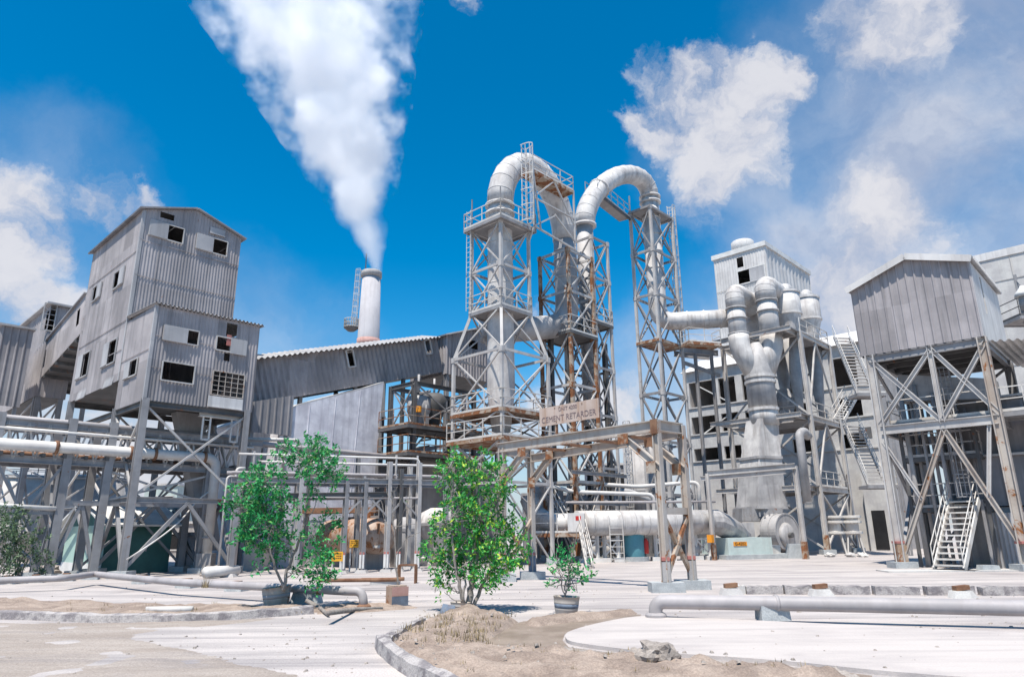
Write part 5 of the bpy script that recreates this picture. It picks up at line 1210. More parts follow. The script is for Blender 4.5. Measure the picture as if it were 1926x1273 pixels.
MB().lathe(ex, [(.13, .42), (.16, .5), (.16, 1.1), (.08, 1.25), (.05, 1.3)], 16).build('cylinder', 'red', t, True); MB().tube(bend([lift(ex, 1.28), lift(ex + V((.16, 0, 0)), 1.32), lift(ex + V((.2, 0, 0)), .7)], .1), .025, 8).build('hose', 'steel_dark', t); MB().bar(lift(ex + V((0, .2, 0)), 0), lift(ex + V((0, .2, 0)), 1.5), .07).build('post', 'steel_pale', t)
# low pipe portal round the fan
for i, (xa, xb_, yb, yt) in enumerate(((1344, 1516, 1053, 884),)):
    pa = gp(xa, yb, 0); pb_ = gp(xb_, yb - 2, 0); t = thing('pipe_portal', 'slim grey steel portal standing in front of the blower fan', 'portal', (pa + pb_) / 2)
    h_ = hz(pa, yt + 6); h2 = hz(pb_, yt - 8)
    MB().ibar(lift(pa, 0), lift(pa, h_), .2, .2).build('post', 'steel_pale', t); MB().ibar(lift(pb_, 0), lift(pb_, h2), .26, .26).build('post', 'steel_pale', t); MB().ibar(lift(pa, h_), lift(pb_, h2), .2, .34).build('beam', 'steel_pale', t)
    MB().ibar(lift(pa + V((0, 1.6, 0)), h_ - .2), lift(pb_ + V((0, 1.6, 0)), h2 - .2), .2, .3).build('beam', 'steel_pale', t)
    MB().bar(lift(pa, .0), lift(pa, .9), .24).build('post_guard', 'steel_rust', t); MB().bar(lift(pb_, .0), lift(pb_, 1.0), .3).build('post_guard', 'steel_rust', t)
    k = MB().bar(lift(pa, 1.0) - V((.2, .25, 0)), lift(pa, 1.45) - V((.2, .25, 0)), .3).build('junction_box', 'orange', t)
p = pt(1503, 815, 47.5); simple_pipe('vent_pipe', [lift(p, 3.5), p, p + V((.5, .3, .25)), p + V((.9, .6, -.2))], .28, 'duct_grey', 'grey hooked vent pipe standing right of the tapered fan outlet', 'pipe', rad=.4, n=16)
# small flanged pumps on legs, far right of the frame
for i, px in enumerate((1576, 1610)):
    p = gxy(px, 51.5, 1045); t = thing('screen_feeder', ['left one of two white flanged feeders on splayed legs', 'right one of two white flanged feeders on splayed legs'][i], 'feeder', p, 'flanged feeders beside the cyclone frame')
    k = MB()
    for z_ in (1.35, 2.1, 2.45): k.lathe(p, [(.62, z_), (.68, z_ + .02), (.68, z_ + .16), (.62, z_ + .18)], 18)
    k.lathe(p, [(.45, 1.3), (.45, 2.6)], 16); k.build('body', 'pipe_white', t)
    for a_ in (.4, 2.0, 3.6, 5.2): MB().bar(lift(p + V((math.cos(a_) * .75, math.sin(a_) * .75, 0)), 0), lift(p + V((math.cos(a_) * .5, math.sin(a_) * .5, 0)), 1.35), .09).build('leg', 'pipe_white', t)
for i, px in enumerate((1560, 1600, 1622)): rock('rubble_heap', px, 1047, .30, ['whitish spill of lumps at the foot of the cyclone frame leg', 'whitish spill of lumps below the two flanged feeders', 'whitish spill of lumps right of the two flanged feeders'][i], 'rubble', 'concrete_pale', .6, 0, 30 + i)
# concrete block with open window bands behind
E0 = gxy(1668, 57, 900); lE = along(E0, VV, 1297, 12); 
cb = thing('concrete_building', 'dusty grey concrete building with rows of open window bands behind the cyclone frame', 'building', E0)
zc_top = hz(E0 + VV * lE, 706) + .2
def bandz(y): return hz(E0 + VV * lE, y)
bands = [(bandz(768), bandz(722)), (bandz(818), bandz(786)), (bandz(868), bandz(845))]
fl_ = [0] + [z_ for b_ in bands[::-1] for z_ in b_] + [zc_top]
for z0_, z1_ in zip(fl_[0::2], fl_[1::2]): MB().obox(E0 + Z * z0_, VV * lE, U * .3, Z * (z1_ - z0_)).build('wall', 'concrete_pale', cb)
for z0_, z1_ in bands:
    for f0, f1 in ((0, .06), (.17, .3), (.42, .55), (.66, .70), (.80, .82), (.93, .94), (.985, 1.0)): MB().obox(E0 + VV * lE * f0 + Z * z0_ + U * .004, VV * lE * (f1 - f0), U * .28, Z * (z1_ - z0_)).build('pier', 'concrete_pale', cb)
    MB().obox(E0 + Z * (z0_ - .12) - U * .12, VV * lE, U * .115, Z * .12).build('sill', 'concrete_pale', cb)
MB().obox(E0 + VV * lE + U * .3, U * 7.7, VV * -.25, Z * zc_top).build('wall', 'concrete', cb); MB().obox(E0 + U * .3, U * 7.7, VV * .25, Z * zc_top).build('wall', 'concrete', cb); MB().obox(E0 + U * 7.7 + VV * .26, U * .3, VV * (lE - .52), Z * zc_top).build('wall', 'concrete', cb)
for z_ in (bands[0][0], bands[1][0], bands[2][0]): MB().obox(E0 + U * .31 + VV * .26 + Z * (z_ - .3), U * 7.3, VV * (lE - .52), Z * .25).build('floor', 'concrete', cb)
MB().prism([E0 + VV * lE * 1.0 + VV * .4 - U * .4 + Z * (zc_top + .003), E0 + VV * lE + VV * .4 + U * 8.3 + Z * (zc_top + .003), E0 + VV * lE + VV * .4 + U * 4 + Z * (zc_top + 2.1)], -VV * (lE + .8)).build('roof', 'sheet_white', cb)
MB().bar(E0 + VV * lE * .74 + U * .15 + Z * bands[0][0], E0 + VV * lE * .92 + U * .15 + Z * (bands[0][1] - .5), .1).build('window_brace', 'steel_white', cb); MB().bar(E0 + VV * lE * .74 + U * .2 + Z * bands[1][1], E0 + VV * lE * .92 + U * .2 + Z * bands[1][0], .1).build('window_brace', 'steel_white', cb)
MB().obox(E0 - VV * .8 - U * 1.2, VV * 2.4, U * 1.19, Z * bandz(900)).build('annex', 'concrete_pale', cb); MB().obox(E0 + VV * .2 - U * 1.23 + Z * .1, VV * 1.0, U * .026, Z * 3.0).build('doorway', 'void', cb)
MB().obox(E0 + VV * .6 - U * .03 + Z * (bands[1][0] - 1.9), VV * 1.0, U * .027, Z * .9).build('vent_opening', 'steel_dark', cb)
# green weeds on the old sills
# white block behind
W0 = gxy(1466, 78, 700); zW = hz(W0, 462); lW = along(W0, VV, 1342, zW); uW = along(W0, U, 1522, zW)
wb_ = thing('white_block', 'tall white sheet-clad block with a round roof vent behind the cyclones', 'building', W0)
hW = [hole_px(W0, VV, 1388, 508, 1410, 534), hole_px(W0, VV, 1386, 484, 1398, 503)]
m = MB(); corr(m, W0, VV, Z, -U, lW, 0, zW, .35, .02, hW); m.build('wall', 'sheet_white', wb_)
m = MB(); corr(m, W0, U, Z, -VV, uW, 0, zW, 1.1, .05); m.build('wall', 'sheet_white', wb_)
m = MB(); corr(m, W0 + U * uW, VV, Z, U, lW, 0, zW, .7, .02); corr(m, W0 + VV * lW, U, Z, VV, uW, 0, zW, .7, .02); m.build('wall', 'sheet_white', wb_)
MB().obox(W0 - (U + VV) * .2 + Z * (zW - .02), U * (uW + .4), VV * (lW + .4), Z * .6).build('parapet', 'roof_white', wb_)
MB().obox(W0 - U * .05 + VV * .1 + Z * hz(W0, 527), VV * (lW - .2), -U * .02, Z * .05).build('sheet_lap', 'sheet_pale', wb_)
p = W0 + VV * lW * .52 + U * 1.8; MB().lathe(p, [(1.4, zW + .6), (1.4, zW + 2.0), (1.3, zW + 2.1)], 28).build('roof_vent', 'sheet_white', wb_, True)
h = hW[0]; fr = frame(wb_, W0, VV, -U, (h[0] - 2.0, h[1], h[2], h[3]), .12, 'roof_white'); panel(fr, W0, VV, -U, (h[0] - 2.0, h[0] - .05, h[2], h[3]), m='sheet_pale')
# stairs
def stair_thing(label, a, b, w, side, n, m='steel_pale', land=True, tread=.26, sm=None):
    t = thing('staircase', label, 'stairs', (V(a) + V(b)) / 2); stairs(t, a, b, w, side, m, n, True, tread, sm); return t
sa = pt(1568, 634, 51.0); sb1 = pt(1612, 742, 47.2)
stair_thing('upper steel staircase descending steeply from the top cyclone deck', sa, sb1, 1.25, V((1, .12, 0)), 18, 'steel_pale')
sa2 = pt(1586, 800, 51.0); sb2 = pt(1632, 912, 47.4)
stair_thing('middle steel staircase descending from the middle cyclone deck', sa2, sb2, 1.25, V((1, .12, 0)), 18, 'steel_pale')
t = stair_thing('short steep stair flight between the upper landing and the middle cyclone deck', pt(1568, 790, 49.5), pt(1592, 748, 51.5), 1.0, V((.9, .3, 0)), 9, 'rail')
for i, (p, lab) in enumerate(((sb1, 'railed landing at the foot of the upper steel staircase'), (sb2, 'railed landing at the foot of the middle steel staircase'))):
    t = thing('stair_landing', lab, 'landing', lift(p, p.z)); q = lift(p, 0) + V((-.4, -.9, 0)); cs = [q, q + V((2.0, .1, 0)), q + V((2.0, 1.4, 0)), q + V((0, 1.3, 0))]
    deck(t, cs, p.z - .05, 0, 'steel_grey', 'rail', (0, 1))
    for c_ in cs[1:3]: MB().bar(lift(c_, 0), lift(c_, p.z - .1), .12).build('post', 'steel_grey', t)
# dark round silo behind the right lattice tower
p = gxy(1218, 62, 900); zt_ = hz(p, 818); r_ = 44 / (proj(lift(p + V((1, 0, 0)), 4))[0] - proj(lift(p, 4))[0])
t = thing('round_silo', 'dark grey round silo standing behind the slender right lattice tower', 'silo', p); MB().lathe(p, [(r_, 0), (r_, zt_ * .5), (r_ * 1.01, zt_ * .505), (r_, zt_ * .51), (r_, zt_)], 40).build('shell', 'duct_grey', t, True); MB().lathe(p, [(r_ * 1.03, zt_), (r_ * .3, zt_ + 1.0), (.2, zt_ + 1.1)], 40).build('roof', 'sheet_dark', t)
k = MB(); ladder(t, lift(p - V((r_ * .9, r_ * .6, 0)), 0), lift(p - V((r_ * .9, r_ * .6, 0)), zt_ + 1), .6, V((1, 0, 0)), V((0, -1, 0)))
block_house('low_shed', 1120, 1190, 66, 875, 'sheet_dark', 'low dark shed left of the round silo', depth=8, rows=((.1, .9, .55, .9),))

# ================================================================== RIGHT: shed on legs
SL = gp(1697, 1068); SL.z = 0
zs0 = hz(SL, 672); SN = SL - VV * along(SL, -VV, 1852, zs0)            # near right corner
Sl = (SL - SN).length; zs0 = hz(SN, 632); zs1 = hz(SN, 490)
SL2 = SN + VV * Sl; zs1b = hz(SL2, 541)
over = along(SN, VV, 1620, zs0); 
shd = thing('elevated_shed', 'ribbed grey metal shed standing high on braced steel legs at the right', 'shed', lift((SL + SN) / 2, 0))
wv_ = over; tp_ = (on(SN, VV, 1702, 480) - SN).dot(VV); zpk = hz(SN + VV * tp_, 486)
zlo_ = hz(SN + VV * wv_, 545)
topf = lambda t: (zs1 + (zpk - zs1) * t / tp_) if t < tp_ else (zpk + (zlo_ - zpk) * (t - tp_) / (wv_ - tp_))
m = MB(); corr(m, SN, VV, Z, -U, wv_, zs0, topf, .36, .055, (), 'rib'); m.build('wall', 'sheet_grey', shd)
wu_ = 6.5; m = MB(); hS = [hole_px(SN, U, 1864, 562, 1875, 600)]
hS = [(1.9, 2.25, zs0 + 1.5, zs0 + 3.3)]
m.prism([SN + Z * zs0, SN + U * 1.9 + Z * zs0, SN + U * 1.9 + Z * zs1, SN + Z * zs1], VV * .06); m.prism([SN + U * 2.25 + Z * zs0, SN + U * wu_ + Z * zs0, SN + U * wu_ + Z * zs1, SN + U * 2.25 + Z * zs1], VV * .06)
m.obox(SN + U * 1.903 + Z * zs0, U * .344, VV * .06, Z * 1.5); m.obox(SN + U * 1.903 + Z * (zs0 + 3.3), U * .344, VV * .06, Z * (zs1 - zs0 - 3.3)); m.build('wall', 'sheet_white', shd)
m = MB(); corr(m, SN + VV * wv_, U, Z, VV, wu_, zs0, zlo_, .36, .055, (), 'rib'); corr(m, SN + U * wu_, VV, Z, U, wv_, zs0, topf, .36, .055, (), 'rib'); m.build('wall', 'sheet_grey', shd)
MB().obox(SN + Z * (zs0 + .02) + U * .08 + VV * .08, U * (wu_ - .16), VV * (wv_ - .16), Z * .15).build('floor', 'steel_dark', shd)
pk_ = SN + VV * tp_ + Z * (zpk + .05)
for a_, nm in ((SN - VV * .15 + Z * (zs1 + .02), 'roof'), (SN + VV * (wv_ + .2) + Z * (zlo_ - .06), 'roof')):
    nn = (pk_ - a_).cross(U).normalized(); nn = nn if nn.z > 0 else -nn
    MB().prism([a_ - U * .25, pk_ - U * .25, pk_ - U * .25 + nn * .1, a_ - U * .25 + nn * .1], U * (wu_ + .5)).build(nm, 'sheet_pale', shd)
    MB().prism([a_ - U * .29 - nn * .18, pk_ - U * .29 - nn * .18, pk_ - U * .29 + nn * .13, a_ - U * .29 + nn * .13], U * .035).build('fascia', 'sheet_white', shd)
k = MB(); corr(k, SN - VV * .17 + Z * (zs1 + .03), U, -VV * .0 + Z, -VV, wu_, 0, .14, .25, .05); k.build('eave_edge', 'sheet_white', shd)
MB().obox(SN + Z * zs0 - U * .03 - VV * .02, U * .12, VV * .12, Z * (zs1 - zs0)).build('corner_flashing', 'sheet_pale', shd)
sc_ = [SN + VV * .12 + U * .1, SL2 + U * .1, SL2 + U * (wu_ - .3), SN + VV * .12 + U * (wu_ - .3)]
md = SN + VV * (Sl * .46) + U * .1
for i, p in enumerate(sc_):
    MB().ibar(lift(p, 0), lift(p, zs0), .38, .38, .05).build('leg', ('steel_tan', 'steel_pale', 'steel_grey', 'steel_grey')[i], shd); MB().obox(lift(p, -.05) - V((.5, .4, 0)), V((1, 0, 0)), V((0, .8, 0)), Z * .32).build('footing', 'concrete_block', shd)
zsm = hz(SL, 805) ; 
MB().ibar(lift(md, zsm), lift(md, zs0), .22, .22).build('post', 'steel_pale', shd)
for a_, b_ in ((0, 1), (1, 2), (2, 3), (3, 0)): MB().ibar(lift(sc_[a_], zsm - .1), lift(sc_[b_], zsm - .1), .2, .4).build('girt', 'steel_pale' if a_ == 0 else 'steel_grey', shd); MB().ibar(lift(sc_[a_], zs0 - .2), lift(sc_[b_], zs0 - .2), .2, .36).build('floor_beam', 'steel_grey', shd)
for a_, b_ in (((1, zs0 - .2), (.46, zsm)), ((.46, zs0 - .2), (1, zsm + .2)), ((0, zs0 - .2), (.46, zsm + .1)), ((.46, zs0 - .1), (0, zsm + .1)), ((.46, zsm - .3), (1, .3)), ((.46, zsm - .3), (-.02, .25))):
    p = SN + VV * (Sl * a_[0]) + U * .12; q = SN + VV * (Sl * b_[0]) + U * .14; MB().ibar(lift(p, a_[1]), lift(q, b_[1]), .2, .2, .04).build('diagonal_brace', 'steel_tan' if a_[1] < zsm else 'steel_pale', shd)
p = (SN + VV * Sl * .46 + VV * Sl * .27); MB().ibar(lift(SN + VV * (Sl * .21) + U * .13, 2.9), lift(SN + VV * (Sl * .1) + U * .13, zsm - .3), .16, .16, .04).build('diagonal_brace', 'steel_pale', shd)
MB().ibar(lift(SN + VV * (Sl * .74) + U * .13, 2.9), lift(SL2 + U * .12, 5.6), .14, .14, .04).build('diagonal_brace', 'steel_pale', shd)
for i in (1, 2): xb(shd, sc_[i], sc_[(i + 1) % 4], .3, zsm - .3, .14, 'steel_grey'); xb(shd, sc_[i], sc_[(i + 1) % 4], zsm, zs0 - .3, .12, 'steel_grey')
k = MB()
for i in range(5): t_ = .2 + i * 1.3; k.bar(SN + VV * .2 + U * t_ + Z * (zs0 - .12), SN + VV * (wv_ - .2) + U * t_ + Z * (zs0 - .12), .12, .22)
pieces(k, 'joist', 'steel_dark', shd)
for q, z_ in ((sc_[1], 1.05), (sc_[0], 1.05)): MB().obox(lift(q, z_) - V((.22, .22, 0)), V((.44, 0, 0)), V((0, .44, 0)), Z * .1).build('red_band', 'red_faded', shd)
MB().obox(lift(sc_[1], .2) - V((.205, .205, 0)), V((.41, 0, 0)), V((0, .41, 0)), Z * .83).build('leg_guard', 'steel_rust', shd)
# lean-to roof behind right corner and big hopper house under the shed
k = MB(); corr(k, SN + U * .5 - VV * .1 + Z * (zs0 - .15), -VV + Z * -.12, U, (Z + VV * -.12).normalized(), 5.0, 0, 7, .3, .05); t = thing('canopy', 'low corrugated canopy jutting right from under the elevated shed', 'canopy', lift(SN - VV * 3 + U * 3, zs0 - .6)); k.build('roof', 'sheet_white', t)
for d_ in (.6, 7.2): MB().ibar(lift(SN - VV * 4.8 + U * d_, 0), lift(SN - VV * 4.8 + U * d_, zs0 - .8), .25, .25).build('post', 'steel_tan', t)
MB().ibar(SN - VV * 4.8 + U * .5 + Z * (zs0 - .9), SN - VV * 4.8 + U * 7.4 + Z * (zs0 - .9), .2, .3).build('edge_beam', 'steel_grey', t)
H0 = SN + U * 2.6 + VV * .3
mh = thing('hopper_house', 'dark slate sheet-metal hopper house under the elevated shed at right', 'building', lift(H0, 0))
zh1 = hz(H0, 745)
zz = [0, hz(H0, 950), hz(H0, 852), zh1]
mb = MB(); corr(mb, H0 - U * .6 - VV * 2.2, VV, Z, -U, 3.6, 0, zz[1] - .3, .16, .025); mb.build('lower_wall', 'sheet_pale', mh)
for z0_, z1_, o_ in ((zz[1], zz[2], 0), (zz[2], zh1, .15)):
    MB().obox(H0 + U * o_ - VV * 3.2 + Z * z0_, VV * 5.8, U * 5, Z * (z1_ - z0_ - .1)).build('wall', 'sheet_dark', mh)
    MB().obox(H0 - U * .25 - VV * 3.3 + Z * (z1_ - .1), VV * 6.0, U * 5.2, Z * .1).build('ledge', 'steel_pale', mh)
k = MB()
for i in range(6): k.bar(H0 + VV * (-3.0 + i * 1.1) - U * .06 + Z * zz[1], H0 + VV * (-3.0 + i * 1.1) - U * .06 + Z * (zh1 - .3), .1, .1)
pieces(k, 'stiffener', 'sheet_dark', mh)
MB().obox(H0 - VV * 3.1 + U * .1, VV * 5.6, U * 4.6, Z * (zz[1] - .05)).build('base_wall', 'concrete', mh)
pz_ = zsm + .1; dk = [SN + U * .6 - VV * 3.5, SN + U * 2.4 - VV * 3.5, SN + U * 2.4 + VV * (Sl - .3), SN + U * .6 + VV * (Sl - .3)]
t = thing('shed_walkway', 'railed steel walkway at mid height below the elevated shed', 'walkway', lift(dk[0], pz_)); deck(t, dk, pz_ + .15, 0, 'steel_grey', 'rail', (0, 2, 3))
for c_ in dk[:2]: MB().bar(lift(c_, 0), lift(c_, pz_), .16).build('post', 'steel_grey', t)
k = MB(); q = SN + U * 1.6 + VV * 1.0
tag(MB().prism([lift(q + VV * 3.2, zsm + 1.4), lift(q + VV * 3.0, zsm + 2.7), lift(q - VV * .8, zsm + 1.9), lift(q - VV * .8, zsm + 1.0)], U * 1.1).build('conveyor_trough', 'duct_grey'), 'sloping slate conveyor trough below the floor of the elevated shed', 'conveyor')
# darker frame of pipes and steel left of the hopper house
dfp = SL2 + U * 1.5 - VV * .4
df = thing('riser_bundle', 'bundle of dark upright pipes and ladders behind the left leg of the shed', 'pipes', lift(dfp, 0))
for i in range(9):
    q = dfp + U * (i % 3) * .7 - VV * (.3 + i * .22); MB().tube([lift(q, 0), lift(q, zs0 - rr.uniform(.5, 2.5))], rr.uniform(.05, .12), 8).build('pipe', rr.choice(('pipe_grey', 'steel_dark', 'duct_grey')), df, True)
ladder(df, lift(dfp - VV * 2.3 - U * .3, 3.0), lift(dfp - VV * 2.3 - U * .3, zs0 - 1.0), .5, VV, -U, 'steel_grey')
for z_ in (2.6, 4.9): deck(df, [dfp - VV * 3.0, dfp + U * 2 - VV * 3.0, dfp + U * 2, dfp], z_, 0, 'steel_dark', 'steel_pale', (0, 3))
for i in range(4): q = [dfp - VV * 3.0, dfp + U * 2 - VV * 3.0, dfp + U * 2, dfp][i]; MB().bar(lift(q, 0), lift(q, 6.5), .14).build('post', 'steel_dark', df)
# front stairs below the shed
sa = gp(1758, 1072); sb_ = gp(1815, 1074); wst = (sb_ - sa).length; X_ = (sb_ - sa).normalized(); D_ = V((-X_.y, X_.x, 0))
ztop = 2.9; tp = sa + D_ * 2.6 + X_ * -.0; t = thing('staircase', 'pale open-tread staircase rising from the ground under the elevated shed', 'stairs', sa); stairs(t, sa + Z * .05, lift(tp, ztop), wst, X_, 'rail', 12, True, .3)
MB().obox(lift(sa, -.02) - X_ * .4 - D_ * .3, X_ * (wst + .8), D_ * .8, Z * .07).build('base_slab', 'concrete_pale', t); MB().obox(lift(tp, ztop - .12), X_ * wst, D_ * 1.3, Z * .1).build('landing', 'steel_grey', t)
for s_ in (0, 1): MB().bar(lift(tp + X_ * wst * s_ + D_ * .2, 0), lift(tp + X_ * wst * s_ + D_ * .2, ztop), .12).build('post', 'steel_grey', t)
bp0 = gp(1826, 1062) ; st_ = thing('striped_barrier', 'black and pale diagonal striped panel beside the staircase under the shed', 'barrier', bp0); hb_ = 1.25; bp0 = lift(bp0 + D_ * .9, 0)
MB().obox(bp0, X_ * .5, D_ * .06, Z * hb_).build('panel', 'sheet_pale', st_)
k = MB()
for i in range(4): z_ = i * .32; k.prism([bp0 - D_ * .006 + Z * (z_ + .0), bp0 - D_ * .006 + Z * (z_ + .16), bp0 - D_ * .006 + X_ * .5 + Z * min(z_ + .34, hb_), bp0 - D_ * .006 + X_ * .5 + Z * min(z_ + .18, hb_ - .01)], D_ * .004)
k.build('stripes', 'black_ink', st_)
q = gp(1848, 1074); tag(MB().prism([q, q + V((.8, .05, 0)), q + V((.75, .05, .22)), q + V((.06, 0, .24))], V((0, .4, 0))).build('concrete_block', 'concrete_block'), 'loose grey concrete block lying right of the pale staircase', 'block')
q = gp(1690, 1076) ; tag(MB().obox(lift(q, -.02) + V((-.4, .0, 0)), V((5.5, -.2, 0)), V((.1, 1.2, 0)), Z * .07).build('concrete_pad', 'concrete_pale'), 'thin pale concrete pad along the front of the shed legs', 'pad')
# far right: pale block building with lamp
F0 = pt(1846, 600, 60); F0.z = 0; zf = hz(F0, 497)
fb = thing('far_block', 'pale panelled building at the right picture edge behind the elevated shed', 'building', F0); MB().obox(F0, -VV * 14, U * 10, Z * zf).build('wall', 'concrete_pale', fb); MB().obox(F0 - U * .1 + VV * .1 + Z * (zf + .003), -VV * 14.2, U * 10.2, Z * .7).build('parapet', 'sheet_white', fb)
k = MB()
for z_ in (zf - 2.2, zf - 6.2, zf - 10): k.bar(F0 - U * .03 + Z * z_, F0 - U * .03 - VV * 14 + Z * z_, .03, .08)
for t_ in (3, 6.2, 9.4): k.bar(F0 - U * .03 - VV * t_, F0 - U * .03 - VV * t_ + Z * zf, .03, .08)
k.build('panel_joint', 'concrete', fb)
p = pt(1918, 560, 40); t = thing('floodlight', 'white domed floodlight on a railed pole at the right picture edge', 'lamp', lift(p, 0)); MB().bar(lift(p, 0), lift(p, p.z + 1.5), .16).build('pole', 'steel_grey', t); MB().lathe(p - V((.1, .5, 0)), [(.5, p.z - .1), (.45, p.z + .15), (.2, p.z + .45), (.1, p.z + .6)], 20).build('shade', 'steel_white', t, True); MB().lathe(p - V((.1, .5, 0)), [(.3, p.z - .9), (.3, p.z - .1)], 14).build('glass', 'duct_grey', t, True); MB().bar(p - V((.1, .5, -.5)), p + Z * 1.2, .06).build('arm', 'steel_grey', t)
q = lift(p, 0); deck(t, [q - V((.9, .9, 0)), q + V((2, -.9, 0)), q + V((2, .9, 0)), q + V((-.9, .9, 0))], p.z - 1.4, 0, 'steel_grey', 'steel_dark', (0, 3), name='deck')

# ================================================================== CENTRE: sign portal
pr = gp(1255, 1113); pr.z = 0; plx = gxy(993, 26, 1100)
PU = (pr - plx); PL_ = PU.length; PU.normalize(); PN = V((PU.y, -PU.x, 0))              # PN faces the camera
PN = PN if PN.y < 0 else -PN
zpr = hz(pr, 790); bw_ = -PN * 1.05
pt_ = thing('sign_portal', 'rust-stained grey steel portal frame carrying the cement sign in the yard', 'portal', (pr + plx) / 2)
bk = V((.70, .95, 0)); pr2 = gp(1304, 1108); pr2.z = 0; pl2 = gxy(1002, 27.3, 1100); pl1 = gxy(946, 26.2, 1100)
for p, m_, h_ in ((pr, 'steel_tan', zpr), (pr2, 'steel_tan', zpr - .05), (pl1, 'steel_tan', zpr - .2), (pl2, 'steel_tan', zpr - .2)):
    MB().ibar(lift(p, .1), lift(p, h_), .2, .22, .03).build('leg', m_, pt_)
    fz = .27; MB().obox(lift(p, -.05) - V((.48, .28, 0)), V((.96, 0, 0)), V((0, .7, 0)), Z * (fz + .05)).build('footing', 'concrete_block', pt_)
    MB().obox(lift(p, .28) - V((.115, .125, 0)), V((.23, 0, 0)), V((0, .25, 0)), Z * .55).build('leg_sleeve', 'blue_paint' if p is pl2 else 'concrete', pt_); MB().obox(lift(p, .86) - V((.118, .128, 0)), V((.236, 0, 0)), V((0, .256, 0)), Z * .1).build('red_band', 'red_faded', pt_)
lefta = pl1 - (pr - pl1).normalized() * .25
MB().ibar(lift(lefta, zpr - .18), lift(pr, zpr - .18), .2, .36, .03).build('beam', 'steel_tan', pt_); MB().ibar(lift(pl2 - (pr2 - pl2).normalized() * .3, zpr - .5), lift(pr2, zpr - .3), .2, .3, .03).build('beam', 'steel_tan', pt_)
MB().ibar(lift(pr, zpr - .16), lift(pr2, zpr - .16), .2, .34, .03).build('cross_beam', 'steel_tan', pt_); MB().ibar(lift(pl1, zpr - .3), lift(pl2, zpr - .3), .2, .34, .03).build('cross_beam', 'steel_tan', pt_)
k = MB()
for i in range(1, 5):
    a_ = lift(pl1.lerp(pr, i / 5), zpr - .3); b_ = lift(pl2.lerp(pr2, (i + .5) / 5.5), zpr - .35); k.bar(a_, b_, .09)
pieces(k, 'lacing_bar', 'rust', pt_)
for p, d_ in ((pr, (pl1 - pr).normalized()), (pl1, (pr - pl1).normalized()), (pr2, (pl2 - pr2).normalized()), (pl2, (pr2 - pl2).normalized())):
    MB().ibar(lift(p + d_ * 1.25, zpr - .4), lift(p, zpr - 1.45), .17, .24, .03).build('knee_brace', 'steel_tan', pt_)
    MB().obox(lift(p + d_ * 1.0 + PN * .12, zpr - .62), d_ * .4, PN * .015, Z * .32).build('gusset_plate', 'rust' if p is pr2 else 'steel_rust', pt_)
    MB().obox(lift(p + d_ * .02 + PN * .125, zpr - 1.6), d_ * .34, PN * .015, Z * .36).build('gusset_plate', 'steel_rust', pt_)
MB().obox(lift(pr, zpr - .42) - PU * .13 + PN * .11, PU * .26, PN * .02, Z * .44).build('end_plate', 'rust', pt_)
xz = hz(pr, 960); MB().bar(lift(pr, xz), lift(pr2, xz), .12, .2).build('cross_tie', 'steel_tan', pt_)
for a_, b_ in ((pr, pr2), (pl1, pl2)): xb(pt_, a_, b_, .35, xz - .1, .11, 'steel_rust')
sg = thing('yard_sign', 'weathered tan board lettered UNIT 4200 CEMENT RETARDER on the portal beam', 'sign', lift(pl1.lerp(pr, .5), zpr))
so_ = lift(pl1, 0) + PN * .0; a_ = on(so_, (pr - pl1).normalized(), 1016, 790); b_ = on(so_, (pr - pl1).normalized(), 1127, 775); SX = (b_ - a_); SX.z = 0; sw = SX.length; SX.normalize(); SNn = V((SX.y, -SX.x, 0)); SNn = SNn if SNn.y < 0 else -SNn
zs_0 = hz(a_, 803); sh_ = hz(a_, 769) - zs_0; so2 = lift(a_, zs_0)
bd_ = MB().obox(so2, SX * sw, SNn * .03, Z * sh_).build('board', 'sign_board', sg)
k = MB()
for x, z_ in ((.3, .12), (.36, .9), (.72, .1), (.74, .86), (.28, .88)): k.tube([so2 + SX * sw * x + Z * sh_ * z_, so2 + SX * sw * x + Z * sh_ * z_ + SNn * .045], .022, 8)
pieces(k, 'bolt', 'rust', sg)
text(sg, 'UNIT 4200', .19, so2 + SX * sw * .5 + Z * sh_ * .77 + SNn * .036, SX, Z, SNn).build('lettering', 'sign_ink', bd_)
text(sg, 'CEMENT RETARDER', .285, so2 + SX * sw * .5 + Z * sh_ * .31 + SNn * .036, SX, Z, SNn).build('lettering', 'sign_ink', bd_)
for x in (.28, .72): MB().bar(lift(so2 + SX * sw * x - SNn * .04, zpr - .2), lift(so2 + SX * sw * x - SNn * .04, zs_0 + sh_ * .6), .07).build('post', 'rust', sg)

# ================================================================== CENTRE: stairs, pipes, tank, rack behind the trees
q0 = pt(1012, 905, 42.5); q1 = pt(1062, 1000, 40.5)
stair_thing('central steel staircase coming down right behind the sign portal', q0, lift(q1, q1.z), .9, V((.35, .93, 0)), 14, 'steel_grey')
q2 = lift(q1, 0) + V((.2, -.2, 0)); t = thing('stair_landing', 'small railed landing with a white gate panel at the foot of the central staircase', 'landing', lift(q1, 0)); cs = [q2 + V((-2.2, -.3, 0)), q2 + V((.9, -.3, 0)), q2 + V((.9, 1.1, 0)), q2 + V((-2.2, 1.1, 0))]; deck(t, cs, q1.z - .05, 0, 'steel_rust', 'rail', (0, 1))
for c_ in cs: MB().bar(lift(c_, 0), lift(c_, q1.z - .1), .12).build('post', 'steel_grey', t)
MB().obox(lift(cs[1] + V((-.95, -.05, 0)), q1.z), V((.95, 0, 0)), V((0, .03, 0)), Z * 1.0).build('gate_panel', 'sheet_white', t); MB().obox(lift(cs[1] + V((-.5, -.065, 0)), q1.z + .62), V((.3, 0, 0)), V((0, .013, 0)), Z * .24).build('red_plate', 'red', t)
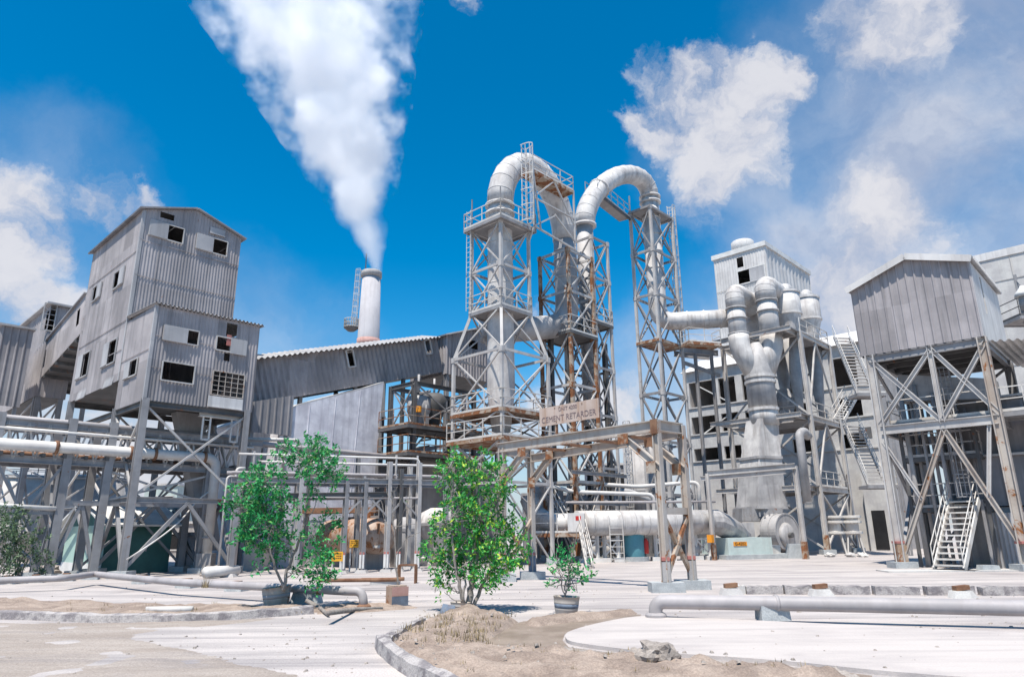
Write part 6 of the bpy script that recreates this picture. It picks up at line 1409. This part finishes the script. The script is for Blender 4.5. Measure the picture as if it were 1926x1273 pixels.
stair_thing('lower pale stair flight from the small landing down to the yard', lift(cs[1] + V((-.3, -.1, 0)), q1.z - .1), gp(1104, 1070), .8, V((.45, .89, 0)), 9, 'rail')
for i, (pts_, r_, lab, m_) in enumerate((
        ([(1000, 905, 43), (1080, 925, 43), (1230, 930, 44), (1230, 1040, 44)], .13, 'lagged white pipe sagging across the yard below the portal beam', 'pipe_white'),
        ([(1090, 908, 45), (1200, 915, 45), (1314, 906, 45), (1316, 960, 45)], .13, 'upper lagged white pipe running left of the fan with an end bend', 'pipe_white'),
        ([(1040, 945, 42), (1345, 943, 44)], .08, 'straight grey pipe lying above the thick horizontal duct', 'pipe_grey'),
        ([(1060, 950, 47.5), (1180, 922, 47.5), (1230, 945, 47.5)], .2, 'humped grey pipe behind the lattice towers above the thick duct', 'duct_grey'))):
    simple_pipe('pipe', [pt(*p) for p in pts_], r_, m_, lab, rad=.5)
tk = thing('tank_car', 'rust-stained horizontal storage tank on saddles behind the potted trees', 'tank', gxy(680, 37, 1060))
ta = pt(622, 1008, 40.2); tb_ = pt(716, 1008, 35.6); tb_.z = ta.z; axd = (tb_ - ta).normalized(); rT = 33 / (proj(tb_ + V((1, 0, 0)))[0] - proj(tb_)[0])
MB().tube([ta - axd * .35, ta - axd * .2, ta, tb_, tb_ + axd * .2, tb_ + axd * .35], [rT * .5, rT * .85, rT, rT, rT * .85, rT * .5], 32).build('shell', 'tank_rust', tk, True)
k = MB()
for f in (.15, .5, .82): p = ta.lerp(tb_, f); k.tube([p - axd * .04, p + axd * .04], rT * 1.02, 32)
pieces(k, 'strap', 'steel_rust', tk, True)
for f in (.15, .82): p = ta.lerp(tb_, f); s_ = V((axd.y, -axd.x, 0)); MB().obox(lift(p, 0) - s_ * rT * .8 - axd * .2, s_ * rT * 1.6, axd * .4, Z * (p.z - rT * .6)).build('saddle', 'concrete', tk)
MB().bar(ta - V((0, 0, .5)) + V((.1, -rT, 0)), tb_ - V((0, 0, .5)) + V((.1, -rT, 0)), .09, .12).build('side_rail', 'pipe_white', tk); MB().lathe(ta.lerp(tb_, .75), [(.3, ta.z + rT * .9), (.3, ta.z + rT + .3), (.1, ta.z + rT + .35)], 16).build('hatch', 'steel_rust', tk)
k = MB(); rail(k, [ta.lerp(tb_, .3) + Z * rT, ta.lerp(tb_, .95) + Z * rT], .7, .02); k.build('railing', 'steel_grey', tk)
MB().obox(tb_ + axd * -.5 + V((.1, -rT * .82, .1)), axd * .45, V((.0, -.02, 0)), Z * .5).build('rust_patch', 'rust', tk)
tk2 = gxy(760, 38.5, 1050); t = thing('round_hopper', 'dark grey round vessel standing right of the rusty horizontal tank', 'vessel', tk2); zt_ = hz(tk2, 972); r_ = 26 / (proj(lift(tk2 + V((1, 0, 0)), 1))[0] - proj(lift(tk2, 1))[0]); MB().lathe(tk2, [(r_, 0), (r_, zt_ * .75), (r_ * .8, zt_ * .95), (r_ * .2, zt_)], 28).build('shell', 'duct_grey', t, True); MB().lathe(tk2, [(r_ * 1.04, zt_ * .7), (r_ * 1.04, zt_ * .76)], 28).build('band', 'steel_grey', t)
p = gxy(822, 39.0, 1040); t = thing('mixer_drum', 'white bulbous drum half hidden left of the large tree', 'vessel', p); zc_ = hz(p, 985); MB().lathe(p, [(.3, 0), (.5, zc_ - 1.0), (1.05, zc_ - .5), (1.15, zc_), (.9, zc_ + .6), (.4, zc_ + .85)], 26).build('shell', 'duct_white', t, True); MB().lathe(p, [(1.2, zc_ - .1), (1.2, zc_ + .05)], 26).build('band', 'steel_grey', t)
rock('rubble_heap', 795, 1063, 1.05, 'pale heap of rock dust beside the large potted tree', 'rubble', 'concrete_pale', .55, 0, 44)
# middle rack in front of the hall
M0 = gxy(648, 32.5, 1060); MU = V((.93, .36, 0)).normalized(); MV = V((-MU.y, MU.x, 0))
mr = thing('pipe_rack', 'low steel pipe rack standing over the rusty tank between the trees', 'pipe rack', M0)
def mrk(px, z): return M0 + MU * along(M0, MU, px, z)
zt1_ = hz(mrk(684, 3), 905); zt2_ = hz(mrk(684, 3), 880)
for px, hh_, m_ in ((440, zt1_, 'steel_grey'), (560, zt2_, 'steel_pale'), (648, zt1_, 'steel_grey'), (684, zt1_, 'steel_grey'), (729, hz(mrk(729, 3), 868), 'steel_pale'), (751, zt2_, 'steel_dark'), (786, hz(mrk(786, 3), 870), 'steel_pale'), (838, zt1_, 'steel_grey')):
    for dv in ((0, 2.0) if px in (560, 684, 786) else (0,)):
        p = mrk(px, 2) + MV * dv; MB().ibar(lift(p, 0), lift(p, hh_), .2, .2, .03).build('post', m_, mr); MB().prism([lift(p, 0) + V(v) for v in ((-.3, -.3, -.02), (.3, -.3, -.02), (.2, -.2, .14), (-.2, -.2, .14))], V((0, .5, 0))).build('footing', 'concrete', mr)
        if dv == 0 and px > 600: MB().obox(lift(p, 0.2) - V((.11, .11, 0)), V((.22, 0, 0)), V((0, .22, 0)), Z * .6).build('post_sleeve', 'steel_white', mr); MB().obox(lift(p, .8) - V((.112, .112, 0)), V((.224, 0, 0)), V((0, .224, 0)), Z * .1).build('red_band', 'red_faded', mr)
zd_ = hz(mrk(648, 3), 933)
for dv in (0, 2.0):
    MB().ibar(lift(mrk(430, 3) + MV * dv, zt1_), lift(mrk(850, 3) + MV * dv, zt1_), .16, .25).build('main_beam', 'steel_grey', mr); MB().ibar(lift(mrk(540, 3) + MV * dv, zd_), lift(mrk(740, 3) + MV * dv, zd_ + .1), .16, .25).build('main_beam', 'steel_dark', mr)
for px in (470, 520, 560, 605, 648, 684, 729, 786, 838): MB().bar(lift(mrk(px, 3) - MV * .1, zt1_ + .18), lift(mrk(px, 3) + MV * 2.1, zt1_ + .18), .1, .12).build('cross_beam', 'steel_grey', mr)
for px, d_ in ((648, 1), (684, 1), (729, -1), (729, 1), (786, -1)): p = mrk(px, 3); MB().bar(lift(p, zd_ - .9), lift(p + MU * .9 * d_, zd_), .08).build('knee_brace', 'steel_grey', mr)
for i, (x0, x1, dz, dv, r_, m_, lab) in enumerate(((430, 745, .32, .1, .06, 'pipe_grey', 'front white pipe on the low rack between the trees'), (420, 835, .33, .6, .08, 'pipe_grey', 'grey pipe lying second from the front on the low rack'), (500, 800, .36, 1.2, .11, 'duct_grey', 'thick grey pipe at the back of the low rack'), (480, 850, .95, 1.6, .06, 'pipe_white', 'white pipe carried high above the low rack behind the leafy tree'), (440, 790, 1.15, .3, .05, 'pipe_white', 'slim top pipe with end bend above the low rack'), (560, 790, -.75, .0, .05, 'pipe_grey', 'thin grey pipe slung below the low rack beam'))):
    a_ = lift(mrk(x0, 3) + MV * dv, zt1_ + dz); b_ = lift(mrk(x1, 3) + MV * dv, zt1_ + dz); simple_pipe('pipe', [a_, b_, b_ - Z * ((.25, .3, .3, .5, .7, -.4)[i])], r_, m_, lab)
for px in (470, 600, 745, 786): MB().bar(lift(mrk(px, 3) + MV * .3, zt1_ + .2), lift(mrk(px, 3) + MV * .3, zt1_ + 1.3), .07).build('pipe_stand', 'steel_pale', mr); MB().bar(lift(mrk(px, 3) + MV * 1.6, zt1_ + .2), lift(mrk(px, 3) + MV * 1.6, zt1_ + .88), .07).build('pipe_stand', 'steel_pale', mr)
# upper pipe run between the tower and the hall
simple_pipe('pipe', [lift(rk(420, 5) + VV * .4, z2 - .1), lift(rk(640, 5) + VV * .4, z2 - .15), lift(rk(760, 5) + VV * .4, z2 - .2)], .14, 'pipe_grey', 'long grey pipe crossing in front of the clad hall at mid height')
simple_pipe('pipe', [lift(rk(470, 5) + VV * .9, z2 + .15), lift(rk(575, 5) + VV * .9, z2 + .35), lift(rk(575, 5) + VV * .9, z2 - .4)], .1, 'pipe_white', 'short white pipe with a down bend before the clad hall wall')
for i, px in enumerate((500, 590, 680, 750)): p = rk(px, 5) + VV * .4; tag(MB().ibar(lift(p, 0), lift(p, z2 - .3), .2, .2, .03).build('pipe_post', 'steel_grey'), ['pipe post just right of the corrugated tower carrying the mid-height pipe', 'pipe post behind the leafy tree crown carrying the mid-height pipe', 'pipe post in front of the clad hall carrying the mid-height pipe', 'pipe post at the right end of the mid-height pipe by the clad hall'][i], 'post', 'posts under the mid-height pipe')
ob = pt(590, 965, 38); tag(MB().obox(ob - V((.8, 0, 0)), V((4.2, -.4, 0)), V((0, 1.2, 0)), Z * .28).build('rusty_girder', 'rust'), 'rusty brown girder lying above the left end of the horizontal tank', 'girder')
# yellow notices
for i, (px, py, Y, w_, h_, lab) in enumerate(((666, 1022, 33.8, .42, .36, 'small yellow notice plate hanging in front of the rusty tank'), (634, 1046, 31.5, .50, .40, 'yellow notice board on legs behind the leafy potted tree'))):
    p = pt(px, py, Y); t = thing('notice_board', lab, 'sign', lift(p, 0), 'yellow notices by the rusty tank'); b_ = MB().obox(p - V((w_ / 2, 0, h_ / 2)), V((w_, 0, 0)), V((0, .03, 0)), Z * h_).build('board', 'yellow', t)
    k = MB()
    for j in range(3):
        for n_ in range(5):
            if rr.random() < .8: x = -w_ * .38 + n_ * w_ * .16; k.obox(p + V((x, -.006, h_ * (.24 - j * .24))), V((w_ * .11, 0, 0)), V((0, .004, 0)), Z * h_ * .1)
    k.build('lettering', 'black_ink', b_)
    for s_ in (-.4, .4): MB().bar(lift(p + V((w_ * s_, .05, 0)), 0), lift(p + V((w_ * s_, .05, 0)), p.z), .05).build('post', 'steel_white', t)
# scrap on the ground in the middle
simple_pipe('scrap_pipe', [gp(600, 1091, .3), gp(720, 1090, .32), gp(760, 1088, .35)], .06, 'rust', 'thin rusty pipe lying level above the ground behind the sapling pot')
q = gp(690, 1100); t = thing('rusty_bracket', 'rusty perforated channel lying on the ground left of the sapling', 'scrap', q); MB().obox(q + V((-.2, 0, .12)), V((1.3, -.05, 0)), V((0, .1, 0)), Z * .12).build('channel', 'rust', t); MB().obox(q + V((.1, 0, -.02)), V((1.0, 0, 0)), V((0, .3, 0)), Z * .13).build('base', 'concrete_pale', t)
q = gp(762, 1097); t = thing('scrap_stand', 'small rusty angle-iron frame standing right of the sapling pot', 'scrap', q)
for a_, b_ in (((-.25, 0, 0), (-.25, 0, .62)), ((.35, 0, 0), (.35, 0, .62)), ((-.25, 0, .62), (.35, 0, .62)), ((-.25, .3, 0), (-.25, .3, .62)), ((.35, .3, 0), (.35, .3, .62)), ((-.25, .3, .62), (.35, .3, .62))): MB().bar(q + V(a_), q + V(b_), .055).build('bar', 'rust', t)
q = gp(572, 1135); tag(MB().prism([q + V((-.4, 0, -.02)), q + V((.35, 0, -.02)), q + V((.25, .05, .3)), q + V((-.3, .05, .34))], V((.05, .35, 0))).build('concrete_block', 'concrete_block'), 'battered concrete block right of the leaning half barrel pot', 'block')
for i, (pts_, lab) in enumerate((([(575, 1128), (600, 1142), (618, 1156)], 'grey driftwood log sloping down beside the battered block'), ([(618, 1152), (665, 1146), (720, 1143)], 'dark dry branch lying behind the kerb end'))):
    P_ = [gp(x, y, .05 if k_ else .22) for k_, (x, y) in enumerate(pts_)]; tag(MB().tube(P_, [.05, .055, .03], 9).build('log', 'bark', None, True), lab, 'log')
simple_pipe('scrap_pipe', [gp(275, 1146, .06), gp(362, 1145, .06)], .07, 'pipe_white', 'short pale pipe lying on the earth verge at left')

# dark machinery and added dark backdrops behind the thick duct
for i in range(2):
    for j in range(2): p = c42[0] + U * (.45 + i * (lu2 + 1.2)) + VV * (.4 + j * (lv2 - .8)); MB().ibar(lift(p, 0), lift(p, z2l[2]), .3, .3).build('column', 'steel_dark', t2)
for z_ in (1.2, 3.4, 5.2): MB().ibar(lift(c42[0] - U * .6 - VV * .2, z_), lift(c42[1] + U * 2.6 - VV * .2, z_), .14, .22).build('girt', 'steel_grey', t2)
block_house('dark_backdrop', 985, 1172, 56.5, 932, 'sheet_dark', 'dark block added as a backdrop behind the lattice towers and thick duct', depth=6, rows=((.08, .3, .2, .75), (.4, .62, .2, .75), (.72, .94, .2, .75)), roof='sheet_pale')  # made-up house, kept dark so no bright ground shows behind the towers
p0 = gxy(1010, 49.8, 1050); p1 = gxy(1350, 50.2, 1050); X_ = (p1 - p0).normalized(); tag(MB().obox(p0, X_ * (p1 - p0).length, V((-X_.y, X_.x, 0)) * .3, Z * 1.75).build('dark_fill_wall', 'steel_dark'), 'low dark wall added for the darkness behind the thick horizontal duct', 'wall')  # made-up wall whose dark colour stands for the gloom under the duct
for i, (px, h_, r_, m_) in enumerate(((1108, 1.3, .4, 'steel_grey'), (1136, 1.1, .3, 'steel_dark'), (1250, 1.2, .4, 'steel_grey'), (1300, 1.0, .35, 'steel_dark'))):
    p = gxy(px, 43.8, 1045); t = thing('pump_set', ['grey pump below the left end of the thick duct', 'dark pump left of the teal tank below the thick duct', 'grey pump right of the fire extinguisher below the thick duct', 'dark pump below the right end of the thick duct'][i], 'pump', p, 'pumps below the thick duct')
    MB().obox(p - V((.6, .3, .02)), V((1.2, 0, 0)), V((0, .6, 0)), Z * .25).build('base', 'concrete_block', t); MB().tube([lift(p - V((.5, 0, 0)), .62), lift(p + V((.1, 0, 0)), .62)], r_ * .8, 16).build('motor', m_, t, True); MB().tube([lift(p + V((.1, -.15, 0)), .6), lift(p + V((.45, -.15, 0)), .6)], r_, 18).build('volute', 'duct_grey', t, True); MB().tube([lift(p + V((.3, 0, 0)), .6), lift(p + V((.3, 0, 0)), h_ + .6)], .11, 10).build('outlet', 'pipe_grey', t, True)
p = gxy(1030, 47, 1045); t = thing('bag_filter', 'grey round vessel with a pale band behind the central staircase', 'vessel', p); MB().lathe(p, [(.3, .3), (.5, 1.0), (1.15, 2.2), (1.15, 4.3), (.9, 4.7), (.2, 4.9)], 26).build('shell', 'duct_grey', t, True); MB().lathe(p, [(1.2, 3.0), (1.2, 3.2)], 26).build('band', 'pipe_white', t)
for a_ in (.5, 2.1, 3.6, 5.2): q = p + V((math.cos(a_) * 1.1, math.sin(a_) * 1.1, 0)); MB().bar(q, lift(q, 2.6), .12).build('leg', 'steel_grey', t)

for pts_, lab in (([(238, 1052, 30.2), (285, 1022, 30.8), (335, 985, 32), (372, 940, 33.5), (392, 925, 33.8)], 'pale cable sweeping up from the near tower leg to the drop pipe'), ([(945, 842, 37), (960, 905, 37.4), (990, 945, 38.5), (1010, 950, 40)], 'pale cable hanging from the lower deck of the left duct tower')):
    P_ = [pt(*p) for p in pts_]; tag(MB().tube(bend(P_, 1.5, 4), .035, 6).build('cable', 'pipe_white', None, True), lab, 'cable')

# ================================================================== TREES, POTS, WEEDS
def leaf(m, p, d, nrm, L, W):
    s = d.cross(nrm).normalized(); n = s.cross(d).normalized()
    a = p; b = p + d * L; c0 = p + d * L * .5
    m.add([a, c0 + s * W / 2 + n * W * .14 - d * L * .06, b - n * L * .08, c0 - s * W / 2 + n * W * .14 - d * L * .06, c0 + d * L * .02], [(0, 1, 4), (1, 2, 4), (2, 3, 4), (3, 0, 4)])
def rvec(r): 
    while True:
        v = V((r.uniform(-1, 1), r.uniform(-1, 1), r.uniform(-1, 1)))
        if .05 < v.length < 1: return v.normalized()
def crown(r, blobs_, Y, dens, L, hollow=.35, depth=.8, tw=None, base=None, stems=None):
    m = MB()
    for px, py, rp in blobs_:
        q = pt(px, py, Y); k = (proj(q + V((1, 0, 0)))[0] - proj(q)[0]); R_ = rp / k
        c_ = q + V((0, r.uniform(-.35, .35), 0))
        n_ = int(dens * (rp / 40) ** 2)
        for _ in range(n_):
            d = rvec(r); rad = R_ * (hollow + (1 - hollow) * r.random() ** .6) * (1 + .22 * mnoise.noise(V((d.x * 2 + px, d.y * 2, d.z * 2))))
            x = c_ + V((d.x * rad, d.y * rad * depth, d.z * rad * .95)); g = (d + Z * .5 + rvec(r) * .5).normalized()
            if tw is not None and r.random() < .35: tw.tube([x - g * r.uniform(.15, .4) - d * .1, x + g * .12], [.008, .004], 4, False)
            for j in range(r.randint(7, 12)):
                ld = (g * .5 + rvec(r)).normalized(); sz = L * r.uniform(.65, 1.25)
                leaf(m, x + g * r.uniform(-.02, .16) + rvec(r) * .05, ld, (Z * .8 + rvec(r) * .9).normalized(), sz, sz * .46)
    return m
def limb(m, pts, r0, r1, r, wob=.03, n=7):
    pts = [V(p) for p in pts]; out = []
    for a, b in zip(pts[:-1], pts[1:]):
        for i in range(4): out.append(a.lerp(b, i / 4) + rvec(r) * wob * (1 if (i or out) else 0))
    out.append(pts[-1]); m.tube(out, [r0 + (r1 - r0) * i / (len(out) - 1) for i in range(len(out))], n)
def tree(label, base_px, Y, stems, blobs_, dens, L, lm, seed, tr=.06, twigs=()):
    r = random.Random(seed); b = pt(base_px[0], base_px[1], Y)
    t = thing('potted_tree', label, 'tree', b)
    tk_ = MB(); tw = MB()
    for st, r0, r1 in stems: limb(tk_, [pt(x, y, Y + dy) for x, y, dy in st], r0, r1, r)
    for px, py, rp in blobs_:                                   # a limb into each clump from the nearest stem point
        best = min(((x, y, dy) for st, _, _ in stems for x, y, dy in st[1:]), key=lambda q: (q[0] - px) ** 2 + (q[1] - py) ** 2 + (0 if q[1] > py else 4000))
        limb(tk_, [pt(best[0], best[1], Y + best[2]), pt((best[0] + px) / 2 + r.uniform(-6, 6), (best[1] + py) / 2 + r.uniform(-4, 8), Y), pt(px, py - rp * .4, Y + r.uniform(-.2, .2))], .016, .006, r, .02, 5)
    m = crown(r, blobs_, Y, dens, L, tw=tw)
    tk_.add(tw.v, tw.f); tk_.build('trunk', 'bark', t, True); m.build('crown', lm, t); return t
tree('leafy tree with a split crown growing from the leaning half barrel pot', (530, 1108), 17.4,
     [([(532, 1112, 0), (538, 1075, 0), (556, 1035, .1), (572, 985, .1), (580, 920, 0), (585, 870, 0)], .045, .018), ([(534, 1110, 0), (520, 1070, 0), (508, 1030, -.1), (500, 980, -.1), (490, 930, 0)], .035, .012), ([(540, 1085, 0), (565, 1065, 0), (595, 1050, 0), (604, 1020, 0)], .02, .01)],
     [(470, 905, 30), (505, 900, 30), (462, 945, 34), (500, 945, 40), (535, 950, 22), (475, 985, 36), (515, 990, 34), (470, 1020, 22), (505, 1030, 30), (540, 1020, 18), (455, 1000, 18), (440, 960, 12),
      (545, 850, 20), (580, 850, 32), (612, 865, 28), (625, 885, 22), (600, 890, 26), (560, 870, 18), (598, 832, 12), (525, 845, 12), (600, 925, 16), (630, 905, 14),
      (610, 985, 22), (590, 1005, 20), (622, 1020, 18), (600, 1045, 20), (570, 1070, 18), (610, 1075, 22), (585, 1090, 16), (625, 1085, 10), (607, 1110, 8), (490, 1065, 10), (560, 955, 12)], 68, .11, 'leaf_deep', 3)
tree('large leafy tree with yellow-green tips in the middle foreground', (884, 1150), 16.3,
     [([(884, 1153, 0), (884, 1110, 0), (893, 1075, 0), (905, 1020, .1), (905, 960, 0), (900, 900, 0)], .085, .02), ([(878, 1152, 0), (868, 1115, -.1), (858, 1070, -.1), (850, 1010, -.1), (852, 930, 0), (850, 880, 0)], .05, .014), ([(888, 1152, 0), (905, 1105, .1), (930, 1060, .1), (940, 1000, .1), (935, 930, 0)], .05, .014), ([(880, 1150, 0), (872, 1130, -.2), (875, 1090, -.2)], .05, .02)],
     [(850, 880, 24), (835, 895, 18), (870, 905, 24), (900, 885, 22), (930, 895, 24), (850, 855, 12), (905, 855, 12), (882, 875, 16), (945, 875, 14), (842, 925, 20), (895, 930, 30), (930, 940, 26), (955, 915, 12),
      (860, 965, 28), (905, 970, 34), (945, 970, 24), (835, 985, 24), (875, 1005, 34), (920, 1010, 36), (960, 1000, 24), (815, 1005, 14), (845, 1035, 30), (885, 1050, 36), (930, 1055, 36), (965, 1040, 24), (980, 1020, 14), (815, 1035, 16),
      (830, 1070, 26), (868, 1075, 24), (912, 1078, 24), (955, 1070, 20), (985, 1055, 12), (822, 1095, 12), (842, 1098, 13), (940, 1092, 9), (836, 1116, 7)], 58, .108, 'leaf_fresh', 8)
tree('small sparse tree in the rusty bucket behind the earth island', (1064, 1122), 15.6,
     [([(1064, 1128, 0), (1064, 1100, 0), (1070, 1070, 0), (1080, 1030, 0), (1088, 985, 0)], .022, .006), ([(1063, 1126, 0), (1055, 1090, 0), (1046, 1050, 0), (1052, 1005, 0)], .018, .005), ([(1066, 1110, 0), (1085, 1075, 0), (1098, 1040, 0)], .012, .004), ([(1080, 1030, 0), (1100, 1000, 0)], .008, .004), ([(1046, 1050, 0), (1030, 1010, 0)], .008, .004)],
     [(1048, 1062, 18), (1075, 1065, 18), (1095, 1078, 16), (1060, 1085, 16), (1082, 1095, 14), (1040, 1080, 10), (1104, 1088, 10), (1075, 1045, 12), (1028, 1106, 7), (1046, 1108, 7), (1085, 1112, 7), (1064, 1040, 9)], 44, .095, 'leaf_deep', 12)
# bare sapling
r = random.Random(4); b0 = pt(748, 1112, 18.2); t = thing('bare_sapling', 'thin bare sapling with dry twigs standing in a square painted pot', 'tree', b0); m = MB()
limb(m, [pt(752, 1114, 18.2), pt(742, 1060, 18.2), pt(742, 1000, 18.2), pt(738, 950, 18.2), pt(736, 915, 18.2)], .028, .008, r)
for x0, y0, x1, y1 in ((742, 1000, 760, 960), (760, 960, 772, 930), (742, 1020, 722, 975), (722, 975, 716, 940), (740, 975, 755, 935), (741, 990, 782, 985), (738, 950, 726, 918), (743, 1045, 765, 1010), (765, 1010, 790, 1000), (738, 940, 748, 915), (760, 960, 780, 950)): limb(m, [pt(x0, y0, 18.2), pt((x0 + x1) / 2 + r.uniform(-3, 3), (y0 + y1) / 2, 18.2 + r.uniform(-.1, .1)), pt(x1, y1, 18.2 + r.uniform(-.3, .3))], .012, .004, r, .015, 5)
m.build('trunk', 'bark', t, True); crown(r, [(755, 935, 9), (740, 925, 8), (775, 945, 7), (722, 960, 6)], 18.2, 22, .06).build('crown', 'leaf_dusty', t)
# dusty shrubs at the left edge
for i, (px, py, Y, bl, lab) in enumerate(((35, 1085, 28.5, [(30, 985, 30), (55, 1000, 28), (20, 1020, 30), (60, 1035, 26), (35, 1050, 28), (75, 1015, 18), (40, 965, 16)], 'dusty green shrub at the left edge in front of the rack legs'), (-10, 1090, 27.5, [(-10, 985, 34), (8, 1000, 26), (-20, 1040, 40), (10, 1050, 24), (0, 965, 18)], 'dusty shrub cut off by the left picture edge'), (78, 1085, 29.0, [(78, 1050, 16), (70, 1065, 14), (88, 1062, 12)], 'low dusty bush beside the rubble at the leftmost rack leg'))):
    r = random.Random(40 + i); t = thing('shrub', lab, 'shrub', pt(px, py, Y)); m = MB()
    for x, y, rp in bl: limb(m, [pt(px + r.uniform(-8, 8), py, Y), pt((px + x) / 2, (py + y) / 2, Y), pt(x, y, Y)], .03, .008, r, .04, 5)
    m.build('stems', 'bark', t, True); crown(r, bl, Y, 60, .13).build('crown', 'leaf_dusty', t); t['group'] = 'dusty shrubs at the left edge'
# pots
def tub(name, label, px0, px1, py0, py1, Y, tilt=(0, 0), m1='tank_rust', band=None, taper=.85):
    b = gp((px0 + px1) / 2, py1 - 4); top = pt((px0 + px1) / 2, py0, b.y); w_ = (px1 - px0) / (proj(b + V((1, 0, 0)))[0] - proj(b)[0]); h_ = top.z
    t = thing(name, label, 'pot', b); ax_ = (Z + V((tilt[0], tilt[1], 0))).normalized(); mb = MB(); n = 26; R1 = w_ / 2; R0 = R1 * taper
    prof = [(R0 * .9, -.03), (R0, .0), (R0 + (R1 - R0) * .33, h_ * .33), ((R0 + (R1 - R0) * .33) * 1.03, h_ * .36), (R0 + (R1 - R0) * .4, h_ * .4), (R0 + (R1 - R0) * .66, h_ * .66), ((R0 + (R1 - R0) * .66) * 1.03, h_ * .69), (R0 + (R1 - R0) * .73, h_ * .73), (R1, h_), (R1 * 1.03, h_ * 1.01), (R1 * .95, h_ * 1.0), (R1 * .9, h_ * .86)]
    mb.lathe(V((0, 0, 0)), prof, n); k = MB().lathe(V((0, 0, 0)), [(R1 * .3, h_ * .86), (R1 * .93, h_ * .87), (R1 * .5, h_ * .92), (.02, h_ * .95)], 20)
    bd = MB().lathe(V((0, 0, 0)), [((R0 + (R1 - R0) * .42) * 1.01, h_ * .42), ((R0 + (R1 - R0) * .64) * 1.01, h_ * .64)], n) if band else None
    Rm = Z.rotation_difference(ax_).to_matrix()
    for x, nm, mt in ((mb, 'shell', m1), (k, 'soil', 'earth'), (bd, 'paint_band', band)):
        if x is None: continue
        x.v = [Rm @ v + b for v in x.v]; x.build(nm, mt, t, True)
    return t
tub('barrel_pot', 'rusty white half barrel pot leaning left at the end of the kerb', 494, 547, 1103, 1143, 17.4, (-.10, -.02), 'steel_tan', 'pipe_grey')
tub('bucket_pot', 'rusty tapered bucket pot with a blue-grey band holding the small sparse tree', 1040, 1090, 1121, 1162, 15.6, (.05, 0), 'steel_tan', 'blue_paint', .8)
tub('barrel_pot', 'pale rusty tub at the foot of the large leafy tree', 846, 884, 1132, 1158, 16.3, (.04, .02), 'steel_tan')
b = gp(752, 1141); t = thing('square_pot', 'square tin pot painted pink and slate holding the bare sapling', 'pot', b); e1 = V((.86, .5, 0)).normalized(); e2 = V((-e1.y, e1.x, 0)); w_ = .42; o_ = b - e1 * w_ / 2
MB().obox(o_, e1 * w_, e2 * w_, Z * .46).build('shell', 'tank_rust', t); MB().obox(o_ - e2 * .006 + Z * .25, e1 * w_, e2 * .005, Z * .21).build('pink_side', 'pink_paint', t); MB().obox(o_ - e2 * .006, e1 * w_, e2 * .005, Z * .24).build('slate_side', 'blue_paint', t); MB().obox(o_ + (e1 + e2) * .03 + Z * .455, e1 * (w_ - .06), e2 * (w_ - .06), Z * .03).build('soil', 'earth', t)
q = gp(845, 1158); tag(MB().prism([q + V((-.22, 0, 0)), q + V((.1, 0, 0)), q + V((.12, .05, .2)), q + V((-.15, .1, .24))], V((0, .03, 0))).build('metal_offcut', 'blue_paint'), 'bent grey metal offcut leaning at the left of the tree tub', 'scrap')
# dry weeds
r = random.Random(77); m = MB()
def tuft(x, y, z, n, h, sp):
    for _ in range(n):
        a = r.uniform(0, 6.28); d = V((math.cos(a) * r.uniform(.1, .7), math.sin(a) * r.uniform(.1, .7), 1)).normalized(); p = V((x + r.uniform(-sp, sp), y + r.uniform(-sp, sp), z)); L_ = h * r.uniform(.5, 1.1); s_ = d.cross(Z).normalized() * .006 if d.cross(Z).length > .01 else V((.006, 0, 0))
        m.add([p - s_, p + s_, p + d * L_], [(0, 1, 2)])
for _ in range(110): px = r.gauss(860, 70); py = r.uniform(1150, 1205); p = gp(px, py, .16); (inside((p.x, p.y), isl)) and tuft(p.x, p.y, .14, 9, .12, .08)
for _ in range(70): px = r.uniform(700, 1600); py = r.uniform(1160, 1260); p = gp(px, py, .15); (inside((p.x, p.y), isl)) and tuft(p.x, p.y, .13, 6, .07, .06)
for _ in range(60): px = r.uniform(100, 600); py = r.uniform(1130, 1158); p = gp(px, py, .05); (inside((p.x, p.y), verge)) and tuft(p.x, p.y, .04, 6, .09, .06)
tuft(gp(512, 1110).x, gp(512, 1140).y, .45, 40, .35, .08)
o = m.build('dry_grass', 'dry_grass'); tag(o, 'dry straw-coloured grass tufts on the earth island and verge', 'grass'); o['kind'] = 'stuff'
